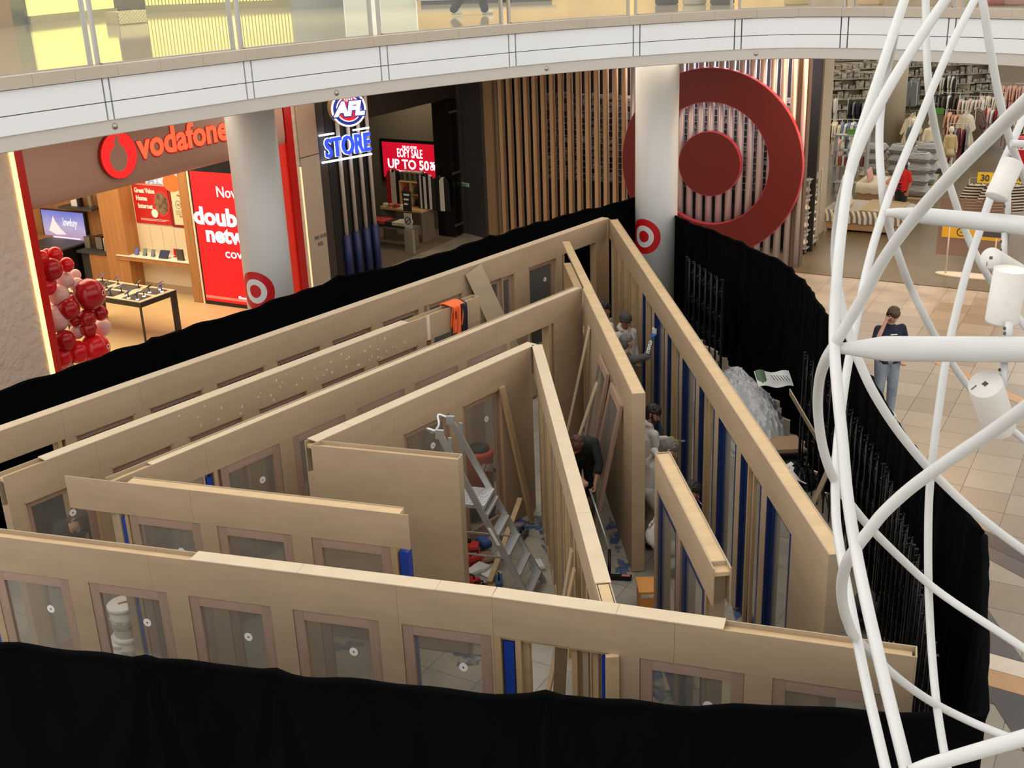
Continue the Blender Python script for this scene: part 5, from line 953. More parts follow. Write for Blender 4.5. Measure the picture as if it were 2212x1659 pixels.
        for a in ('L', 'R'):
            an_ = J['a' + a]; fd = J.get('f' + a, Vector((fv.x, fv.y, 0)).normalized()); 
            v3, f3 = fused([(an_ - UP * 0.01, 0.045, an_ - UP * 0.05 - fd * 0.02, 0.045), (an_ - UP * 0.05 - fd * 0.03, 0.043, an_ - UP * 0.055 + fd * 0.14, 0.04), (an_ - UP * 0.02, 0.042, an_ - UP * 0.045 + fd * 0.1, 0.04)], 0.009, 1); g = MB(); g.smooth = True; g.add([v if v.z > an_.z - 0.094 else Vector((v.x, v.y, an_.z - 0.094)) for v in v3], f3); g.build('shoe', shoes or mat('shoe_black', (24, 24, 26), 0.6), t)
    return t, J, fv, hu, hs
def stand(x, y, face_deg, H=1.75, hipf=0.0, z=0.0):
    """neutral standing joints facing face_deg (degrees from +X)"""
    f_ = V(math.cos(R(face_deg)), math.sin(R(face_deg)), 0); s_ = V(-f_.y, f_.x, 0); k = H / 1.75; b = V(x, y, z)    # s_ = person's left
    J = dict(base=b, hip=b + UP * 0.95 * k, chest=b + UP * 1.26 * k, neck=b + UP * 1.48 * k, head=b + UP * 1.62 * k + f_ * 0.02)
    for a, g in (('L', 1), ('R', -1)):
        J['s' + a] = b + UP * 1.385 * k + s_ * 0.178 * g * k; J['e' + a] = b + UP * 1.11 * k + s_ * 0.235 * g * k - f_ * 0.03; J['w' + a] = b + UP * 0.89 * k + s_ * 0.23 * g * k + f_ * 0.05
        J['h' + a] = b + UP * 0.90 * k + s_ * 0.09 * g * k; J['k' + a] = b + UP * 0.50 * k + s_ * 0.10 * g * k + f_ * 0.02; J['a' + a] = b + UP * 0.095 + s_ * 0.11 * g * k - f_ * 0.02
    return J, f_, s_
M_HAIRB = mat('hair_black', (24, 20, 18), 0.6, noise=0.3, scale=(40, 40, 40)); M_HAIRBR = mat('hair_brown', (74, 54, 40), 0.6, noise=0.3, scale=(40, 40, 40)); M_HAIRG = mat('hair_grey', (112, 108, 104), 0.7, noise=0.4, scale=(60, 60, 60)); M_HAIRR = mat('hair_auburn', (84, 50, 34), 0.6, noise=0.3, scale=(40, 40, 40))
M_WHOOD = mat('white_hoodie', (204, 198, 190), 0.85, noise=0.06, scale=(7, 7, 7)); M_NAVYT = mat('navy_tee', (28, 30, 52), 0.85, noise=0.08, scale=(6, 6, 6)); M_JEAN = mat('pale_denim', (134, 146, 156), 0.8, noise=0.22, scale=(7, 7, 3)); M_GJUMP = mat('grey_jumper', (88, 88, 88), 0.85, noise=0.06, scale=(7, 7, 7)); M_DKJ = mat('dark_green_jumper', (38, 44, 42), 0.85, noise=0.08, scale=(7, 7, 7)); M_BLKT = mat('black_trousers', (26, 26, 30), 0.8, noise=0.1, scale=(7, 7, 7)); M_TANT = mat('tan_work_trousers', (120, 98, 78), 0.8, noise=0.1, scale=(7, 7, 7))
M_BLKTEE = mat('black_tee', (26, 27, 29), 0.85, noise=0.1, scale=(7, 7, 7)); M_REDT = mat('red_polo', (190, 24, 30), 0.8); M_WPANT = mat('white_overall', (206, 200, 192), 0.85, noise=0.05, scale=(7, 7, 7))
# --- man on the phone in the concourse
p = at(1907, 899, 0); J, f_, s_ = stand(p.x, p.y, -85, 1.90)
J['head'] = J['head'] + f_ * 0.05 - UP * 0.005; J['eR'] = J['sR'] - UP * 0.27 - s_ * 0.10 + f_ * 0.10; J['wR'] = J['head'] - s_ * 0.12 + f_ * 0.02 - UP * 0.085; J['dR'] = (UP * 0.9 - f_ * 0.1 + s_ * 0.25); J['nR'] = s_
J['wL'] = J['hip'] + s_ * 0.20 + f_ * 0.10 - UP * 0.02; J['eL'] = J['sL'] - UP * 0.28 + s_ * 0.10 - f_ * 0.04; J['dL'] = (f_ * 0.5 - UP * 0.9 - s_ * 0.1)
t, J, fv, hu, hs = person('man in a navy tee and pale jeans talking on a phone in the concourse', J, SKIN1, M_NAVYT, M_JEAN, M_HAIRBR, (f_ * 0.86 - UP * 0.5 + s_ * 0.1), sleeve='short', curl=(0.6, 0.9), shoes=mat('shoe_white', (210, 206, 200), 0.6), loose=1.12, vox=0.012)
cc = J['chest'] + (J['neck'] - J['chest']) * 0.35 + f_ * 0.155; mb = MB(); mb.obox(cc, s_ * 0.055, f_ * 0.006, UP * 0.007); mb.build('chest_print', W_P, t)
mb = MB(); c = J['head'] - s_ * 0.105 - UP * 0.03 + f_ * 0.01; mb.obox(c, f_ * 0.035 - UP * 0.01, s_ * 0.005, UP * 0.075 + f_ * 0.02); mb.cur = 1; mb.obox(c + s_ * 0.006, f_ * 0.031, s_ * 0.001, UP * 0.068 + f_ * 0.018); mb.build('mobile_phone', [M_ALUB, M_CHAR], label='black mobile phone held to the ear of the man in navy', cat='phone')
# --- three at the far end between the cross wall and the right wall
J, f_, s_ = stand(1.56, 18.48, 40, 1.74); J['head'] = J['neck'] + UP * 0.14 + f_ * 0.03; J['wR'] = J['hip'] + f_ * 0.3 - s_ * 0.1 + UP * 0.1; J['eR'] = J['sR'] - UP * 0.26 + f_ * 0.05 - s_ * 0.04
person('dark-haired worker in a white hoodie at the far end, seen from the side', J, SKIN2, M_WHOOD, M_TANT, M_HAIRB, (0.9, 0.15, -0.2), hood=True)
p = at(1349, 830, 0); J, f_, s_ = stand(1.87, 17.95, -62, 1.72); J['head'] = J['neck'] + UP * 0.14 + f_ * 0.03
person('smiling worker in a grey beanie and white hoodie', J, SKIN2, M_WHOOD, M_TANT, None, (0.42, -0.85, -0.25), hood=True, beanie=mat('beanie_grey', (70, 68, 70), 0.9, noise=0.1, scale=(30, 30, 90)))
J, f_, s_ = stand(1.74, 16.75, 55, 1.74); J['head'] = J['neck'] + UP * 0.14 + f_ * 0.04 + V(0.02, 0, 0)
J['eR'] = J['sR'] + V(0.27, 0.05, 0.02); wR = V(2.19, 17.0, 1.58); J['eR'] = J['sR'].lerp(wR, 0.5) + V(0.06, -0.06, -0.1); J['wR'] = wR; J['dR'] = V(0.25, 0.1, 0.9); J['nR'] = V(1, 0, 0); J['wL'] = J['hip'] + f_ * 0.25 + s_ * 0.15; J['eL'] = J['sL'] - UP * 0.27 - f_ * 0.02
t, JG, fv, hu, hs = person('grey-haired worker in a charcoal jumper reaching up with a blue glove', J, SKIN1, M_GJUMP, M_TANT, M_HAIRG, (0.8, 0.45, 0.1), curl=(0.4, 0.6), glove=mat('blue_glove', (40, 112, 190), 0.5))
ad = (JG['wR'] - JG['eR']).normalized(); sdv = ad.cross(V(0, 0.9, 0.35).normalized()).normalized(); 
vr = random.Random(2)
for k in range(8):
    c = JG['eR'].lerp(JG['wR'], 0.10 + 0.095 * k); vd = (CAM - c).normalized(); pe = ad.cross(vd).normalized(); no_ = pe.cross(ad).normalized(); c = c + no_ * (0.061 - 0.0017 * k); mb = MB(); mb.obox(c, ad * 0.006, pe * 0.026, no_ * 0.003); mb.obox(c + ad * 0.010 + pe * vr.choice([-0.02, 0.0, 0.02]), ad * 0.008, pe * 0.006, no_ * 0.003); mb.build('sleeve_print', W_P, t)
mb = MB(); c = JG['wR'] + V(0.05, 0, 0.13); mb.obox(c, V(0.03, 0, 0), V(0, 0.03, 0), V(0, 0, 0.05)); mb.tube([c - V(0, 0, 0.12), c - V(0, 0, 0.04)], 0.012, 8); mb.build('paint_scraper', W_P, label='small white tool in the raised blue glove', cat='tool')
# --- bent man in dark jumper sweeping, in the middle corridor
bx, by = 0.90, 13.98
J = dict(base=V(bx, by, 0), hip=V(bx + 0.02, by + 0.16, 0.95), chest=V(bx - 0.02, by - 0.10, 1.22), neck=V(bx - 0.07, by - 0.30, 1.36), head=V(bx - 0.11, by - 0.42, 1.38))
for a, g in (('L', 1), ('R', -1)):
    J['s' + a] = V(bx - 0.05 + 0.19 * g, by - 0.20, 1.30); J['h' + a] = V(bx + 0.1 * g, by + 0.16, 0.9); J['k' + a] = V(bx + 0.11 * g, by + 0.06, 0.5); J['a' + a] = V(bx + 0.12 * g, by + 0.2, 0.095)
J['eL'] = V(bx + 0.20, by - 0.32, 1.04); J['wL'] = V(bx + 0.13, by - 0.42, 0.80); J['eR'] = V(bx - 0.22, by - 0.3, 1.02); J['wR'] = V(bx - 0.05, by - 0.52, 0.92); J['dL'] = V(-0.1, -0.3, -0.9); J['nL'] = V(-1, 0, 0)
person('auburn-haired man in a dark green jumper bending over a floor squeegee', J, SKIN1, M_DKJ, M_BLKT, M_HAIRR, (-0.15, -0.62, -0.72), sleeve='pushed', curl=(0.9, 0.9), look_up=(0, -0.6, 0.5), beard=mat('stubble_auburn', (120, 78, 58), 0.8))
# --- worker with scraper, bearded
J, f_, s_ = stand(1.70, 13.98, 18, 1.70); lean_ = f_ * 0.08; J['chest'] += lean_ * 0.6; J['neck'] += lean_; J['head'] = J['neck'] + UP * 0.12 + f_ * 0.05
for a in 'LR': J['s' + a] += lean_
J['wR'] = V(2.06, 13.92, 1.20); J['eR'] = V(1.86, 13.80, 1.12); J['wL'] = V(2.04, 14.15, 1.15); J['eL'] = V(1.84, 14.22, 1.10); J['dR'] = V(1, 0.0, 0.05); J['dL'] = V(1, -0.1, 0)
person('bearded worker in a white hoodie scraping a navy frame', J, SKIN2, M_WHOOD, M_TANT, M_HAIRB, (0.90, -0.3, -0.32), hood=True, curl=(0.8, 0.8), beard=M_HAIRB, glove=mat('dark_glove', (40, 44, 40), 0.7, col2=(190, 200, 40), scale=(30, 30, 30)))
mb = MB(); mb.obox((2.17, 13.90, 1.21), (0.03, 0, 0), (0, 0.012, 0), (0, 0, 0.012)); mb.obox((2.22, 13.90, 1.215), (0.025, 0, 0), (0, 0.03, 0), (0, 0, 0.002)); mb.build('hand_scraper', M_STEEL, label='steel hand scraper against the navy frame', cat='tool')
# --- two bent over low work
def bent(hip, neck, head, feet, fd):
    f_ = V(math.cos(R(fd)), math.sin(R(fd)), 0); s_ = V(-f_.y, f_.x, 0); hip, neck, head = Vector(hip), Vector(neck), Vector(head); J = dict(base=V(feet[0], feet[1], 0), hip=hip, neck=neck, head=head, chest=hip.lerp(neck, 0.56))
    for a, g in (('L', 1), ('R', -1)):
        J['s' + a] = neck - (neck - hip).normalized() * 0.08 + s_ * 0.18 * g; J['h' + a] = hip + s_ * 0.1 * g - UP * 0.03; J['a' + a] = V(feet[0], feet[1], 0.095) + s_ * 0.13 * g; kn = (J['h' + a] + J['a' + a]) / 2; L_ = (J['h' + a] - J['a' + a]).length; J['k' + a] = kn + f_ * math.sqrt(max(0.0, 0.42 ** 2 - (L_ / 2) ** 2) + 0.0004)
        J['e' + a] = J['s' + a] - UP * 0.24 + f_ * 0.06 + s_ * 0.04 * g; J['w' + a] = J['e' + a] + f_ * 0.14 - UP * 0.18
    return J, f_, s_
J, f_, s_ = bent((1.66, 13.32, 0.90), (1.84, 13.28, 1.30), (1.93, 13.26, 1.40), (1.70, 13.36), 8); person('grey-haired worker in white overalls bending behind the short wall', J, SKIN1, M_WHOOD, M_WPANT, M_HAIRG, (0.8, 0.0, -0.6), hood=True, look_up=(0.6, 0, 0.8), sc=0.95)
J, f_, s_ = bent((1.72, 12.66, 0.50), (2.02, 12.66, 0.98), (2.13, 12.64, 1.10), (1.78, 12.68), 4); t, JC, fv, hu, hs = person('black-haired crouching worker in white with a cigarette in his mouth', J, SKIN2, M_WHOOD, M_WPANT, M_HAIRB, (0.85, -0.35, -0.35), hood=True, beard=M_HAIRB, look_up=(0.4, 0, 0.9))
mb = MB(); c = JC['head'] + fv * 0.108 - hu * 0.052; mb.cyl(c, c + fv * 0.04 + hu * -0.02, 0.004, 8); mb.cur = 1; mb.cyl(c + fv * 0.04 - hu * 0.02, c + fv * 0.075 - hu * 0.038, 0.004, 8); mb.build('cigarette', [mat('filter_tan', (200, 150, 100), 0.8), W_P], label='white cigarette between the lips of the crouching worker', cat='cigarette')
# --- worker half hidden behind the left door pane
q = at(130, 1090, 1.35); J, f_, s_ = stand(-5.32, 12.15, -50, 1.76); J['chest'] += f_ * 0.2; J['neck'] += f_ * 0.38 - UP * 0.12; J['head'] = J['neck'] + f_ * 0.1 + UP * 0.08
for a, g in (('L', 1), ('R', -1)): J['s' + a] = J['neck'] - UP * 0.06 + s_ * 0.19 * g
J['eR'] = J['sR'] - UP * 0.26 + f_ * 0.06; J['wR'] = J['eR'] + s_ * 0.22 + f_ * 0.12; J['eL'] = J['sL'] - UP * 0.25 + f_ * 0.1; J['wL'] = J['eL'] + f_ * 0.2 - UP * 0.05
person('worker in a black printed tee behind the door pane at the far left', J, SKIN1, M_BLKTEE, M_BLKT, M_HAIRBR, (f_ * 0.7 - UP * 0.7), sleeve='short', look_up=(0.2, 0.5, 0.7), curl=(0.8, 0.8))
t = [o for o in COL.objects if o.get('label', '').startswith('worker in a black printed')][0]; cc = J['chest'] + f_ * 0.15 + V(0.02, 0, 0.02); mb = MB(); mb.obox(cc, s_ * 0.07, f_ * 0.004 + UP * 0.002, UP * 0.03); mb.build('tee_print', mat('print_lime', (150, 160, 70), 0.7), t); mb = MB(); mb.obox(cc + UP * 0.06, s_ * 0.06, f_ * 0.004, UP * 0.012); mb.build('tee_print', W_P, t)
# --- shop assistant in red
p = at(1942, 480, 0); J, f_, s_ = stand(p.x, p.y, 215, 1.70); J['wR'] = J['hip'] + f_ * 0.28 + UP * 0.12 - s_ * 0.05; J['eR'] = J['sR'] - UP * 0.26; t, JA, fv, hu, hs = person('shop assistant in a red polo by the bagged pillows', J, SKIN2, M_REDT, M_BLKT, M_HAIRB, (f_ - UP * 0.1), hair='long', sleeve='short', vox=0.018)
# --- walker on the upper level, mostly above the frame
pf = at(978, 34, 6.05); J, f_, s_ = stand(pf.x + 0.35, pf.y + 0.1, 0, 1.74, z=6.05)
J['aL'] = V(pf.x + 0.66, pf.y + 0.05, 6.145); J['kL'] = J['hL'] * 0.5 + J['aL'] * 0.5 + V(0.08, 0, 0); J['aR'] = V(pf.x + 0.02, pf.y, 6.16); J['kR'] = J['hR'] * 0.5 + J['aR'] * 0.5 + V(0.1, 0, 0)
person('walker in wide dark trousers and white trainers on the upper level', J, SKIN1, M_BLKTEE, mat('dark_navy_trousers', (26, 28, 40), 0.8, noise=0.1, scale=(7, 7, 7)), M_HAIRBR, (1, 0, 0), shoes=mat('shoe_white', (210, 206, 200), 0.6), loose=1.35, vox=0.02)
# ================================================================== big store interior
M_BEIGE = mat('beige_portal', (172, 160, 138), 0.55, noise=0.02, scale=(1, 1, 1)); M_GSH = mat('grey_shelving', (150, 150, 146), 0.5)
p1, p2 = at(1723, 506, 0), at(1760, 514, 0); jd = TV * 0.45
b = MB(); b.hexa([p1, p2, p2 + TU * 0.9, p1 + TU * 0.9] + [q + UP * 5.2 for q in (p1, p2, p2 + TU * 0.9, p1 + TU * 0.9)]); JB = b.build('wall_jamb', M_BEIGE, kind='structure')
b = MB(); b.obox(p2 + TU * 0.3 + TV * 0.006 + UP * 1.45, TU * 0.06, TV * 0.004, UP * 0.3); b.build('door_notice', mat('notice_pale', (206, 200, 186), 0.5), JB)
b = MB(); b.box(2, 46, 68, 68.2, 0, 5.2); b.build('wall_back', M_BEIGE, kind='structure')
c = at(1921, 330, 0); b = MB(); b.lathe([(0.42, 0), (0.42, 5.2)], (c.x, c.y, 0), 32); b.lathe([(0.44, 0), (0.44, 0.14), (0.42, 0.15)], (c.x, c.y, 0), 32); b.build('store_column', M_BEIGE, label='beige round column among the clothes racks of the big store', cat='column')
# trolley of bagged bedding beside the slatted wall
g0 = at(1714, 548, 0); gu, gv = TV, TU
def gb(mb, o_, a0, a1, b0, b1, z0, z1): mb.hexa([o_ + gu * a_ + gv * b_ + UP * z0 for a_, b_ in ((a0, b0), (a1, b0), (a1, b1), (a0, b1))] + [o_ + gu * a_ + gv * b_ + UP * z1 for a_, b_ in ((a0, b0), (a1, b0), (a1, b1), (a0, b1))])
t = thing('stock_trolley', g0, 'wire trolley of white bagged bedding beside the bullseye', 'trolley')
for k, z_ in enumerate((0.12, 0.55, 0.98, 1.41, 1.8)): b = MB(); gb(b, g0, -0.25, 0.3, 0, 1.1, z_, z_ + 0.02); b.build('shelf', M_GSH, t)
for a_, b_ in ((-0.25, 0), (0.28, 0), (0.28, 1.08), (-0.25, 1.08)): b = MB(); gb(b, g0, a_, a_ + 0.02, b_, b_ + 0.02, 0.06, 1.9); b.build('upright', M_GSH, t)
for a_, b_ in ((-0.22, 0.05), (0.26, 0.05), (0.26, 1.0), (-0.22, 1.0)): b = MB(); b.lathe([(0, -0.015), (0.05, -0.015), (0.05, 0.015), (0, 0.015)], g0 + gu * a_ + gv * b_ + UP * 0.055, 12, gu); b.build('castor', M_DARK, t)
M_BAGW = mat('bagged_white', (214, 206, 190), 0.35, noise=0.10, scale=(9, 9, 9)); M_BAGG = mat('bagged_grey', (150, 152, 150), 0.3, noise=0.25, scale=(3, 3, 14))
def pillow_mesh(w_, d_, h_, nm, m):
    b = MB(); b.grid(lambda u, v: Vector(((u - 0.5) * w_, (v - 0.5) * d_, h_ * 0.5 + h_ * 0.5 * (max(0, 1 - (2 * u - 1) ** 4) * max(0, 1 - (2 * v - 1) ** 4)) ** 0.5)), 8, 8); b.grid(lambda u, v: Vector(((u - 0.5) * w_, (0.5 - v) * d_, h_ * 0.5 - h_ * 0.5 * (max(0, 1 - (2 * u - 1) ** 4) * max(0, 1 - (2 * v - 1) ** 4)) ** 0.5)), 8, 8); return b
bagw = pillow_mesh(0.48, 0.4, 0.2, 'b', M_BAGW); k = 0
for z_, w_ in ((0.14, 0), (0.57, 0), (1.0, 0), (1.43, 0)):
    for j in range(2):
        for l in range(2):
            o = bagw.build('bagged_pillow', M_BAGW if z_ < 1.3 else M_BAGG, loc=(0, 0, 0), label='bagged bedding pack on the wire trolley beside the bullseye', cat='bedding', group='bedding packs on the trolley'); o.location = g0 + gu * 0.02 + gv * (0.3 + 0.5 * j) + UP * (z_ + 0.003 + 0.19 * l); o.rotation_euler = (0, 0, R(-30 + (k % 3) * 4)); k += 1
# beds
def stripe_mat(name, c1, c2, rot, scale):
    M = bpy.data.materials.new(name); M.use_nodes = True; nt = M.node_tree; bs = nt.nodes['Principled BSDF']; bs.inputs['Roughness'].default_value = 0.85
    tc = nt.nodes.new('ShaderNodeTexCoord'); mp = nt.nodes.new('ShaderNodeMapping'); mp.inputs['Rotation'].default_value = rot; wv = nt.nodes.new('ShaderNodeTexWave'); wv.inputs['Scale'].default_value = scale; wv.wave_profile = 'SIN'; wv.inputs['Distortion'].default_value = 0.6
    cr = nt.nodes.new('ShaderNodeValToRGB'); cr.color_ramp.interpolation = 'CONSTANT'; cr.color_ramp.elements[0].color = lin(c1); cr.color_ramp.elements[1].color = lin(c2); cr.color_ramp.elements[1].position = 0.5
    nt.links.new(tc.outputs['Object'], mp.inputs[0]); nt.links.new(mp.outputs[0], wv.inputs['Vector']); nt.links.new(wv.outputs['Fac'], cr.inputs[0]); nt.links.new(cr.outputs[0], bs.inputs['Base Color']); return M
M_STR = stripe_mat('striped_quilt', (208, 200, 182), (104, 108, 108), (0, 0, R(-30)), 4.5)
def bed(o_, L_, W_, label, quilt, top, base, pillows):
    t = thing('bed', o_, label, 'bed'); b = MB(); gb(b, o_, 0, L_, 0, W_, 0.06, 0.3); b.build('base', base, t)
    for a_, b_ in ((0.04, 0.04), (L_ - 0.12, 0.04), (L_ - 0.12, W_ - 0.12), (0.04, W_ - 0.12)): b = MB(); gb(b, o_, a_, a_ + 0.08, b_, b_ + 0.08, 0, 0.06); b.build('foot', M_DARK, t)
    rr = random.Random(int(L_ * 100))
    def q(u, v):
        a_ = (u * 1.16 - 0.02) * L_; bb = (v * 1.16 - 0.10) * W_; z_ = 0.56 + 0.02 * math.sin(9 * u + 3) * math.sin(7 * v)
        ov = max(0, a_ - L_) + max(0, -bb) + max(0, bb - W_)
        if ov > 0: z_ = 0.54 - ov * 2.0 + 0.02 * math.sin(u * 40 + v * 30); a_ = min(a_, L_ + 0.03); bb = min(max(bb, -0.03), W_ + 0.03)
        return o_ + gu * a_ + gv * bb + UP * max(0.08, z_)
    b = MB(); b.grid(q, 26, 22); b.build('quilt', quilt, t)
    b = MB(); b.grid(lambda u, v: o_ + gu * (0.42 + 0.5 * u) * L_ + gv * (0.02 + 0.96 * v) * W_ + UP * (0.585 + 0.012 * math.sin(u * 12) * math.sin(v * 9)), 12, 10); b.build('throw', top, t)
    for k, (a_, b_, c_) in enumerate(pillows): pm = pillow_mesh(0.3, 0.55, 0.16, 'p', None); pm.v = [o_ + gu * (a_ + v.z * 0.6 - 0.05) + gv * (b_ + v.y) + UP * (0.74 + v.x * 1.15) + gu * (v.x * -0.3) for v in pm.v]; pm.build('pillow', mat('pillow_%d_%d' % (k, c_[0]), c_, 0.85), t)
    return t
b0 = at(1782, 497, 0); bed(b0, 2.0, 1.5, 'low bed with a striped quilt and olive throw nearest the store entrance', M_STR, mat('olive_throw', (168, 150, 116), 0.85, noise=0.08, scale=(9, 9, 9)), mat('pale_oak_base', (160, 132, 96), 0.6), [(0.22, 0.4, (110, 112, 108)), (0.22, 1.05, (160, 156, 140)), (0.45, 0.55, (206, 184, 148))])
b1_ = at(1845, 440, 0) + gv * 0.2; bed(b1_, 1.7, 1.3, 'second bed with a dusty pink throw behind the striped one', mat('cream_quilt', (206, 194, 172), 0.85, noise=0.05, scale=(6, 6, 6)), mat('dusty_pink_throw', (176, 112, 98), 0.85), mat('pale_oak_base', (160, 132, 96), 0.6), [(0.25, 0.45, (200, 150, 140)), (1.35, 0.65, (206, 196, 170))])
# bookcase
s0_ = at(1783, 425, 0) + gv * 0.6; t = thing('bookcase', s0_, 'grey bookcase with books and vases above the beds', 'bookcase')
for a_ in (0, 0.95): b = MB(); gb(b, s0_, a_, a_ + 0.04, 0, 0.32, 0, 1.75); b.build('side', M_GSH, t)
for z_ in (0.3, 0.8, 1.25, 1.7): b = MB(); gb(b, s0_, 0.04, 0.95, 0, 0.32, z_, z_ + 0.03); b.build('shelf', M_GSH, t)
for k in range(9): c_ = [(190, 170, 150), (150, 80, 70), (206, 196, 180), (120, 60, 60), (180, 150, 140)][k % 5]; b = MB(); gb(b, s0_, 0.08 + 0.09 * k, 0.15 + 0.09 * k, 0.02, 0.24, 0.832, 1.08 + 0.02 * (k % 3)); gb(b, s0_, 0.085 + 0.09 * k, 0.145 + 0.09 * k, 0.012, 0.02, 0.84, 1.07); b.build('book', mat('book_%d' % (k % 5), c_, 0.6), label='book standing in the grey bookcase behind the beds', cat='book', group='books in the grey bookcase')
for k in range(3): b = MB(); b.lathe([(0.0, 0), (0.06, 0), (0.09, 0.08), (0.05, 0.2), (0.03, 0.24), (0.035, 0.26)], s0_ + gu * (0.2 + 0.25 * k) + gv * 0.15 + UP * 1.282, 14); b.build('vase', mat('vase_white', (214, 206, 190), 0.4), label='pale vase on the upper shelf of the grey bookcase', cat='vase', group='vases on the grey bookcase')
b = MB(); gb(b, s0_, 0.35, 0.65, 0.1, 0.12, 1.74, 1.9); gb(b, s0_, 0.5, 0.54, 0.1, 0.12, 1.731, 1.745); b.build('price_card', mat('green_card', (90, 150, 60), 0.5), label='green price card on top of the grey bookcase', cat='sign')
# bagged quilt stacks
bag = pillow_mesh(0.62, 0.5, 0.34, 'q', M_BAGG); M_BAGS = stripe_mat('bagged_stripes', (176, 176, 172), (104, 108, 112), (0, R(90), 0), 9); k = 0
def stack(px_, py_, nx, nz, lab, grp, base=True):
    global k
    o_ = at(px_, py_, 0)
    if base: tb_ = thing('display_plinth', o_, 'low plinth under ' + lab, 'plinth'); b = MB(); gb(b, o_, -0.1, 0.68 * nx + 0.06, -0.05, 0.75, 0, 0.3); b.build('plinth_box', mat('plinth_tan', (168, 148, 112), 0.6), tb_); b = MB(); gb(b, o_, -0.12, 0.68 * nx + 0.08, -0.07, 0.77, 0.3, 0.33); b.build('plinth_top', mat('plinth_tan', (168, 148, 112), 0.6), tb_)
    for i in range(nx):
        for j in range(nz):
            o = bag.build('bagged_quilt', M_BAGS, loc=(0, 0, 0), label=lab, cat='bedding', group=grp); o.location = o_ + gu * (0.3 + 0.68 * i) + gv * 0.35 + UP * (0.332 + 0.3 * j); o.rotation_euler = (0, 0, R(-30 + (k * 37 % 11) - 5)); k += 1
stack(1948, 452, 1, 4, 'grey striped bagged quilt in the stack right of the shop assistant', 'quilt stack by the assistant'); stack(1862, 400, 3, 3, 'grey striped bagged quilt in the row behind the pink bed', 'quilt row behind the pink bed'); stack(1968, 425, 1, 4, 'grey striped bagged quilt in the rear right stack', 'rear quilt stack')
# garments
def garment(kind, m):
    b = MB(); T = 0.05
    if kind == 'top': o_ = [(-0.2, 0), (-0.19, 0.4), (-0.30, 0.22), (-0.37, 0.27), (-0.24, 0.62), (-0.08, 0.70), (0, 0.66), (0.08, 0.70), (0.24, 0.62), (0.37, 0.27), (0.30, 0.22), (0.19, 0.4), (0.2, 0)]
    elif kind == 'dress': o_ = [(-0.32, -0.35), (-0.15, 0.3), (-0.27, 0.15), (-0.33, 0.2), (-0.2, 0.62), (-0.07, 0.70), (0, 0.66), (0.07, 0.70), (0.2, 0.62), (0.33, 0.2), (0.27, 0.15), (0.15, 0.3), (0.32, -0.35)]
    else: o_ = [(-0.2, -0.3), (-0.18, 0.66), (0.18, 0.66), (0.2, -0.3), (0.03, -0.3), (0.0, 0.3), (-0.03, -0.3)]
    n = len(o_); F_ = [Vector((x, -T * (0.35 + 0.9 * max(0, 1 - abs(x) * 3)), z)) for x, z in o_]; K_ = [Vector((x, T * (0.35 + 0.9 * max(0, 1 - abs(x) * 3)), z)) for x, z in o_]
    b.add(F_ + K_, [tuple(range(n - 1, -1, -1)), tuple(range(n, 2 * n))] + [(i, (i + 1) % n, n + (i + 1) % n, n + i) for i in range(n)])
    b.tube([(-0.17, 0, 0.62), (0, 0, 0.73), (0.17, 0, 0.62)], 0.008, 5); b.tube([(0, 0, 0.73), (0, 0, 0.80), (0.03, 0, 0.82)], 0.006, 5)
    me = bpy.data.meshes.new('garment'); me.from_pydata(b.v, [], b.f); me.materials.append(m); me.update()
    bm = bmesh.new(); bm.from_mesh(me); bmesh.ops.recalc_face_normals(bm, faces=bm.faces); bmesh.ops.triangulate(bm, faces=[f_ for f_ in bm.faces if len(f_.verts) > 4]); bm.to_mesh(me); bm.free(); return me
GC = dict(cream=(214, 202, 172), peach=(222, 170, 142), lilac=(176, 164, 184), grey=(120, 122, 122), denim=(110, 124, 160), green=(176, 188, 164), pink=(214, 168, 162), red=(150, 22, 28), black=(32, 32, 36), white=(222, 218, 206), tan=(176, 140, 108), brown=(104, 84, 68), maroon=(96, 30, 46), blush=(222, 190, 180))
GM = {(k_, c_): None for k_ in ('top', 'dress', 'pants') for c_ in GC}
def gmesh(k_, c_):
    if GM[(k_, c_)] is None: GM[(k_, c_)] = garment(k_, mat('fabric_' + c_, GC[c_], 0.85, noise=0.10, scale=(14, 14, 2)))
    return GM[(k_, c_)]
M_RAIL = mat('chrome_rail', (190, 186, 176), 0.25, metal=0.8)
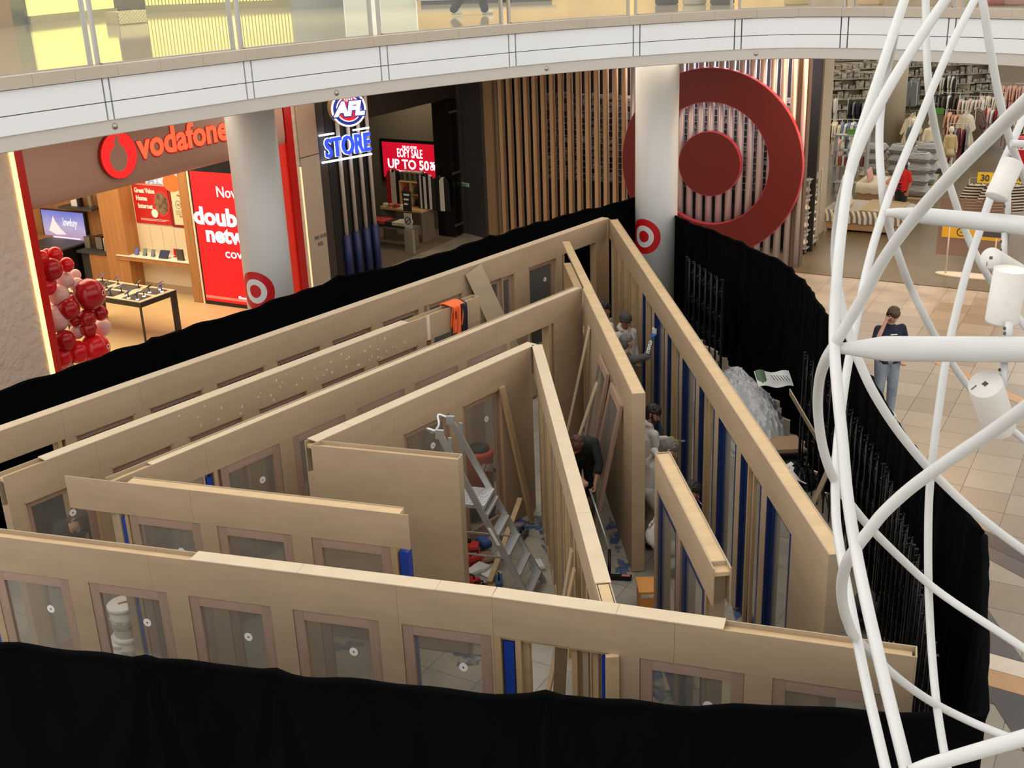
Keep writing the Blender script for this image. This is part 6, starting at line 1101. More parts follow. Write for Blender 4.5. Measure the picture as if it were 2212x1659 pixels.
def rack(px_, py_, n, kind, cs, label, along=0, zr=1.45, sp=0.11, face=None, sign=None):
    """rail whose centre shows at the pixel at rail height; n garments"""
    c = at(px_, py_, zr); c = V(c.x, c.y, 0); d = (TV, TU)[along]; L_ = n * sp + 0.1; t = thing('garment_rack', c, 'chrome garment rail holding ' + label, 'clothes rack')
    b = MB(); b.cyl(c - d * L_ / 2 + UP * zr, c + d * L_ / 2 + UP * zr, 0.014, 8); b.build('rail', M_RAIL, t)
    for g in (-1, 1): b = MB(); e_ = c + d * g * (L_ / 2 - 0.05); pd = Vector((d.y, -d.x, 0)); b.cyl(e_ + UP * 0.02, e_ + UP * zr, 0.014, 8); b.cyl(e_ - pd * 0.3 + UP * 0.016, e_ + pd * 0.3 + UP * 0.016, 0.014, 8); b.build('stand', M_RAIL, t)
    az = math.atan2(d.y, d.x) + (R(90) if face is None else R(face)); rr = random.Random(int(px_ * 7 + py_))
    for i in range(n):
        o = bpy.data.objects.new('garment', gmesh(kind, cs[i % len(cs)])); COL.objects.link(o); o.location = c + d * (-L_ / 2 + 0.1 + sp * i) + UP * (zr - 0.82); o.rotation_euler = (R(rr.uniform(-3, 3)), 0, az + R(rr.uniform(-9, 9))); k_ = rr.uniform(0.92, 1.06); o.scale = (k_, 1, k_); meta(o, label[0].lower() + label[1:], 'garment', 'garments: ' + label)
        ORG[o.name] = V(0, 0, 0)
for a in [(1828, 172, 8, 'top', ['peach'], 'peach knit on the rail left of the store column', 0), (1873, 168, 7, 'dress', ['lilac', 'lilac', 'white'], 'lilac checked dress on the far left rail', 0), (1795, 205, 5, 'dress', ['white', 'grey'], 'white and grey dress on the rail beside the portal jamb', 0), (1852, 212, 6, 'top', ['black', 'black', 'grey'], 'black top on the rail under the lilac dresses', 0), (1798, 258, 6, 'top', ['cream'], 'cream top on the rail beside the portal jamb', 0),
          (1838, 258, 5, 'dress', ['denim', 'white'], 'pale blue dress on the short rail over the pink robe', 0), (1853, 272, 3, 'dress', ['green'], 'sage dress on the rail beside the pink robe', 0), (1812, 292, 2, 'top', ['pink'], 'pink robe hanging above the grey bookcase', 0), (1975, 168, 9, 'pants', ['grey', 'denim', 'grey', 'cream'], 'grey and denim trousers on the rail right of the store column', 1), (1972, 246, 7, 'dress', ['cream', 'blush', 'cream'], 'cream and blush dress on the rail right of the store column', 1),
          (1987, 148, 4, 'dress', ['red'], 'red garment on the far rail behind the denim', 0), (2050, 160, 6, 'top', ['white', 'white', 'black'], 'white and black top on the rail high behind the mannequins', 0), (2052, 200, 7, 'top', ['black', 'brown', 'black', 'white'], 'black and brown top on the rail behind the mannequins', 0), (2100, 208, 8, 'top', ['blush', 'white', 'white'], 'blush and white top on the middle rail', 0), (2145, 200, 8, 'top', ['white', 'cream'], 'white top on the right middle rail', 0), (2190, 180, 8, 'dress', ['peach', 'pink'], 'peach dress on the far right rail', 0),
          (2065, 238, 6, 'top', ['tan', 'peach'], 'tan top on the rail by the green card', 0), (2088, 240, 6, 'dress', ['cream', 'cream', 'white'], 'cream dress on the rail between tan and brown', 1), (2112, 232, 6, 'dress', ['brown', 'grey'], 'brown dress at the end of the cream rail', 1), (2072, 268, 6, 'dress', ['maroon', 'maroon', 'grey'], 'maroon dress beside the tan mannequin', 0), (2150, 228, 6, 'top', ['red', 'blush', 'white'], 'red and white top on the right rail', 0), (2205, 235, 7, 'top', ['white', 'grey', 'cream'], 'pale top at the right edge rail', 0)]:
    rack(*a)
M_BRET = stripe_mat('breton_stripes', (206, 196, 176), (34, 34, 40), (0, R(90), 0), 4.2)
sm = garment('top', M_BRET)
for k, (x, y, lab) in enumerate([(2112, 398, 'black and cream striped top, left of the lamp'), (2150, 402, 'black and cream striped top hanging behind the lamp'), (2196, 400, 'black and cream striped top, right of the lamp')]):
    c = at(x, y, 1.3); o = bpy.data.objects.new('striped_top', sm); COL.objects.link(o); o.location = (c.x, c.y, 0.62); o.rotation_euler = (0, 0, R(-20 + 12 * k)); o.scale = (1.15, 1.6, 1.0); meta(o, lab, 'garment'); ORG[o.name] = V(0, 0, 0)
c0, c1 = at(2095, 385, 1.43), at(2230, 385, 1.43); t = thing('garment_rack', V((c0.x + c1.x) / 2, (c0.y + c1.y) / 2, 0), 'chrome rail of striped tops near the store entrance', 'clothes rack'); b = MB(); b.cyl(c0, c1, 0.014, 8); b.build('rail', M_RAIL, t)
for q in (c0, c1): b = MB(); b.cyl((q.x, q.y, 0), q, 0.014, 8); b.cyl((q.x - 0.1, q.y - 0.3, 0.015), (q.x + 0.1, q.y + 0.3, 0.015), 0.014, 8); b.build('stand', M_RAIL, t)
for k, x in enumerate((2132, 2205)):
    c = at(x, 384, 1.6); b = MB(); b.obox(c, TV * 0.22, TU * 0.006, UP * 0.13); b.cyl(c - UP * 0.17, c - UP * 0.13, 0.01, 6); o = b.build('price_sign', mat('yellow_card', (222, 190, 40), 0.5), t); pl2 = Plane(c - TV, c + TV); word(pl2, o, '30', 0.86, c.z - 0.08, 0.22, 0.008, M_DARK, 0.2, 0.03)
# mannequins
M_MANQ = mat('mannequin_ivory', (222, 212, 190), 0.35)
def mannequin(px_, py_, rz, top, bottom, label, H=1.25, dress=False):
    c = at(px_, py_, 0.22); o_ = V(c.x, c.y, 0.22); t = thing('mannequin', o_, label, 'mannequin'); k_ = H / 1.25; d = V(math.cos(R(rz)), math.sin(R(rz)), 0); s_ = V(-d.y, d.x, 0)
    P_ = lambda a_, z_, f_=0: o_ + s_ * a_ * k_ + UP * z_ * k_ + d * f_
    S = [(P_(0, 0.68), 0.09, P_(0, 0.9), 0.10), (P_(0, 0.9), 0.09, P_(0, 1.0), 0.05), (P_(0, 1.0), 0.035, P_(0, 1.08), 0.035), (P_(0, 1.13), 0.085, P_(0, 1.17), 0.085)]
    for g in (-1, 1): S += [(P_(0.03 * g, 0.96), 0.05, P_(0.12 * g, 0.95), 0.045), (P_(0.12 * g, 0.95), 0.04, P_(0.17 * g, 0.75), 0.032), (P_(0.17 * g, 0.75), 0.03, P_(0.18 * g, 0.57, 0.04), 0.022), (P_(0.18 * g, 0.57, 0.04), 0.024, P_(0.18 * g, 0.50, 0.05), 0.02), (P_(0.06 * g, 0.66), 0.075, P_(0.075 * g, 0.36), 0.05), (P_(0.075 * g, 0.36), 0.048, P_(0.08 * g, 0.06), 0.03), (P_(0.08 * g, 0.03), 0.03, P_(0.09 * g, 0.02, 0.1), 0.022)]
    v_, f_ = fused(S, 0.016, 2); b = MB(); b.smooth = True; b.add(v_, f_); b.build('figure', M_MANQ, t)
    T = [(P_(0, 0.64), 0.125, P_(0, 0.9), 0.125), (P_(0, 0.9), 0.115, P_(0, 0.98), 0.07)]
    for g in (-1, 1): T += [(P_(0.03 * g, 0.95), 0.07, P_(0.12 * g, 0.94), 0.06), (P_(0.12 * g, 0.94), 0.058, P_(0.17 * g, 0.75), 0.052), (P_(0.17 * g, 0.75), 0.052, P_(0.18 * g, 0.60, 0.035), 0.042)]
    v_, f_ = fused(T, 0.016, 2); b = MB(); b.smooth = True; b.add(v_, f_); b.build('top', top, t); b = MB(); b.lathe([(0.12, 0.66), (0.15, 0.55), (0.19 if not dress else 0.24, 0.42 if not dress else 0.28), (0.17, 0.44 if not dress else 0.30)], o_, 16); b.build('skirt', bottom, t); return t
mannequin(2047, 366, -95, mat('fabric_knit_tan', (186, 164, 118), 0.85), mat('fabric_skirt_tan', (180, 162, 122), 0.85), 'child mannequin in a tan knit and skirt', 1.35); mannequin(2003, 352, -100, mat('fabric_cream', (214, 202, 172), 0.85), mat('fabric_cream', (214, 202, 172), 0.85), 'child mannequin in a long cream coat dress', 1.4, True); mannequin(1966, 345, -80, mat('fabric_slate', (92, 98, 96), 0.85), mat('fabric_slate', (92, 98, 96), 0.85), 'child mannequin in a slate cardigan behind the white tube', 1.35)
c = at(2020, 372, 0); t = thing('podium', c, 'low white podium under the child mannequins', 'podium'); b = MB(); gb(b, c, -1.1, 0.75, -0.25, 0.9, 0.17, 0.22); b.build('deck', mat('podium_white', (200, 192, 172), 0.5), t)
for a_ in (-1.05, -0.1, 0.65): b = MB(); gb(b, c, a_, a_ + 0.05, -0.2, -0.15, 0, 0.17); b.build('leg', mat('podium_white', (200, 192, 172), 0.5), t)
# red bins at the right edge
for k, (x, y, s_) in enumerate([(2205, 300, '3'), (2200, 335, '22')]):
    c = at(x, y + 25, 0); b = MB(); gb(b, c, -0.3, 0.7, 0, 0.6, 0.3 * (k == 0), 0.85 + 0.2 * (k == 0)); gb(b, c, -0.34, 0.74, -0.02, 0.62, 0.85 + 0.2 * (k == 0), 0.9 + 0.2 * (k == 0)); o = b.build('sale_bin', M_RED, label=['rear red sale bin at the right edge of the store', 'front red sale bin at the right edge of the store'][k], cat='bin'); pl2 = Plane(c, c + TV); word(pl2, o, s_, -0.1, 0.55, 0.25, 0.002, W_P, None, 0.03)
# far shelving rows: shelves with small stock
rr = random.Random(11); M_STK = mat('stock_far', (60, 58, 56), 0.7, col2=(206, 196, 176), scale=(5, 5, 9))
for k, (Y, X0, X1) in enumerate([(47.5, 11.0, 15.2), (51, 13.5, 20.5), (54.5, 15.5, 23), (58, 11, 23), (62, 12, 24), (66, 12, 25)]):
    t = thing('shelving_row', V((X0 + X1) / 2, Y, 0), ['store shelving row nearest the denim rail', 'second store shelving row behind the rails', 'third store shelving row behind the rails', 'fourth store shelving row, far back', 'fifth store shelving row, far back', 'rearmost store shelving row'][k], 'shelving'); b = MB()
    for z_ in (0.15, 0.55, 0.95, 1.35, 1.75): b.box(X0, X1, Y, Y + 0.5, z_, z_ + 0.03)
    b.box(X0, X1, Y + 0.5, Y + 0.53, 0, 2.0); b.build('shelf', M_BEIGE, t); b = MB()
    for z_ in (0.18, 0.58, 0.98, 1.38, 1.78):
        x = X0 + 0.05
        while x < X1 - 0.3: w_ = rr.uniform(0.1, 0.3); b.box(x, x + w_, Y + 0.05, Y + 0.4, z_ + 0.002, z_ + rr.uniform(0.12, 0.33)); x += w_ + rr.uniform(0.01, 0.08)
    b.build('stock', M_STK, t, kind='stuff')
b = MB(); c = at(2026, 240, 1.2); b.obox(c, TV * 0.2, TU * 0.01, UP * 0.11); b.cyl(c - UP * 1.2, c - UP * 0.11, 0.012, 6); b.build('price_sign', mat('green_card', (90, 150, 60), 0.5), label='green price card on a stem beside the tan tops', cat='sign')
# free-standing sign stand in the concourse
c = at(2092, 597, 0); t = thing('notice_stand', c, 'white oval-footed sign stand with a yellow notice at the store line', 'sign stand'); b = MB(); n = 28; b.prism([c + TV * 0.72 * math.cos(6.283 * k / n) + TU * 0.22 * math.sin(6.283 * k / n) for k in range(n)], (0, 0, 0.03)); b.build('foot', mat('stand_white', (214, 202, 180), 0.4), t)
for g in (-0.5, 0.5): b = MB(); b.cyl(c + TV * g + UP * 0.03, c + TV * g + UP * 1.35, 0.02, 8); b.build('post', mat('stand_white', (214, 202, 180), 0.4), t)
b = MB(); b.obox(c + UP * 1.1, TV * 0.75, TU * 0.008, UP * 0.65); b.build('panel', glass('rose_acrylic', (226, 196, 180), 0.10, 0.06), t); b = MB(); b.obox(c + UP * 1.02 - TU * 0.012, TV * 0.66, TU * 0.004, UP * 0.16); b.build('yellow_notice', mat('yellow_notice', (222, 170, 40), 0.5), t)
pl2 = Plane(c - TU * 0.016 - TV, c - TU * 0.016 + TV); n = 18; b = MB(); b.ring([pl2.P(0.75 + 0.1 * math.cos(6.283 * k / n), 1.0 + 0.1 * math.sin(6.283 * k / n), 0.0) for k in range(n)], [pl2.P(0.75 + 0.075 * math.cos(6.283 * k / n), 1.0 + 0.075 * math.sin(6.283 * k / n), 0.0) for k in range(n)], pl2.n * 0.004); b.obox(pl2.P(0.79, 1.0, 0.002), TV * 0.06, TU * 0.002, UP * 0.015); b.build('notice_letter', M_DARK, t); b = MB(); b.obox(pl2.P(1.4, 1.0, 0.002), TV * 0.2, TU * 0.002, UP * 0.06); b.build('notice_block', M_DARK, t)
# ================================================================== upper level
ZF = 6.05
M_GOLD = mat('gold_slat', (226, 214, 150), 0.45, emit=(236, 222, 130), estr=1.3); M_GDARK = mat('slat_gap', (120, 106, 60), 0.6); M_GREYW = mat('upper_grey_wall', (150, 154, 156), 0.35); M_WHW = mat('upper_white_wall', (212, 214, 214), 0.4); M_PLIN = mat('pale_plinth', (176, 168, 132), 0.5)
def uwall(name, xa, ya, xb, yb, m, z1=9.0, t=0.15):
    p, q = at(xa, ya, ZF), at(xb, yb, ZF); pl = Plane(p, q); b = MB(); pl.box(b, 0, pl.L, ZF, z1, -t, 0); return b.build(name, m, kind='structure'), pl
def slatwall(name, xa, ya, xb, yb):
    o, pl = uwall(name, xa, ya, xb, yb, M_GDARK); b = MB(); s_ = 0.02
    while s_ < pl.L - 0.05: pl.box(b, s_, s_ + 0.055, ZF + 0.18, 9.0, 0.0, 0.05); s_ += 0.085
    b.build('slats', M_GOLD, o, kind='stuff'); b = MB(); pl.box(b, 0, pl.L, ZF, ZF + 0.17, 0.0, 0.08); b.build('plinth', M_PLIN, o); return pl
slatwall('wall_upper_shop', 62, 53, 250, 33); slatwall('wall_upper_shop', 316, 28, 634, 14)
uwall('wall_upper_pier', 250, 33, 316, 28, mat('fluted_taupe', (120, 106, 88), 0.5, noise=0.15, scale=(22, 22, 0.5)))
uwall('wall_upper_pier', 30, 58, 62, 53, mat('dark_glass_pier', (70, 70, 74), 0.15)); uwall('wall_upper_left', -200, 88, 30, 58, mat('tan_upper', (150, 116, 84), 0.4, noise=0.1, scale=(1, 1, 1)))
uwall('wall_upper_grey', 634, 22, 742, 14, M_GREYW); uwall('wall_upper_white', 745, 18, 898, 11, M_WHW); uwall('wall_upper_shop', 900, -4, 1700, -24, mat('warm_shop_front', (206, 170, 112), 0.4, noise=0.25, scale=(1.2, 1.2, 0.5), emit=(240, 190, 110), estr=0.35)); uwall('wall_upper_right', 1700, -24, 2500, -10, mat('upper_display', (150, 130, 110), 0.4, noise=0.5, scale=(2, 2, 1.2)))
p = at(288, 52, ZF); t = thing('upper_bench', V(p.x, p.y, ZF), 'pebbly cream bench in front of the yellow slatted shop', 'bench'); pl = Plane(p, at(320, 49, ZF)); b = MB(); b.grid(lambda u, v: pl.P(-0.36 + 0.74 * u, ZF + 0.02 + 0.26 * v, 0.02 * math.sin(u * 50) * math.sin(v * 22)), 40, 16); b.build('front', mat('pebble_cream', (214, 202, 160), 0.7, bump=0.6, bscale=50), t); b = MB(); pl.box(b, -0.36, 0.38, ZF, ZF + 0.27, -0.45, -0.03); b.build('body', mat('pebble_cream', (214, 202, 160), 0.7, bump=0.6, bscale=50), t); b = MB()
for k in range(7): b.ball(pl.P(-0.15 + 0.05 * k, ZF + 0.30, -0.2), 0.025, 6, 4)
b.tube([pl.P(-0.18, ZF + 0.29, -0.2), pl.P(-0.19, ZF + 0.37, -0.2), pl.P(-0.05, ZF + 0.37, -0.2), pl.P(-0.02, ZF + 0.29, -0.2)], 0.008, 5); b.build('ornament_tray', M_DARK, label='small ornaments on the pebbly cream bench', cat='ornament')
t = thing('shop_bench', at(1080, 6, ZF), 'long pale bench edge inside the upper shop front', 'bench'); pl = Plane(at(900, 12, ZF), at(1200, 2, ZF)); b = MB(); pl.box(b, 0, pl.L, ZF + 0.1, ZF + 0.16, -0.3, 0); b.build('slab', M_STEEL, t); b = MB(); pl.box(b, 0.1, pl.L - 0.1, ZF, ZF + 0.1, -0.25, -0.05); b.build('base', M_DARK, t)
for k, (x, c_) in enumerate([(1440, (50, 48, 50)), (1500, (190, 180, 170)), (1560, (70, 60, 60)), (1720, (220, 190, 130)), (1880, (230, 190, 140)), (2150, (190, 100, 100)), (2195, (200, 150, 150))]):
    p = at(x, 10, ZF); b = MB(); b.lathe([(0.22, 0), (0.25, 0.03), (0.24, 0.25), (0.18, 0.5), (0.2, 0.55)], (p.x, p.y, ZF), 14); b.build('upper_stool', mat('ustool_%d' % k, c_, 0.5), label=['charcoal stool above the bullseye sign', 'pale stool above the bullseye sign', 'dark brown stool above the bullseye sign', 'honey stool left of the white lattice', 'tan stool behind the white lattice', 'rose stool right of the white lattice', 'pink stool at the far right upstairs'][k], cat='stool')
area('upper_shop_ceiling_light', (-3.5, 25.5, 8.9), 8, 3, 240, (1.0, 0.92, 0.65))
area('upper_ceiling_light', (5, 27, 9.2), 10, 5, 130, (1.0, 0.88, 0.66))
# ================================================================== white tube lattice
TD = 0.052
def cA(x, y): return (1732 + x / 2.7646, y / 2.7646)
def cB(x, y): return (1732 + x / 2.7646, 550 + y / 2.7646)
def cC(x, y): return (1732 + x / 2.7646, 1059 + y / 2.7646)
LAT = thing('tube_lattice', atd(2300, 900, 5.2) + V(0, 0, -3.0), 'white tubular lattice sculpture with cylinder lamps at the right edge', 'sculpture')
def smooth_pts(P, sub=5):
    out = []
    for i in range(len(P) - 1):
        p0, p1, p2, p3_ = P[max(i - 1, 0)], P[i], P[i + 1], P[min(i + 2, len(P) - 1)]
        for k in range(sub):
            t = k / sub; out.append(0.5 * ((2 * p1) + (p2 - p0) * t + (2 * p0 - 5 * p1 + 4 * p2 - p3_) * t * t + (3 * p1 - p0 - 3 * p2 + p3_) * t ** 3))
    out.append(P[-1]); return out
def ltube(name, lst, m=M_WTUBE, diam=TD):
    """lst: (fn, cx, cy, width in crop px) -> world points whose distance follows from the tube's width"""
    P = []
    for fn, x, y, w_ in lst:
        px_, py_ = fn(x, y); P.append(atd(px_, py_, FPX * diam / (w_ / 2.7646)))
    Q = [P[0]]
    for p in P[1:]:
        if (p - Q[-1]).length > 0.09: Q.append(p)
    for _ in range(1): Q = [Q[0]] + [Q[i] * 0.6 + (Q[i - 1] + Q[i + 1]) * 0.2 if len(Q) > 6 and (Q[i - 1] - Q[i + 1]).length < 0.9 else Q[i] for i in range(1, len(Q) - 1)] + [Q[-1]]
    P = Q; b = MB(); b.tube(smooth_pts(P), diam / 2, 14); return b.build(name, m, LAT)
A_, B_, C_ = cA, cB, cC
ltube('tube', [(A_, 650, -110, 56), (A_, 612, 0, 57), (A_, 555, 170, 58), (A_, 440, 520, 60), (A_, 330, 850, 62), (A_, 275, 1050, 63), (A_, 232, 1400, 65), (A_, 208, 1659, 66), (B_, 195, 300, 66), (B_, 190, 560, 67), (B_, 210, 800, 69), (B_, 250, 1150, 70), (C_, 262, 0, 71), (C_, 318, 350, 72), (C_, 380, 650, 75), (C_, 460, 1000, 77), (C_, 545, 1350, 79), (C_, 622, 1659, 81), (C_, 720, 2050, 84), (C_, 800, 2500, 84), (C_, 900, 3200, 80)])
ltube('tube', [(A_, 960, -140, 62), (A_, 870, -20, 62), (A_, 720, 200, 62), (A_, 545, 470, 63), (A_, 405, 730, 63), (A_, 315, 940, 63), (A_, 285, 1050, 63)])
ltube('tube', [(A_, 1100, -120, 45), (A_, 1030, 0, 46), (A_, 900, 245, 47), (A_, 785, 510, 48), (A_, 755, 580, 48), (A_, 690, 760, 48), (A_, 600, 965, 49), (A_, 525, 1150, 49), (A_, 490, 1270, 50), (A_, 430, 1440, 50), (A_, 378, 1640, 51), (B_, 362, 200, 51), (B_, 312, 480, 52), (B_, 268, 680, 52), (B_, 240, 900, 53), (B_, 212, 1120, 54), (B_, 195, 1350, 55), (B_, 203, 1600, 56), (C_, 218, 280, 57), (C_, 245, 450, 58), (C_, 290, 680, 60), (C_, 330, 890, 61), (C_, 382, 1150, 63), (C_, 440, 1400, 65), (C_, 500, 1659, 67), (C_, 600, 2100, 70), (C_, 700, 2600, 72)])
ltube('tube', [(A_, 738, -120, 46), (A_, 740, 0, 46), (A_, 742, 300, 46), (A_, 755, 570, 47), (A_, 800, 800, 44), (A_, 850, 1000, 43), (A_, 912, 1200, 43), (A_, 980, 1390, 42), (A_, 1022, 1490, 42), (A_, 1090, 1610, 42), (B_, 1120, 150, 41), (B_, 1210, 270, 41), (B_, 1310, 400, 41), (B_, 1450, 580, 41)])
ltube('tube', [(A_, 555, 190, 56), (A_, 530, 330, 50), (A_, 492, 480, 48), (A_, 465, 700, 48), (A_, 460, 850, 48), (A_, 470, 1050, 49), (A_, 492, 1262, 49), (A_, 520, 1360, 47), (A_, 575, 1520, 47), (A_, 625, 1659, 46), (B_, 642, 180, 45), (B_, 722, 350, 45), (B_, 790, 480, 44), (B_, 900, 660, 43), (B_, 1000, 800, 42), (B_, 1130, 935, 42), (B_, 1265, 1055, 41), (B_, 1450, 1210, 41)])
ltube('tube', [(A_, 1500, 450, 100), (A_, 1327, 620, 94), (A_, 1150, 790, 88), (A_, 900, 1035, 82), (A_, 650, 1315, 76), (A_, 470, 1560, 72), (B_, 400, 205, 70), (B_, 270, 410, 68), (B_, 192, 550, 67), (B_, 140, 620, 66), (B_, 100, 740, 62), (B_, 88, 900, 59), (B_, 112, 1120, 57), (B_, 158, 1270, 56), (B_, 196, 1355, 55), (B_, 250, 1440, 53), (B_, 310, 1515, 52), (C_, 385, 200, 51), (C_, 450, 270, 50), (C_, 600, 415, 49), (C_, 752, 562, 48), (C_, 900, 668, 49), (C_, 1100, 795, 50), (C_, 1327, 945, 51), (C_, 1500, 1060, 52)])
ltube('tube', [(A_, 275, 1060, 62), (A_, 235, 1180, 58), (A_, 200, 1400, 56), (A_, 190, 1600, 55), (B_, 200, 130, 55), (B_, 242, 340, 55), (B_, 290, 500, 55), (B_, 342, 645, 55), (B_, 425, 830, 55), (B_, 550, 1030, 54), (B_, 742, 1265, 53), (B_, 825, 1345, 52), (B_, 1000, 1520, 52), (C_, 1000, 120, 52), (C_, 1150, 230, 52), (C_, 1327, 362, 52), (C_, 1500, 480, 52)])
ltube('tube', [(A_, 1420, 480, 44), (A_, 1327, 690, 45), (A_, 1250, 875, 46), (A_, 1195, 970, 46), (A_, 1110, 1225, 47), (A_, 1050, 1420, 47), (A_, 1020, 1500, 47), (A_, 975, 1640, 48), (B_, 958, 170, 48), (B_, 900, 430, 49), (B_, 855, 650, 49), (B_, 828, 850, 49), (B_, 780, 1200, 49), (B_, 758, 1420, 48), (C_, 755, 0, 48), (C_, 753, 300, 48), (C_, 755, 560, 48), (C_, 765, 800, 48), (C_, 785, 1100, 49), (C_, 805, 1290, 50), (C_, 850, 1590, 52), (C_, 930, 1950, 54)])
ltube('tube', [(A_, 1060, -120, 50), (A_, 1080, 0, 50), (A_, 1130, 330, 49), (A_, 1182, 620, 48), (A_, 1238, 830, 47), (A_, 1252, 880, 47), (A_, 1290, 970, 46), (A_, 1340, 1090, 45), (A_, 1450, 1300, 44)])
ltube('tube', [(B_, 1500, 790, 92), (B_, 1327, 920, 88), (B_, 1150, 1050, 84), (B_, 900, 1210, 80), (B_, 650, 1385, 76), (B_, 470, 1550, 74), (C_, 410, 235, 73), (C_, 322, 345, 72), (C_, 260, 430, 70), (C_, 232, 560, 67), (C_, 240, 680, 65), (C_, 275, 800, 63), (C_, 322, 885, 61), (C_, 430, 985, 54), (C_, 520, 1080, 52), (C_, 650, 1185, 51), (C_, 803, 1285, 50), (C_, 950, 1355, 50), (C_, 1100, 1425, 51), (C_, 1260, 1485, 52), (C_, 1500, 1570, 53)])
ltube('cross_tube', [(A_, 1250, 858, 46), (A_, 1450, 860, 46)], diam=0.036)
def spoke(lst):
    """tapered radial arm: (fn,x,y,width,depth)"""
    P, Rr = [], []
    for fn, x, y, w_, d_ in lst: px_, py_ = fn(x, y); P.append(atd(px_, py_, d_)); Rr.append(w_ / 2.7646 * d_ / FPX / 2)
    b = MB(); b.tube(P, Rr, 24); return b.build('tapered_arm', M_WTUBE, LAT)
d1 = FPX * TD / (50 / 2.7646)
spoke([(A_, 500, 1270, 44, d1), (A_, 560, 1272, 60, d1), (A_, 690, 1284, 92, d1 - 0.02), (A_, 720, 1288, 96, d1 - 0.02), (A_, 1327, 1347, 116, d1 - 0.35), (A_, 1700, 1383, 132, d1 - 0.7)])
d2 = FPX * TD / (67 / 2.7646)
spoke([(B_, 205, 560, 64, d2), (B_, 260, 560, 72, d2), (B_, 480, 561, 148, d2), (B_, 500, 562, 152, d2), (B_, 1327, 566, 156, d2 - 0.02), (B_, 1700, 568, 158, d2 - 0.03)])
d3 = FPX * TD / (83 / 2.7646)
spoke([(C_, 640, 1680, 70, d3), (C_, 760, 1640, 84, d3), (C_, 1000, 1572, 92, d3), (C_, 1327, 1478, 98, d3), (C_, 1700, 1370, 104, d3)])
b = MB(); b.cyl(atd(2480, 700, d2) + V(0, 0, 2.4), atd(2480, 700, d2) + V(0, 0, -5.8), 0.14, 24); b.build('central_mast', M_WTUBE, LAT)
# lamps
M_LAMP = mat('lamp_shade_white', (216, 212, 206), 0.55, noise=0.03, scale=(20, 20, 20)); M_LIN = emis('lamp_inner', (255, 246, 225), 2.2)
def lamp(p, q, r, lit, mount, label):
    p, q = Vector(p), Vector(q); ax = (p - q).normalized(); L_ = (p - q).length
    b = MB(); b.lathe([(0.0, 0.0), (r * 0.97, 0.0), (r, 0.01), (r, L_), (r * 0.94, L_), (r * 0.94, L_ - 0.03), (r * 0.9, L_ - 0.04)] if lit else [(0, 0), (r * 0.97, 0), (r, 0.01), (r, L_ - 0.004), (r * 0.97, L_), (0, L_)], q, 32, ax); o = b.build('lamp_shade', M_LAMP, LAT, label=label)
    if lit: b = MB(); b.lathe([(r * 0.92, 0), (r * 0.92, 0.006), (0.0, 0.008)], q + ax * (L_ - 0.03), 28, ax); b.build('lamp_lens', M_LIN, o)
    else:
        ux = ax.cross(fw).normalized(); uy = ax.cross(ux)
        b = MB(); b.obox(p + ax * 0.001, ux * r * 0.14, uy * r * 0.14, ax * 0.001); b.build('rating_label', M_DARK, o); b = MB(); b.obox(p + ax * 0.001 + ux * r * 0.6 - uy * r * 0.3, ux * r * 0.2, uy * r * 0.03, ax * 0.001); b.build('warning_print', M_DARK, o)
    b = MB(); b.cyl(mount[0], mount[1], 0.018, 10); b.build('lamp_stem', M_WTUBE, LAT)
    for k in range(2): c = Vector(mount[0]).lerp(Vector(mount[1]), 0.3 + 0.3 * k); b = MB(); b.ball(c + CXV * -0.02, 0.008, 8, 5); b.build('bolt', M_DARK, LAT)
def cp(fn, x, y, d_): px_, py_ = fn(x, y); return atd(px_, py_, d_)
sc_ = 1 / 2.7646 / FPX
dl = d1 - 0.3
lamp(cp(A_, 1258, 965, dl), cp(A_, 1160, 1180, dl), 67 * sc_ * dl, True, (cp(A_, 1230, 1290, dl), cp(A_, 1232, 1100, dl)), 'tilted uplight shade on the upper arm, lit from its open top')
lamp(cp(A_, 1130, 1540, dl - 0.2), cp(A_, 1300, 1640, dl + 0.25), 62 * sc_ * dl, False, (cp(A_, 1210, 1390, dl), cp(A_, 1208, 1560, dl)), 'shade with its round closed end facing outward below the upper arm')
lamp(cp(B_, 1250, 88, d2), cp(B_, 1192, 402, d2 + 0.1), 97 * sc_ * d2, True, (cp(B_, 1237, 500, d2), cp(B_, 1237, 400, d2)), 'large upright lit shade standing on the lower arm')
lamp(cp(B_, 1095, 772, d2), cp(B_, 1180, 1030, d2 + 0.25), 100 * sc_ * d2, False, (cp(B_, 1210, 640, d2 + 0.02), cp(B_, 1202, 800, d2 + 0.02)), 'shade hanging tilted below the lower arm with its closed end up')
# ================================================================== balloons
M_BR = [mat('balloon_crimson', (168, 18, 28), 0.22), mat('balloon_red', (214, 20, 30), 0.22), mat('balloon_blush', (224, 178, 172), 0.25)]
BL = [(325, 330, 78, 1), (185, 370, 82, 1), (245, 330, 60, 1), (290, 480, 115, 0), (445, 435, 75, 1), (430, 590, 86, 2), (535, 540, 58, 2), (245, 655, 95, 1), (365, 745, 110, 2), (550, 640, 75, 2), (680, 740, 160, 0), (470, 890, 108, 0), (510, 790, 50, 1), (655, 985, 92, 0), (790, 930, 78, 0), (530, 1010, 62, 0), (330, 990, 138, 2), (670, 1090, 86, 0), (810, 1080, 92, 2), (550, 1120, 76, 2), (430, 1210, 105, 0), (400, 1380, 105, 1), (560, 1330, 115, 1), (740, 1290, 148, 1), (450, 1490, 78, 2), (650, 1465, 72, 2), (680, 1215, 62, 1), (350, 1500, 60, 2)]
nmc = ['crimson', 'bright red', 'blush pink']
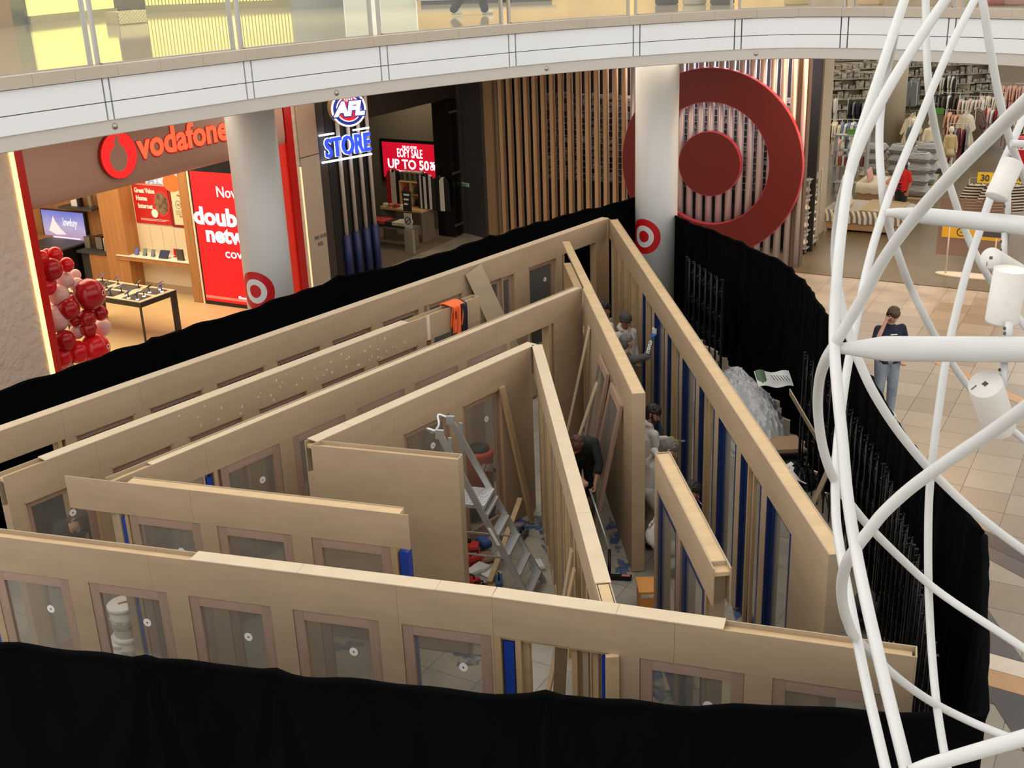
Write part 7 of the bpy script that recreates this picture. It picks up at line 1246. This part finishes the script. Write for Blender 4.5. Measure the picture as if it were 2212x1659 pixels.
desc = ['at the top of the garland', 'at the top left by the red jamb', 'peeping between the top two', 'large near the top', 'at the upper right of the garland', 'just under the large upper crimson one', 'small at the right, upper third', 'half hidden by the jamb, upper third', 'below the left upper red one', 'behind the largest balloon', 'biggest, with white print, in the middle', 'left of the biggest balloon', 'small above the left middle one', 'in the middle below the biggest', 'right, below the biggest', 'small in the centre cluster', 'large by the jamb, mid height', 'lower centre', 'at the right, lower middle', 'lower, left of centre', 'lower left, in front', 'at the bottom left', 'bottom centre', 'largest at the bottom right', 'pale, lowest on the left', 'pale, lowest on the right', 'small above the bottom right one', 'lowest beside the jamb']
for k, (x, y, r_, c_) in enumerate(BL):
    px_, py_ = 50 + x / 4.74, 480 + y / 4.74; s_, z_ = VP_.px(px_, py_); P = VP_.P(s_, z_); d_ = (P - CAM).dot(fw) + 0.35 + (0.12 if c_ == 2 else 0) + (0.15 if r_ < 70 else 0) - (0.12 if r_ > 140 or c_ == 0 else 0); c = atd(px_, py_, d_); rad = r_ / 4.74 / FPX * d_
    t = thing('balloon', c - UP * rad, '%s balloon %s' % (nmc[c_], desc[k]), 'balloon', 'balloons in the garland')
    b = MB(); b.ball(c, rad, 20, 14, (1, 1, 1.04)); b.build('skin', M_BR[c_], t); b = MB(); b.lathe([(0.012, 0), (0.02, -0.02), (0.03, -0.03)], c + IN * rad * 1.01, 8, IN); b.build('knot', M_BR[c_], t)
    if k in (10, 23): vd = (CAM - c).normalized(); ux = vd.cross(UP).normalized() * -1; dr = (vd * 0.55 + ux * 0.82).normalized(); b = MB(); q = c + dr * (rad + 0.002); u2 = dr.cross(UP).normalized() * -1; n = 16; b.ring([q + (u2 * math.cos(6.283 * i / n) + UP * math.sin(6.283 * i / n)) * 0.05 for i in range(n)], [q + (u2 * math.cos(6.283 * i / n) + UP * math.sin(6.283 * i / n)) * 0.035 for i in range(n)], dr * 0.003); b.build('print', W_P, t)
# ================================================================== stepladder
lf = at(1163, 1284, 0); lu = V(-0.93, 0.25, 0).normalized(); ls = V(-lu.y, lu.x, 0)   # lu: way the ladder climbs; ls: across
if ls.y < 0: ls = -ls
t = thing('step_ladder', lf + lu * 0.45, 'aluminium platform stepladder with a guard rail', 'ladder'); HW0, HW1 = 0.30, 0.21; PH = 1.25; run = 0.62
def lp(z, side, back=0.0, w_=None): k_ = min(1, z / 2.2); return lf + lu * (run * z / PH + back) + ls * side * (HW0 + (HW1 - HW0) * k_ if w_ is None else w_) + UP * z
for sd in (-1, 1): b = MB(); b.beam(lp(0, sd), lp(2.16, sd), 0.03, 0.075, lu); b.build('front_rail', M_ALU, t, label='aluminium climbing rail')
for k in range(5): z_ = 0.25 * (k + 0.6); b = MB(); b.obox(lp(z_, 0), lu * 0.055, ls * (HW0 - 0.045 * z_ / 1.25 - 0.015), UP * 0.018); b.build('tread', M_ALU, t)
pc_ = lp(PH, 0) + lu * 0.14; b = MB(); b.obox(pc_, lu * 0.2, ls * 0.235, UP * 0.022); b.build('platform', mat('tread_plate', (206, 208, 210), 0.3, metal=0.7, bump=0.6, bscale=40), t)
for sd in (-1, 1): b = MB(); p_ = pc_ + lu * 0.19 + ls * sd * 0.22; b.beam(p_, V(p_.x, p_.y, 0) + lu * 0.28 + ls * sd * 0.06, 0.028, 0.06, lu); b.build('rear_leg', M_ALU, t); b = MB(); b.beam(p_, p_ + UP * 0.86 - lu * 0.01, 0.025, 0.04, lu); b.build('rear_post', M_ALU, t)
for z_ in (0.35, 0.85): b = MB(); p_ = pc_ + lu * (0.19 + 0.28 * (1 - z_ / PH)); p_.z = z_; b.beam(p_ - ls * 0.24, p_ + ls * 0.24, 0.03, 0.03); b.build('rear_brace', M_ALU, t)
tops = [lp(2.16, -1), lp(2.20, -1) + lu * 0.12, pc_ + lu * 0.42 - ls * 0.12 + UP * 0.86, pc_ + lu * 0.42 + ls * 0.12 + UP * 0.86, lp(2.20, 1) + lu * 0.12, lp(2.16, 1)]
b = MB(); b.tube(smooth_pts(tops, 4), 0.017, 10); b.build('guard_rail', M_ALU, t)
for sd in (-1, 1): b = MB(); b.obox(lp(2.14, sd), lu * 0.05, ls * 0.02, UP * 0.055); b.build('rail_cap', M_ALU, t)
for sd in (-1, 1): b = MB(); b.beam(lp(0.62, sd), pc_ + lu * 0.33 + ls * sd * 0.25 - UP * 0.62, 0.02, 0.02); b.build('spreader', M_ALU, t); b = MB(); b.obox(lp(0.9, sd) + ls * sd * 0.018, UP * 0.11 + lu * 0.055, ls * 0.002, lu * 0.02); b.build('warning_label', W_P, t)
# ================================================================== drum vacuum behind the inner door
vq = W4.pl.px(1036, 1000); vp_ = W4.pl.P(vq[0], vq[1]); vp_ = atd(1036, 1000, (vp_ - CAM).dot(fw) + 0.75); vc = V(vp_.x, vp_.y, 0)
def vz(py_):   # height of that pixel row at the drum
    d = ray(1036, py_); k_ = (vc - CAM).to_2d().length / d.to_2d().length; return CAM.z + d.z * k_
z1, z0 = vz(968), vz(1048); r_ = 0.2; zb = max(0.35, z0)
t = thing('drum_vacuum', vc, 'orange drum vacuum with black lid seen through the inner door pane', 'vacuum'); b = MB(); b.lathe([(r_ * 0.86, zb), (r_ * 0.95, z1 - 0.14), (r_, z1 - 0.13), (r_, z1 - 0.05), (r_ * 0.9, z1 - 0.02)], vc, 24); b.build('drum', mat('vac_orange', (206, 78, 44), 0.4), t)
b = MB(); b.lathe([(r_ * 0.75, z1 - 0.03), (r_ * 0.7, z1 + 0.03), (r_ * 0.4, z1 + 0.05), (0, z1 + 0.05)], vc, 20); b.build('lid', M_BLKM, t); b = MB(); b.lathe([(r_ * 0.8, 0.08), (r_ * 0.95, 0.12), (r_ * 0.9, zb)], vc, 20); b.build('motor_base', M_BLKM, t)
for k in range(4): a_ = 0.8 + 1.57 * k; b = MB(); b.lathe([(0, -0.02), (0.07, -0.02), (0.07, 0.02), (0, 0.02)], vc + V(math.cos(a_), math.sin(a_), 0) * r_ * 0.95 + UP * 0.07, 14, V(-math.sin(a_), math.cos(a_), 0)); b.build('wheel', M_BLKM, t)
b = MB(); b.tube([vc + V(0.2, -0.1, z1 - 0.3), vc + V(0.34, -0.1, z1 - 0.2), vc + V(0.4, -0.05, z1 - 0.5), vc + V(0.36, 0.1, 0.5), vc + V(0.42, 0.2, 0.1)], 0.03, 8); b.build('hose', M_BLKM, t)
b = MB(); nv = W4.pl.n
for k in range(6): a_ = math.atan2(nv.y, nv.x) + 0.9 - 0.3 * k; d = V(math.cos(a_), math.sin(a_), 0); b.obox(vc + d * (r_ * 0.955) + UP * (z1 - 0.3 + 0.02 * k), V(-d.y, d.x, 0) * 0.022, d * 0.006, UP * 0.045 + V(-d.y, d.x, 0) * 0.015)
b.build('white_print', W_P, t)
# ================================================================== loose timber
def board(name, p, q, w_, th, m, label, upv=(0, 0, 1), cat='board'):
    p, q = Vector(p), Vector(q); d = (q - p); L_ = d.length; d.normalize(); u = Vector(upv); sd = d.cross(u).normalized(); u2 = sd.cross(d); c = (p + q) / 2; a_, e_ = w_ / 2, th / 2; h = min(0.004, e_ * 0.4)
    b = MB(); sec = [(-a_, -e_ + h), (-a_ + h, -e_), (a_ - h, -e_), (a_, -e_ + h), (a_, e_ - h), (a_ - h, e_), (-a_ + h, e_), (-a_, e_ - h)]; b.prism([p + sd * x + u2 * y for x, y in sec], d * L_); return b.build(name, m, label=label, cat=cat)
s4 = W4.pl.px(1080, 850)[0]; board('timber_stud', W4.pl.P(s4 + 0.30, 0.03, 0.22), W4.pl.P(s4 + 0.0, 2.06, 0.035), 0.09, 0.045, M_STUD, 'rough pine stud leaning beside the inner glazed door', W4.pl.n)
board('timber_offcut', at(1058, 1262, 0) + UP * 0.03, at(1126, 1137, 0.0) + UP * 0.42, 0.07, 0.035, M_PINE, 'pale pine offcut lying across the tools')
for k, (s_, m_) in enumerate([(4.55, M_PLY2), (4.75, M_STUD)]): board('ply_strip', IW.pl.P(s_ + 0.4, 0.03, 0.42 + 0.06 * k), IW.pl.P(s_, 1.9 - 0.1 * k, 0.03), 0.14, 0.018, m_, ['grey ply strip leaning on the inner stud wall, longer one', 'pine strip leaning on the inner stud wall, shorter one'][k], IW.pl.n)
wq = W1.pl.px(1030, 590); board('ply_strip', W1.pl.P(wq[0] + 0.45, 0.02, 0.75), W1.pl.P(wq[0] - 0.12, 2.36, 0.03), 0.42, 0.016, M_PLY2, 'wide ply board leaning on the rear wall beside a dark door', W1.pl.n)
p = at(1440, 700, 0)
sI = F2.pl.px(1185, 1395)[0]; board('ply_strip', F2.pl.P(sI - 0.2, 0.03, -0.75), F2.pl.P(sI + 0.06, 2.0, -0.19), 0.11, 0.018, M_PLY2, 'grey ply strip leaning in the open stud bay', F2.pl.n)
# leaning door frames on the cross wall
LM = MW.pl.L
def lean_frame(s_, foot, label, h=2.03, w_=0.82):
    pl = MW.pl; u = pl.u; bv = pl.P(s_, 0, foot); tv = pl.P(s_, 0, 0.02) + UP * math.sqrt(h * h - (foot - 0.02) ** 2); d = (tv - bv).normalized(); nn = u.cross(d); t = thing('door_frame', pl.P(s_ + w_ / 2, 0, foot), label, 'door frame')
    for a_ in (0, w_ - 0.1): b = MB(); b.obox(bv + u * (a_ + 0.05) + d * h / 2, u * 0.05, nn * 0.02, d * h / 2); b.build('stile', M_CEDAR, t)
    for z_ in (0.1, h - 0.05): b = MB(); b.obox(bv + u * (w_ / 2) + d * z_, u * (w_ / 2 - 0.1), nn * 0.0199, d * (0.1 if z_ < 0.5 else 0.05)); b.build('rail', M_CEDARH, t)
    b = MB(); b.obox(bv + u * (w_ / 2) + d * h / 2, u * (w_ / 2 - 0.1), nn * 0.003, d * (h / 2 - 0.15)); b.build('pane', M_GLASS, t)
lean_frame(LM - 1.45, 0.42, 'pink door leaf leaning on the cross wall nearest its end post'); lean_frame(LM - 2.55, 0.36, 'pink door leaf leaning on the cross wall, further one')
board('ply_strip', MW.pl.P(LM - 3.9, 0.02, 0.40), MW.pl.P(LM - 3.6, 2.05, 0.02), 0.12, 0.018, M_CAP, 'pale strip leaning on the cross wall near its middle', MW.pl.n); board('ply_strip', MW.pl.P(LM - 1.9, 0.02, 0.75), MW.pl.P(LM - 2.1, 1.75, 0.12), 0.14, 0.018, M_CAP, 'pale wide strip leaning over the pink door leaves', MW.pl.n)
# strips on the corridor floor
for k in range(3): q = at(1396 + 9 * k, 1190, 0); board('floor_strip', V(1.62 + 0.16 * k, 12.4, -0.002), V(1.56 + 0.16 * k, 10.2, -0.002), 0.13, 0.018, M_CAP, ['pale ply strip on the corridor floor, left', 'pale ply strip on the corridor floor, middle', 'pale ply strip on the corridor floor, right'][k])
q = at(1590, 1310, 0); board('floor_strip', V(2.05, 10.6, -0.002), V(2.2, 9.7, -0.002), 0.3, 0.018, M_CAP, 'pale ply sheet on the floor beside the short wall')
# props outside the long right wall
def fl(x, y, z=0): return at(x, y, z)
board('brace_plank', fl(1942, 1252, 0.05), fl(1706, 846, 1.55), 0.14, 0.018, M_PLY2, 'long ply plank slanting across the black barrier', (1, 0, 0.2)); board('brace_plank', fl(1742, 1120, 0.6), fl(1812, 965, 1.6), 0.12, 0.018, M_PLY2, 'short ply plank crossing below the long slanting one', (1, 0, 0.2))
# squeegee
hd = at(1334, 1250, 0); t = thing('floor_squeegee', hd, 'floor squeegee with a steel pole and black head', 'squeegee'); b = MB(); b.obox(hd + UP * 0.025, V(0.17, -0.03, 0), V(0.01, 0.03, 0), UP * 0.025); b.build('head', M_BLKM, t); b = MB(); b.obox(hd + UP * 0.052 + V(0.1, -0.02, 0), V(0.05, -0.01, 0), V(0.004, 0.02, 0), UP * 0.002); b.build('label', mat('pink_label', (206, 130, 130), 0.5), t)
h2 = V(0.95, 13.42, 0.80); b = MB(); b.cyl(hd + UP * 0.05 + V(-0.1, 0.03, 0), hd.lerp(h2, 0.28) + UP * 0.05, 0.02, 10); b.build('socket', M_BLKM, t); b = MB(); b.cyl(hd.lerp(h2, 0.26) + UP * 0.05, h2, 0.015, 10); b.build('pole', mat('steel_pole', (206, 208, 210), 0.25, metal=0.6), t)
# orange step stool
c = at(1408, 1312, 0); t = thing('step_stool', c, 'small orange timber step stool beside the short wall', 'stool'); M_OR = mat('orange_ply', (206, 140, 66), 0.5, noise=0.08, scale=(8, 8, 8)); b = MB(); b.box(c.x - 0.17, c.x + 0.17, c.y - 0.15, c.y + 0.2, 0.27, 0.30); b.build('top', M_OR, t)
for a_ in (-0.16, 0.14): b = MB(); b.box(c.x + a_, c.x + a_ + 0.02, c.y - 0.14, c.y + 0.19, 0, 0.27); b.build('side', M_OR, t)
b = MB(); b.box(c.x - 0.14, c.x + 0.14, c.y - 0.14, c.y - 0.12, 0.06, 0.20); b.build('rail', M_OR, t)
# white paint tubs behind the front doors
M_TUB = mat('white_tub', (218, 214, 208), 0.4); 
def tub(c, z0_, r_, h, label):
    t = thing('paint_tub', V(c.x, c.y, z0_), label, 'tub'); b = MB(); b.lathe([(r_ * 0.88, 0), (r_, h * 0.9), (r_ * 0.97, h * 0.9)], V(c.x, c.y, z0_), 24); b.build('pail', M_TUB, t); b = MB(); b.lathe([(r_ * 1.05, h * 0.88), (r_ * 1.06, h), (r_ * 0.96, h * 1.02), (0, h * 1.01)], V(c.x, c.y, z0_), 24); b.build('lid', M_STICK, t); b = MB(); b.obox(V(c.x, c.y, z0_ + h * 1.03), V(0.05, 0.02, 0), V(-0.006, 0.015, 0), V(0, 0, 0.002)); b.build('lid_print', mat('tub_red', (160, 60, 56), 0.5), t)
    b = MB(); b.tube([V(c.x + r_ * 1.05 * math.cos(a_), c.y + r_ * 1.05 * math.sin(a_), z0_ + h * 0.75 - 0.12 * math.sin(a_ - 3.4)) for a_ in [3.4 + 3.14 * k / 8 for k in range(9)]], 0.004, 5); b.build('handle', M_STEEL, t); b = MB(); b.lathe([(r_ * 0.965, h * 0.25), (r_ * 0.99, h * 0.6)], V(c.x, c.y, z0_), 20); b.build('paper_label', mat('tub_label', (170, 164, 160), 0.5, noise=0.4, scale=(12, 12, 12)), t)
c = at(272, 1395, 0); c2 = at(266, 1302, 0.75); tub(V(c2.x, c2.y, 0), 0.0, 0.17, 0.36, 'lower white paint tub of the stack behind the second front door'); tub(V(c2.x, c2.y, 0), 0.385, 0.17, 0.36, 'upper white paint tub with a red slot, behind the second front door'); c3 = at(262, 1362, 0.4); tub(V(c3.x, c3.y, 0), 0, 0.15, 0.3, 'white paint tub with a red square standing in front of the stack')
# ================================================================== hi-vis jumper over the wall
ss, _ = W2.pl.px(984, 672); pl = W2.pl; t = thing('orange_jumper', pl.P(ss, HT, 0), 'orange and navy hi-vis jumper thrown over the second wall', 'jumper'); M_HV = mat('hivis_orange', (240, 108, 50), 0.8, noise=0.06, scale=(20, 20, 20)); M_HN = mat('hivis_navy', (28, 28, 44), 0.85)
def cloth(s0, s1, drop, back, d0, m, nm, z_top=HT + 0.02, wob=0.02, zs=None):
    def fn(u, v):
        s_ = s0 + (s1 - s0) * u; L1 = back; T_ = 0.17; x = v * (L1 + T_ + drop)
        if x < L1: P = pl.P(s_, z_top - (L1 - x), -T_ - 0.01)
        elif x < L1 + T_: P = pl.P(s_, z_top + 0.015 * math.sin((x - L1) / T_ * 3.14), -T_ - 0.005 + (x - L1))
        else: P = pl.P(s_ + 0.02 * math.sin(x * 6), z_top - (x - L1 - T_), d0 + wob * math.sin(u * 11 + x * 5) + 0.02)
        return P
    b = MB(); b.grid(fn, 14, 26); o = b.build(nm, m, t); md = o.modifiers.new('s', 'SOLIDIFY'); md.thickness = 0.012; return o
cloth(ss - 0.13, ss + 0.15, 0.34, 0.25, 0.01, M_HV, 'body_cloth'); cloth(ss - 0.14, ss - 0.02, 0.42, 0.0, 0.035, M_HV, 'sleeve', wob=0.015); cloth(ss - 0.06, ss + 0.02, 0.60, 0.0, 0.05, M_HV, 'sleeve', wob=0.012); cloth(ss + 0.06, ss + 0.2, 0.5, 0.1, 0.02, M_HN, 'navy_panel', z_top=HT + 0.012)
b = MB(); pl.box(b, ss - 0.14, ss - 0.05, HT - 0.56, HT - 0.34, 0.03, 0.06); b.build('navy_cuff', M_HN, t); b = MB(); pl.box(b, ss - 0.13, ss + 0.0, HT - 0.70, HT - 0.60, 0.03, 0.085); b.build('navy_hem', M_HN, t)
n = 6; b = MB(); q0 = pl.P(ss - 0.03, HT - 0.12, 0.075); b.ring([q0 + pl.u * x + UP * z for x, z in ((-.055, -.06), (.055, -.06), (.055, .06), (-.055, .06))], [q0 + pl.u * x + UP * z for x, z in ((-.03, -.035), (.03, -.035), (.03, .035), (-.03, .035))], pl.n * 0.004); b.build('number_print', mat('print_maroon', (110, 30, 30), 0.7), t)
# ================================================================== tools pile
rr = random.Random(21); TPX = [(1025, 1215, .22, .14, .12, (170, 30, 34), 'red tool case at the back of the pile', 'toolbox'), (1046, 1186, .2, .13, .1, (46, 70, 130), 'blue and white carton on top of the pile', 'carton'), (1050, 1208, .24, .2, .07, (122, 92, 66), 'open brown carton in the pile', 'carton'), (1026, 1196, .18, .12, .09, (178, 36, 34), 'red and yellow box in the pile', 'box'), (1022, 1240, .2, .15, .08, (196, 196, 192), 'clear plastic organiser in the pile', 'organiser'), (1040, 1230, .2, .16, .07, (184, 186, 184), 'second clear organiser lid beside the red cases', 'organiser'), (1018, 1262, .2, .14, .1, (168, 28, 30), 'red case at the front of the pile', 'toolbox'), (1078, 1258, .2, .09, .07, (44, 84, 130), 'teal power tool lying at the front of the pile', 'power tool'), (1014, 1190, .09, .09, .14, (206, 84, 40), 'orange canister at the edge of the pile', 'canister'), (1060, 1238, .22, .2, .03, (206, 206, 202), 'white plastic bag of fixings', 'bag'), (1085, 1170, .2, .14, .08, (56, 66, 56), 'dark green tool bag behind the ladder', 'bag'), (1128, 1160, .2, .11, .1, (62, 70, 62), 'camouflage drill lying on the floor', 'power tool'), (1160, 1225, .22, .17, .07, (190, 192, 190), 'clear crate beside the stud wall', 'crate'), (1035, 1270, .22, .08, .05, (30, 32, 36), 'black cable tool at the front', 'tool'), (1060, 1262, .18, .14, .012, (150, 116, 82), 'flat brown card under the offcut', 'card'), (1092, 1205, .1, .07, .05, (44, 34, 34), 'small dark charger by the ladder foot', 'charger')]
for k, (x, y, w_, d_, h, c_, lab, cat) in enumerate(TPX):
    c = at(x, y, 0.0); an_ = rr.uniform(0, 3.1); u = V(math.cos(an_), math.sin(an_), 0); v = V(-u.y, u.x, 0); z0_ = -0.011 + (0.06 if k in (1, 3) else 0); t = thing(cat.replace(' ', '_'), c + UP * z0_, lab, cat); m_ = mat('tool_col_%d' % k, c_, 0.45); b = MB(); a_ = w_ / 2; e_ = d_ / 2; ch = min(0.02, h * 0.3)
    P_ = lambda sx, sy, z: c + u * a_ * sx + v * e_ * sy + UP * (z0_ + z)
    b.hexa([P_(-.94, -.92, 0), P_(.94, -.92, 0), P_(.94, .92, 0), P_(-.94, .92, 0), P_(-1, -1, h * .6), P_(1, -1, h * .6), P_(1, 1, h * .6), P_(-1, 1, h * .6)]); b.build('body', m_, t)
    b = MB(); b.hexa([P_(-1.02, -1.02, h * .61), P_(1.02, -1.02, h * .61), P_(1.02, 1.02, h * .61), P_(-1.02, 1.02, h * .61), P_(-.9, -.86, h), P_(.9, -.86, h), P_(.9, .86, h), P_(-.9, .86, h)]); b.build('lid', mat('tool_lid_%d' % k, tuple(min(255, q_ + 22) for q_ in c_), 0.4), t)
    if cat in ('toolbox', 'power tool', 'tool'): b = MB(); b.tube([P_(-.5, 0, h), P_(-.45, 0, h + .05), P_(.45, 0, h + .05), P_(.5, 0, h)], 0.012, 6); b.build('handle', M_BLKM, t)
    if cat in ('carton', 'box'): b = MB(); b.hexa([P_(-.6, -1.03, h * .1), P_(.3, -1.03, h * .1), P_(.3, -1.05, h * .1), P_(-.6, -1.05, h * .1), P_(-.6, -1.04, h * .5), P_(.3, -1.04, h * .5), P_(.3, -1.06, h * .5), P_(-.6, -1.06, h * .5)]); b.build('label', W_P, t)
    if cat in ('canister',): b = MB(); b.lathe([(0.035, h), (0.03, h + 0.04), (0, h + 0.045)], c + UP * z0_, 10); b.build('nozzle', M_BLKM, t)
# ================================================================== clear plastic heap
def plas():
    M = bpy.data.materials.new('clear_plastic_sheet'); M.use_nodes = True; nt = M.node_tree; b_ = nt.nodes['Principled BSDF']; b_.inputs['Base Color'].default_value = lin((214, 216, 218)); b_.inputs['Roughness'].default_value = 0.18; b_.inputs['Alpha'].default_value = 0.72; b_.inputs['Specular IOR Level'].default_value = 0.9; return M
M_PL = plas(); hc = at(1636, 985, 0); pr = random.Random(9)
def heap(cx_, cy_, rx, ry, h, seed, label, nm='plastic_heap'):
    r_ = random.Random(seed); fo = [(r_.uniform(-1, 1), r_.uniform(-1, 1), r_.uniform(0, 6.28), r_.uniform(4, 26)) for _ in range(24)]
    def fn(u, v):
        a_ = u * 6.28318; q = v; x, y = math.cos(a_) * q, math.sin(a_) * q; z_ = h * max(0, 1 - q ** 2.6) * (0.8 + 0.25 * math.sin(3 * a_ + seed) * q); cr = 0
        for fx, fy, ph, fr in fo: cr += (1 - abs(math.sin((x * fx + y * fy) * fr + ph + 1.3 * math.sin(x * 7 + ph) * fy))) ** 3 - 0.25
        k_ = 0.0125 * cr; return V(cx_ + x * rx * (1 + 0.12 * math.sin(5 * a_)) + k_ * 0.6 * math.sin(a_ * 7), cy_ + y * ry + k_ * 0.6 * math.cos(a_ * 9), max(0.0, z_ + k_ * (1 if q < 0.97 else 0.2)))
    b = MB(); b.grid(fn, 150, 60)
    for i in range(len(b.sm)): b.sm[i] = False
    o = b.build(nm, M_PL, label=label, cat='plastic'); return o
heap(3.66, 17.3, 0.74, 1.5, 0.92, 4, 'big heap of crumpled clear plastic wrap outside the right wall'); heap(3.25, 19.5, 0.4, 0.55, 0.5, 8, 'small crumple of clear plastic against the black barrier')
c = at(1668, 826, 0.86); b = MB(); b.grid(lambda u, v: c + V(-0.25 + 0.55 * u, 0.2 - 0.36 * v, 0.02 * math.sin(u * 9) + 0.12 * (1 - v) - 0.02 * u), 10, 6); o = b.build('printed_sheet', mat('sheet_white', (214, 216, 212), 0.5), label='white printed sheet with a green corner on the plastic heap', cat='sheet'); b = MB(); b.grid(lambda u, v: c + V(-0.24 + 0.15 * u, 0.19 - 0.3 * v, 0.012 + 0.02 * math.sin(u * 3) + 0.12 * (1 - v)), 4, 4); b.build('green_corner', mat('sheet_green', (76, 100, 70), 0.5), o)
for k in range(6): b = MB(); b.obox(c + V(0.0 + 0.045 * k, -0.03 - 0.01 * k, 0.09), (0.004, 0.012, 0), (0.02, -0.07, -0.018), (0, 0, 0.002)); b.build('print_line', M_DARK, o)
# flat trolley with card and black sacks
c = at(1690, 985, 0); t = thing('flat_trolley', c, 'low trolley stacked with card at the foot of the plastic heap', 'trolley'); b = MB(); b.box(c.x - 0.35, c.x + 0.3, c.y - 0.3, c.y + 0.3, 0.12, 0.16); b.build('deck', M_BLKM, t); b = MB(); b.box(c.x - 0.3, c.x + 0.27, c.y - 0.25, c.y + 0.25, 0.161, 0.22); b.build('card_stack', mat('card_tan', (176, 146, 112), 0.7), t)
for a_ in (-0.28, 0.22):
    for e_ in (-0.24, 0.24): b = MB(); b.lathe([(0, -0.015), (0.055, -0.015), (0.055, 0.015), (0, 0.015)], (c.x + a_, c.y + e_, 0.055), 12, (1, 0, 0)); b.build('castor', M_DARK, t)
heap(at(1730, 1040, 0).x, at(1730, 1040, 0).y, 0.24, 0.34, 0.32, 15, 'black refuse sack beside the slanting planks', 'refuse_sack').data.materials[0] = mat('black_plastic', (22, 22, 24), 0.3)
for k in range(4): q = at(1700 + 9 * k, 1008 + 10 * k, 0.25); b = MB(); an_ = 0.5 + 0.7 * k; b.obox(q, (math.cos(an_) * 0.1, math.sin(an_) * 0.1, 0.03), (-math.sin(an_) * 0.03, math.cos(an_) * 0.03, 0.01), (0, 0, 0.004)); b.obox(q + V(0, 0, 0.007), (math.cos(an_) * 0.05, math.sin(an_) * 0.05, 0.015), (-math.sin(an_) * 0.015, math.cos(an_) * 0.015, 0.005), (0, 0, 0.002)); b.build('torn_card', W_P, label=['torn white card nearest the trolley', 'second torn white card by the sack', 'third torn white card by the sack', 'torn white card nearest the right wall end'][k], cat='card')
c = at(1885, 1345, 0); t = thing('dolly_cart', c, 'black dolly with a grey and yellow bag beside the barrier', 'trolley'); b = MB(); b.box(c.x - 0.3, c.x + 0.2, c.y - 0.22, c.y + 0.25, 0.12, 0.17); b.build('deck', M_BLKM, t)
for a_ in (-0.25, 0.15): b = MB(); b.lathe([(0, -0.015), (0.055, -0.015), (0.055, 0.015), (0, 0.015)], (c.x + a_, c.y - 0.15, 0.055), 12, (1, 0, 0)); b.build('castor', M_DARK, t)
b = MB(); b.lathe([(0.0, 0.0), (0.17, 0.0), (0.2, 0.07), (0.15, 0.16), (0.0, 0.19)], c + V(-0.05, 0.02, 0.171), 16); o = b.build('holdall', mat('bag_grey', (58, 58, 58), 0.8), label='grey holdall with yellow trim on the dolly', cat='bag'); b = MB(); b.tube([c + V(0.02 + 0.14 * math.cos(a_), 0.02 + 0.14 * math.sin(a_), 0.33 - 0.02 * a_) for a_ in (0, 0.4, 0.8, 1.2, 1.6)], 0.014, 6); b.build('yellow_trim', mat('hivis_yellow', (206, 206, 50), 0.6), o)
# ================================================================== black folding barrier
def barrier(p, q, n, ztop, label, sec=False):
    p, q = Vector(p), Vector(q); c = (p + q) / 2; t = thing('folding_barrier', V(c.x, c.y, 0), label, 'barrier'); d = (q - p); L_ = d.length; d.normalize(); sd = V(d.y, -d.x, 0)
    for k in range(n):
        o_ = p + d * L_ * (k + 0.5) / n + sd * (0.02 if k % 2 else -0.02); b = MB(); b.cyl((o_.x, o_.y, 0.03), (o_.x, o_.y, ztop), 0.011, 6); b.cyl((o_.x, o_.y, ztop - 0.01), (o_.x - 0.05, o_.y - 0.02, ztop), 0.009, 6); b.build('rod', M_BLKM, t)
    for z_ in (0.3, 0.75, 1.2, 1.65):
        b = MB(); pts = [p + d * L_ * k / n + sd * (0.02 if k % 2 else -0.02) + UP * (z_ + (0.09 if k % 2 else -0.09)) for k in range(n + 1)]; b.tube(pts, 0.007, 4)
        pts = [p + d * L_ * k / n + sd * (0.02 if k % 2 else -0.02) + UP * (z_ + (-0.09 if k % 2 else 0.09)) for k in range(n + 1)]; b.tube(pts, 0.007, 4); b.build('scissor_link', M_BLKM, t)
        b = MB()
        for k in range(n): b.ball(p + d * L_ * (k + 0.5) / n - sd * 0.03 + UP * z_, 0.008, 5, 4)
        b.build('rivets', M_STEEL, t, kind='stuff')
    for e_ in (p, q): b = MB(); b.obox((e_.x, e_.y, ztop / 2 + 0.02), d * 0.018, sd * 0.018, UP * (ztop / 2)); b.build('end_post', M_BLKM, t)
    return t
zt_ = 1.9; a1 = at(1478, 566, zt_); a2 = at(1562, 606, zt_); barrier((3.3, 20.6, 0), (a2.x, a2.y, 0), 13, zt_, 'black folding barrier by the white column')
e1 = at(1735, 705, zt_); e2 = at(1840, 858, zt_); e3 = at(1922, 1005, zt_); e4 = at(1985, 1180, zt_); e5 = at(2052, 1420, zt_)
barrier((4.12, 15.2, 0), (e2.x - 0.1, e2.y, 0), 13, zt_, 'black folding barrier beside the plastic heap'); barrier((e2.x - 0.1, e2.y - 0.08, 0), (e3.x - 0.06, e3.y, 0), 15, zt_, 'black folding barrier behind the slanting plank, middle length'); barrier((e3.x - 0.06, e3.y - 0.08, 0), (e4.x - 0.05, e4.y, 0), 14, zt_, 'black folding barrier right of the long wall end'); barrier((e4.x - 0.05, e4.y - 0.08, 0), (3.35, 7.9, 0), 12, zt_, 'black folding barrier nearest the foreground drape')
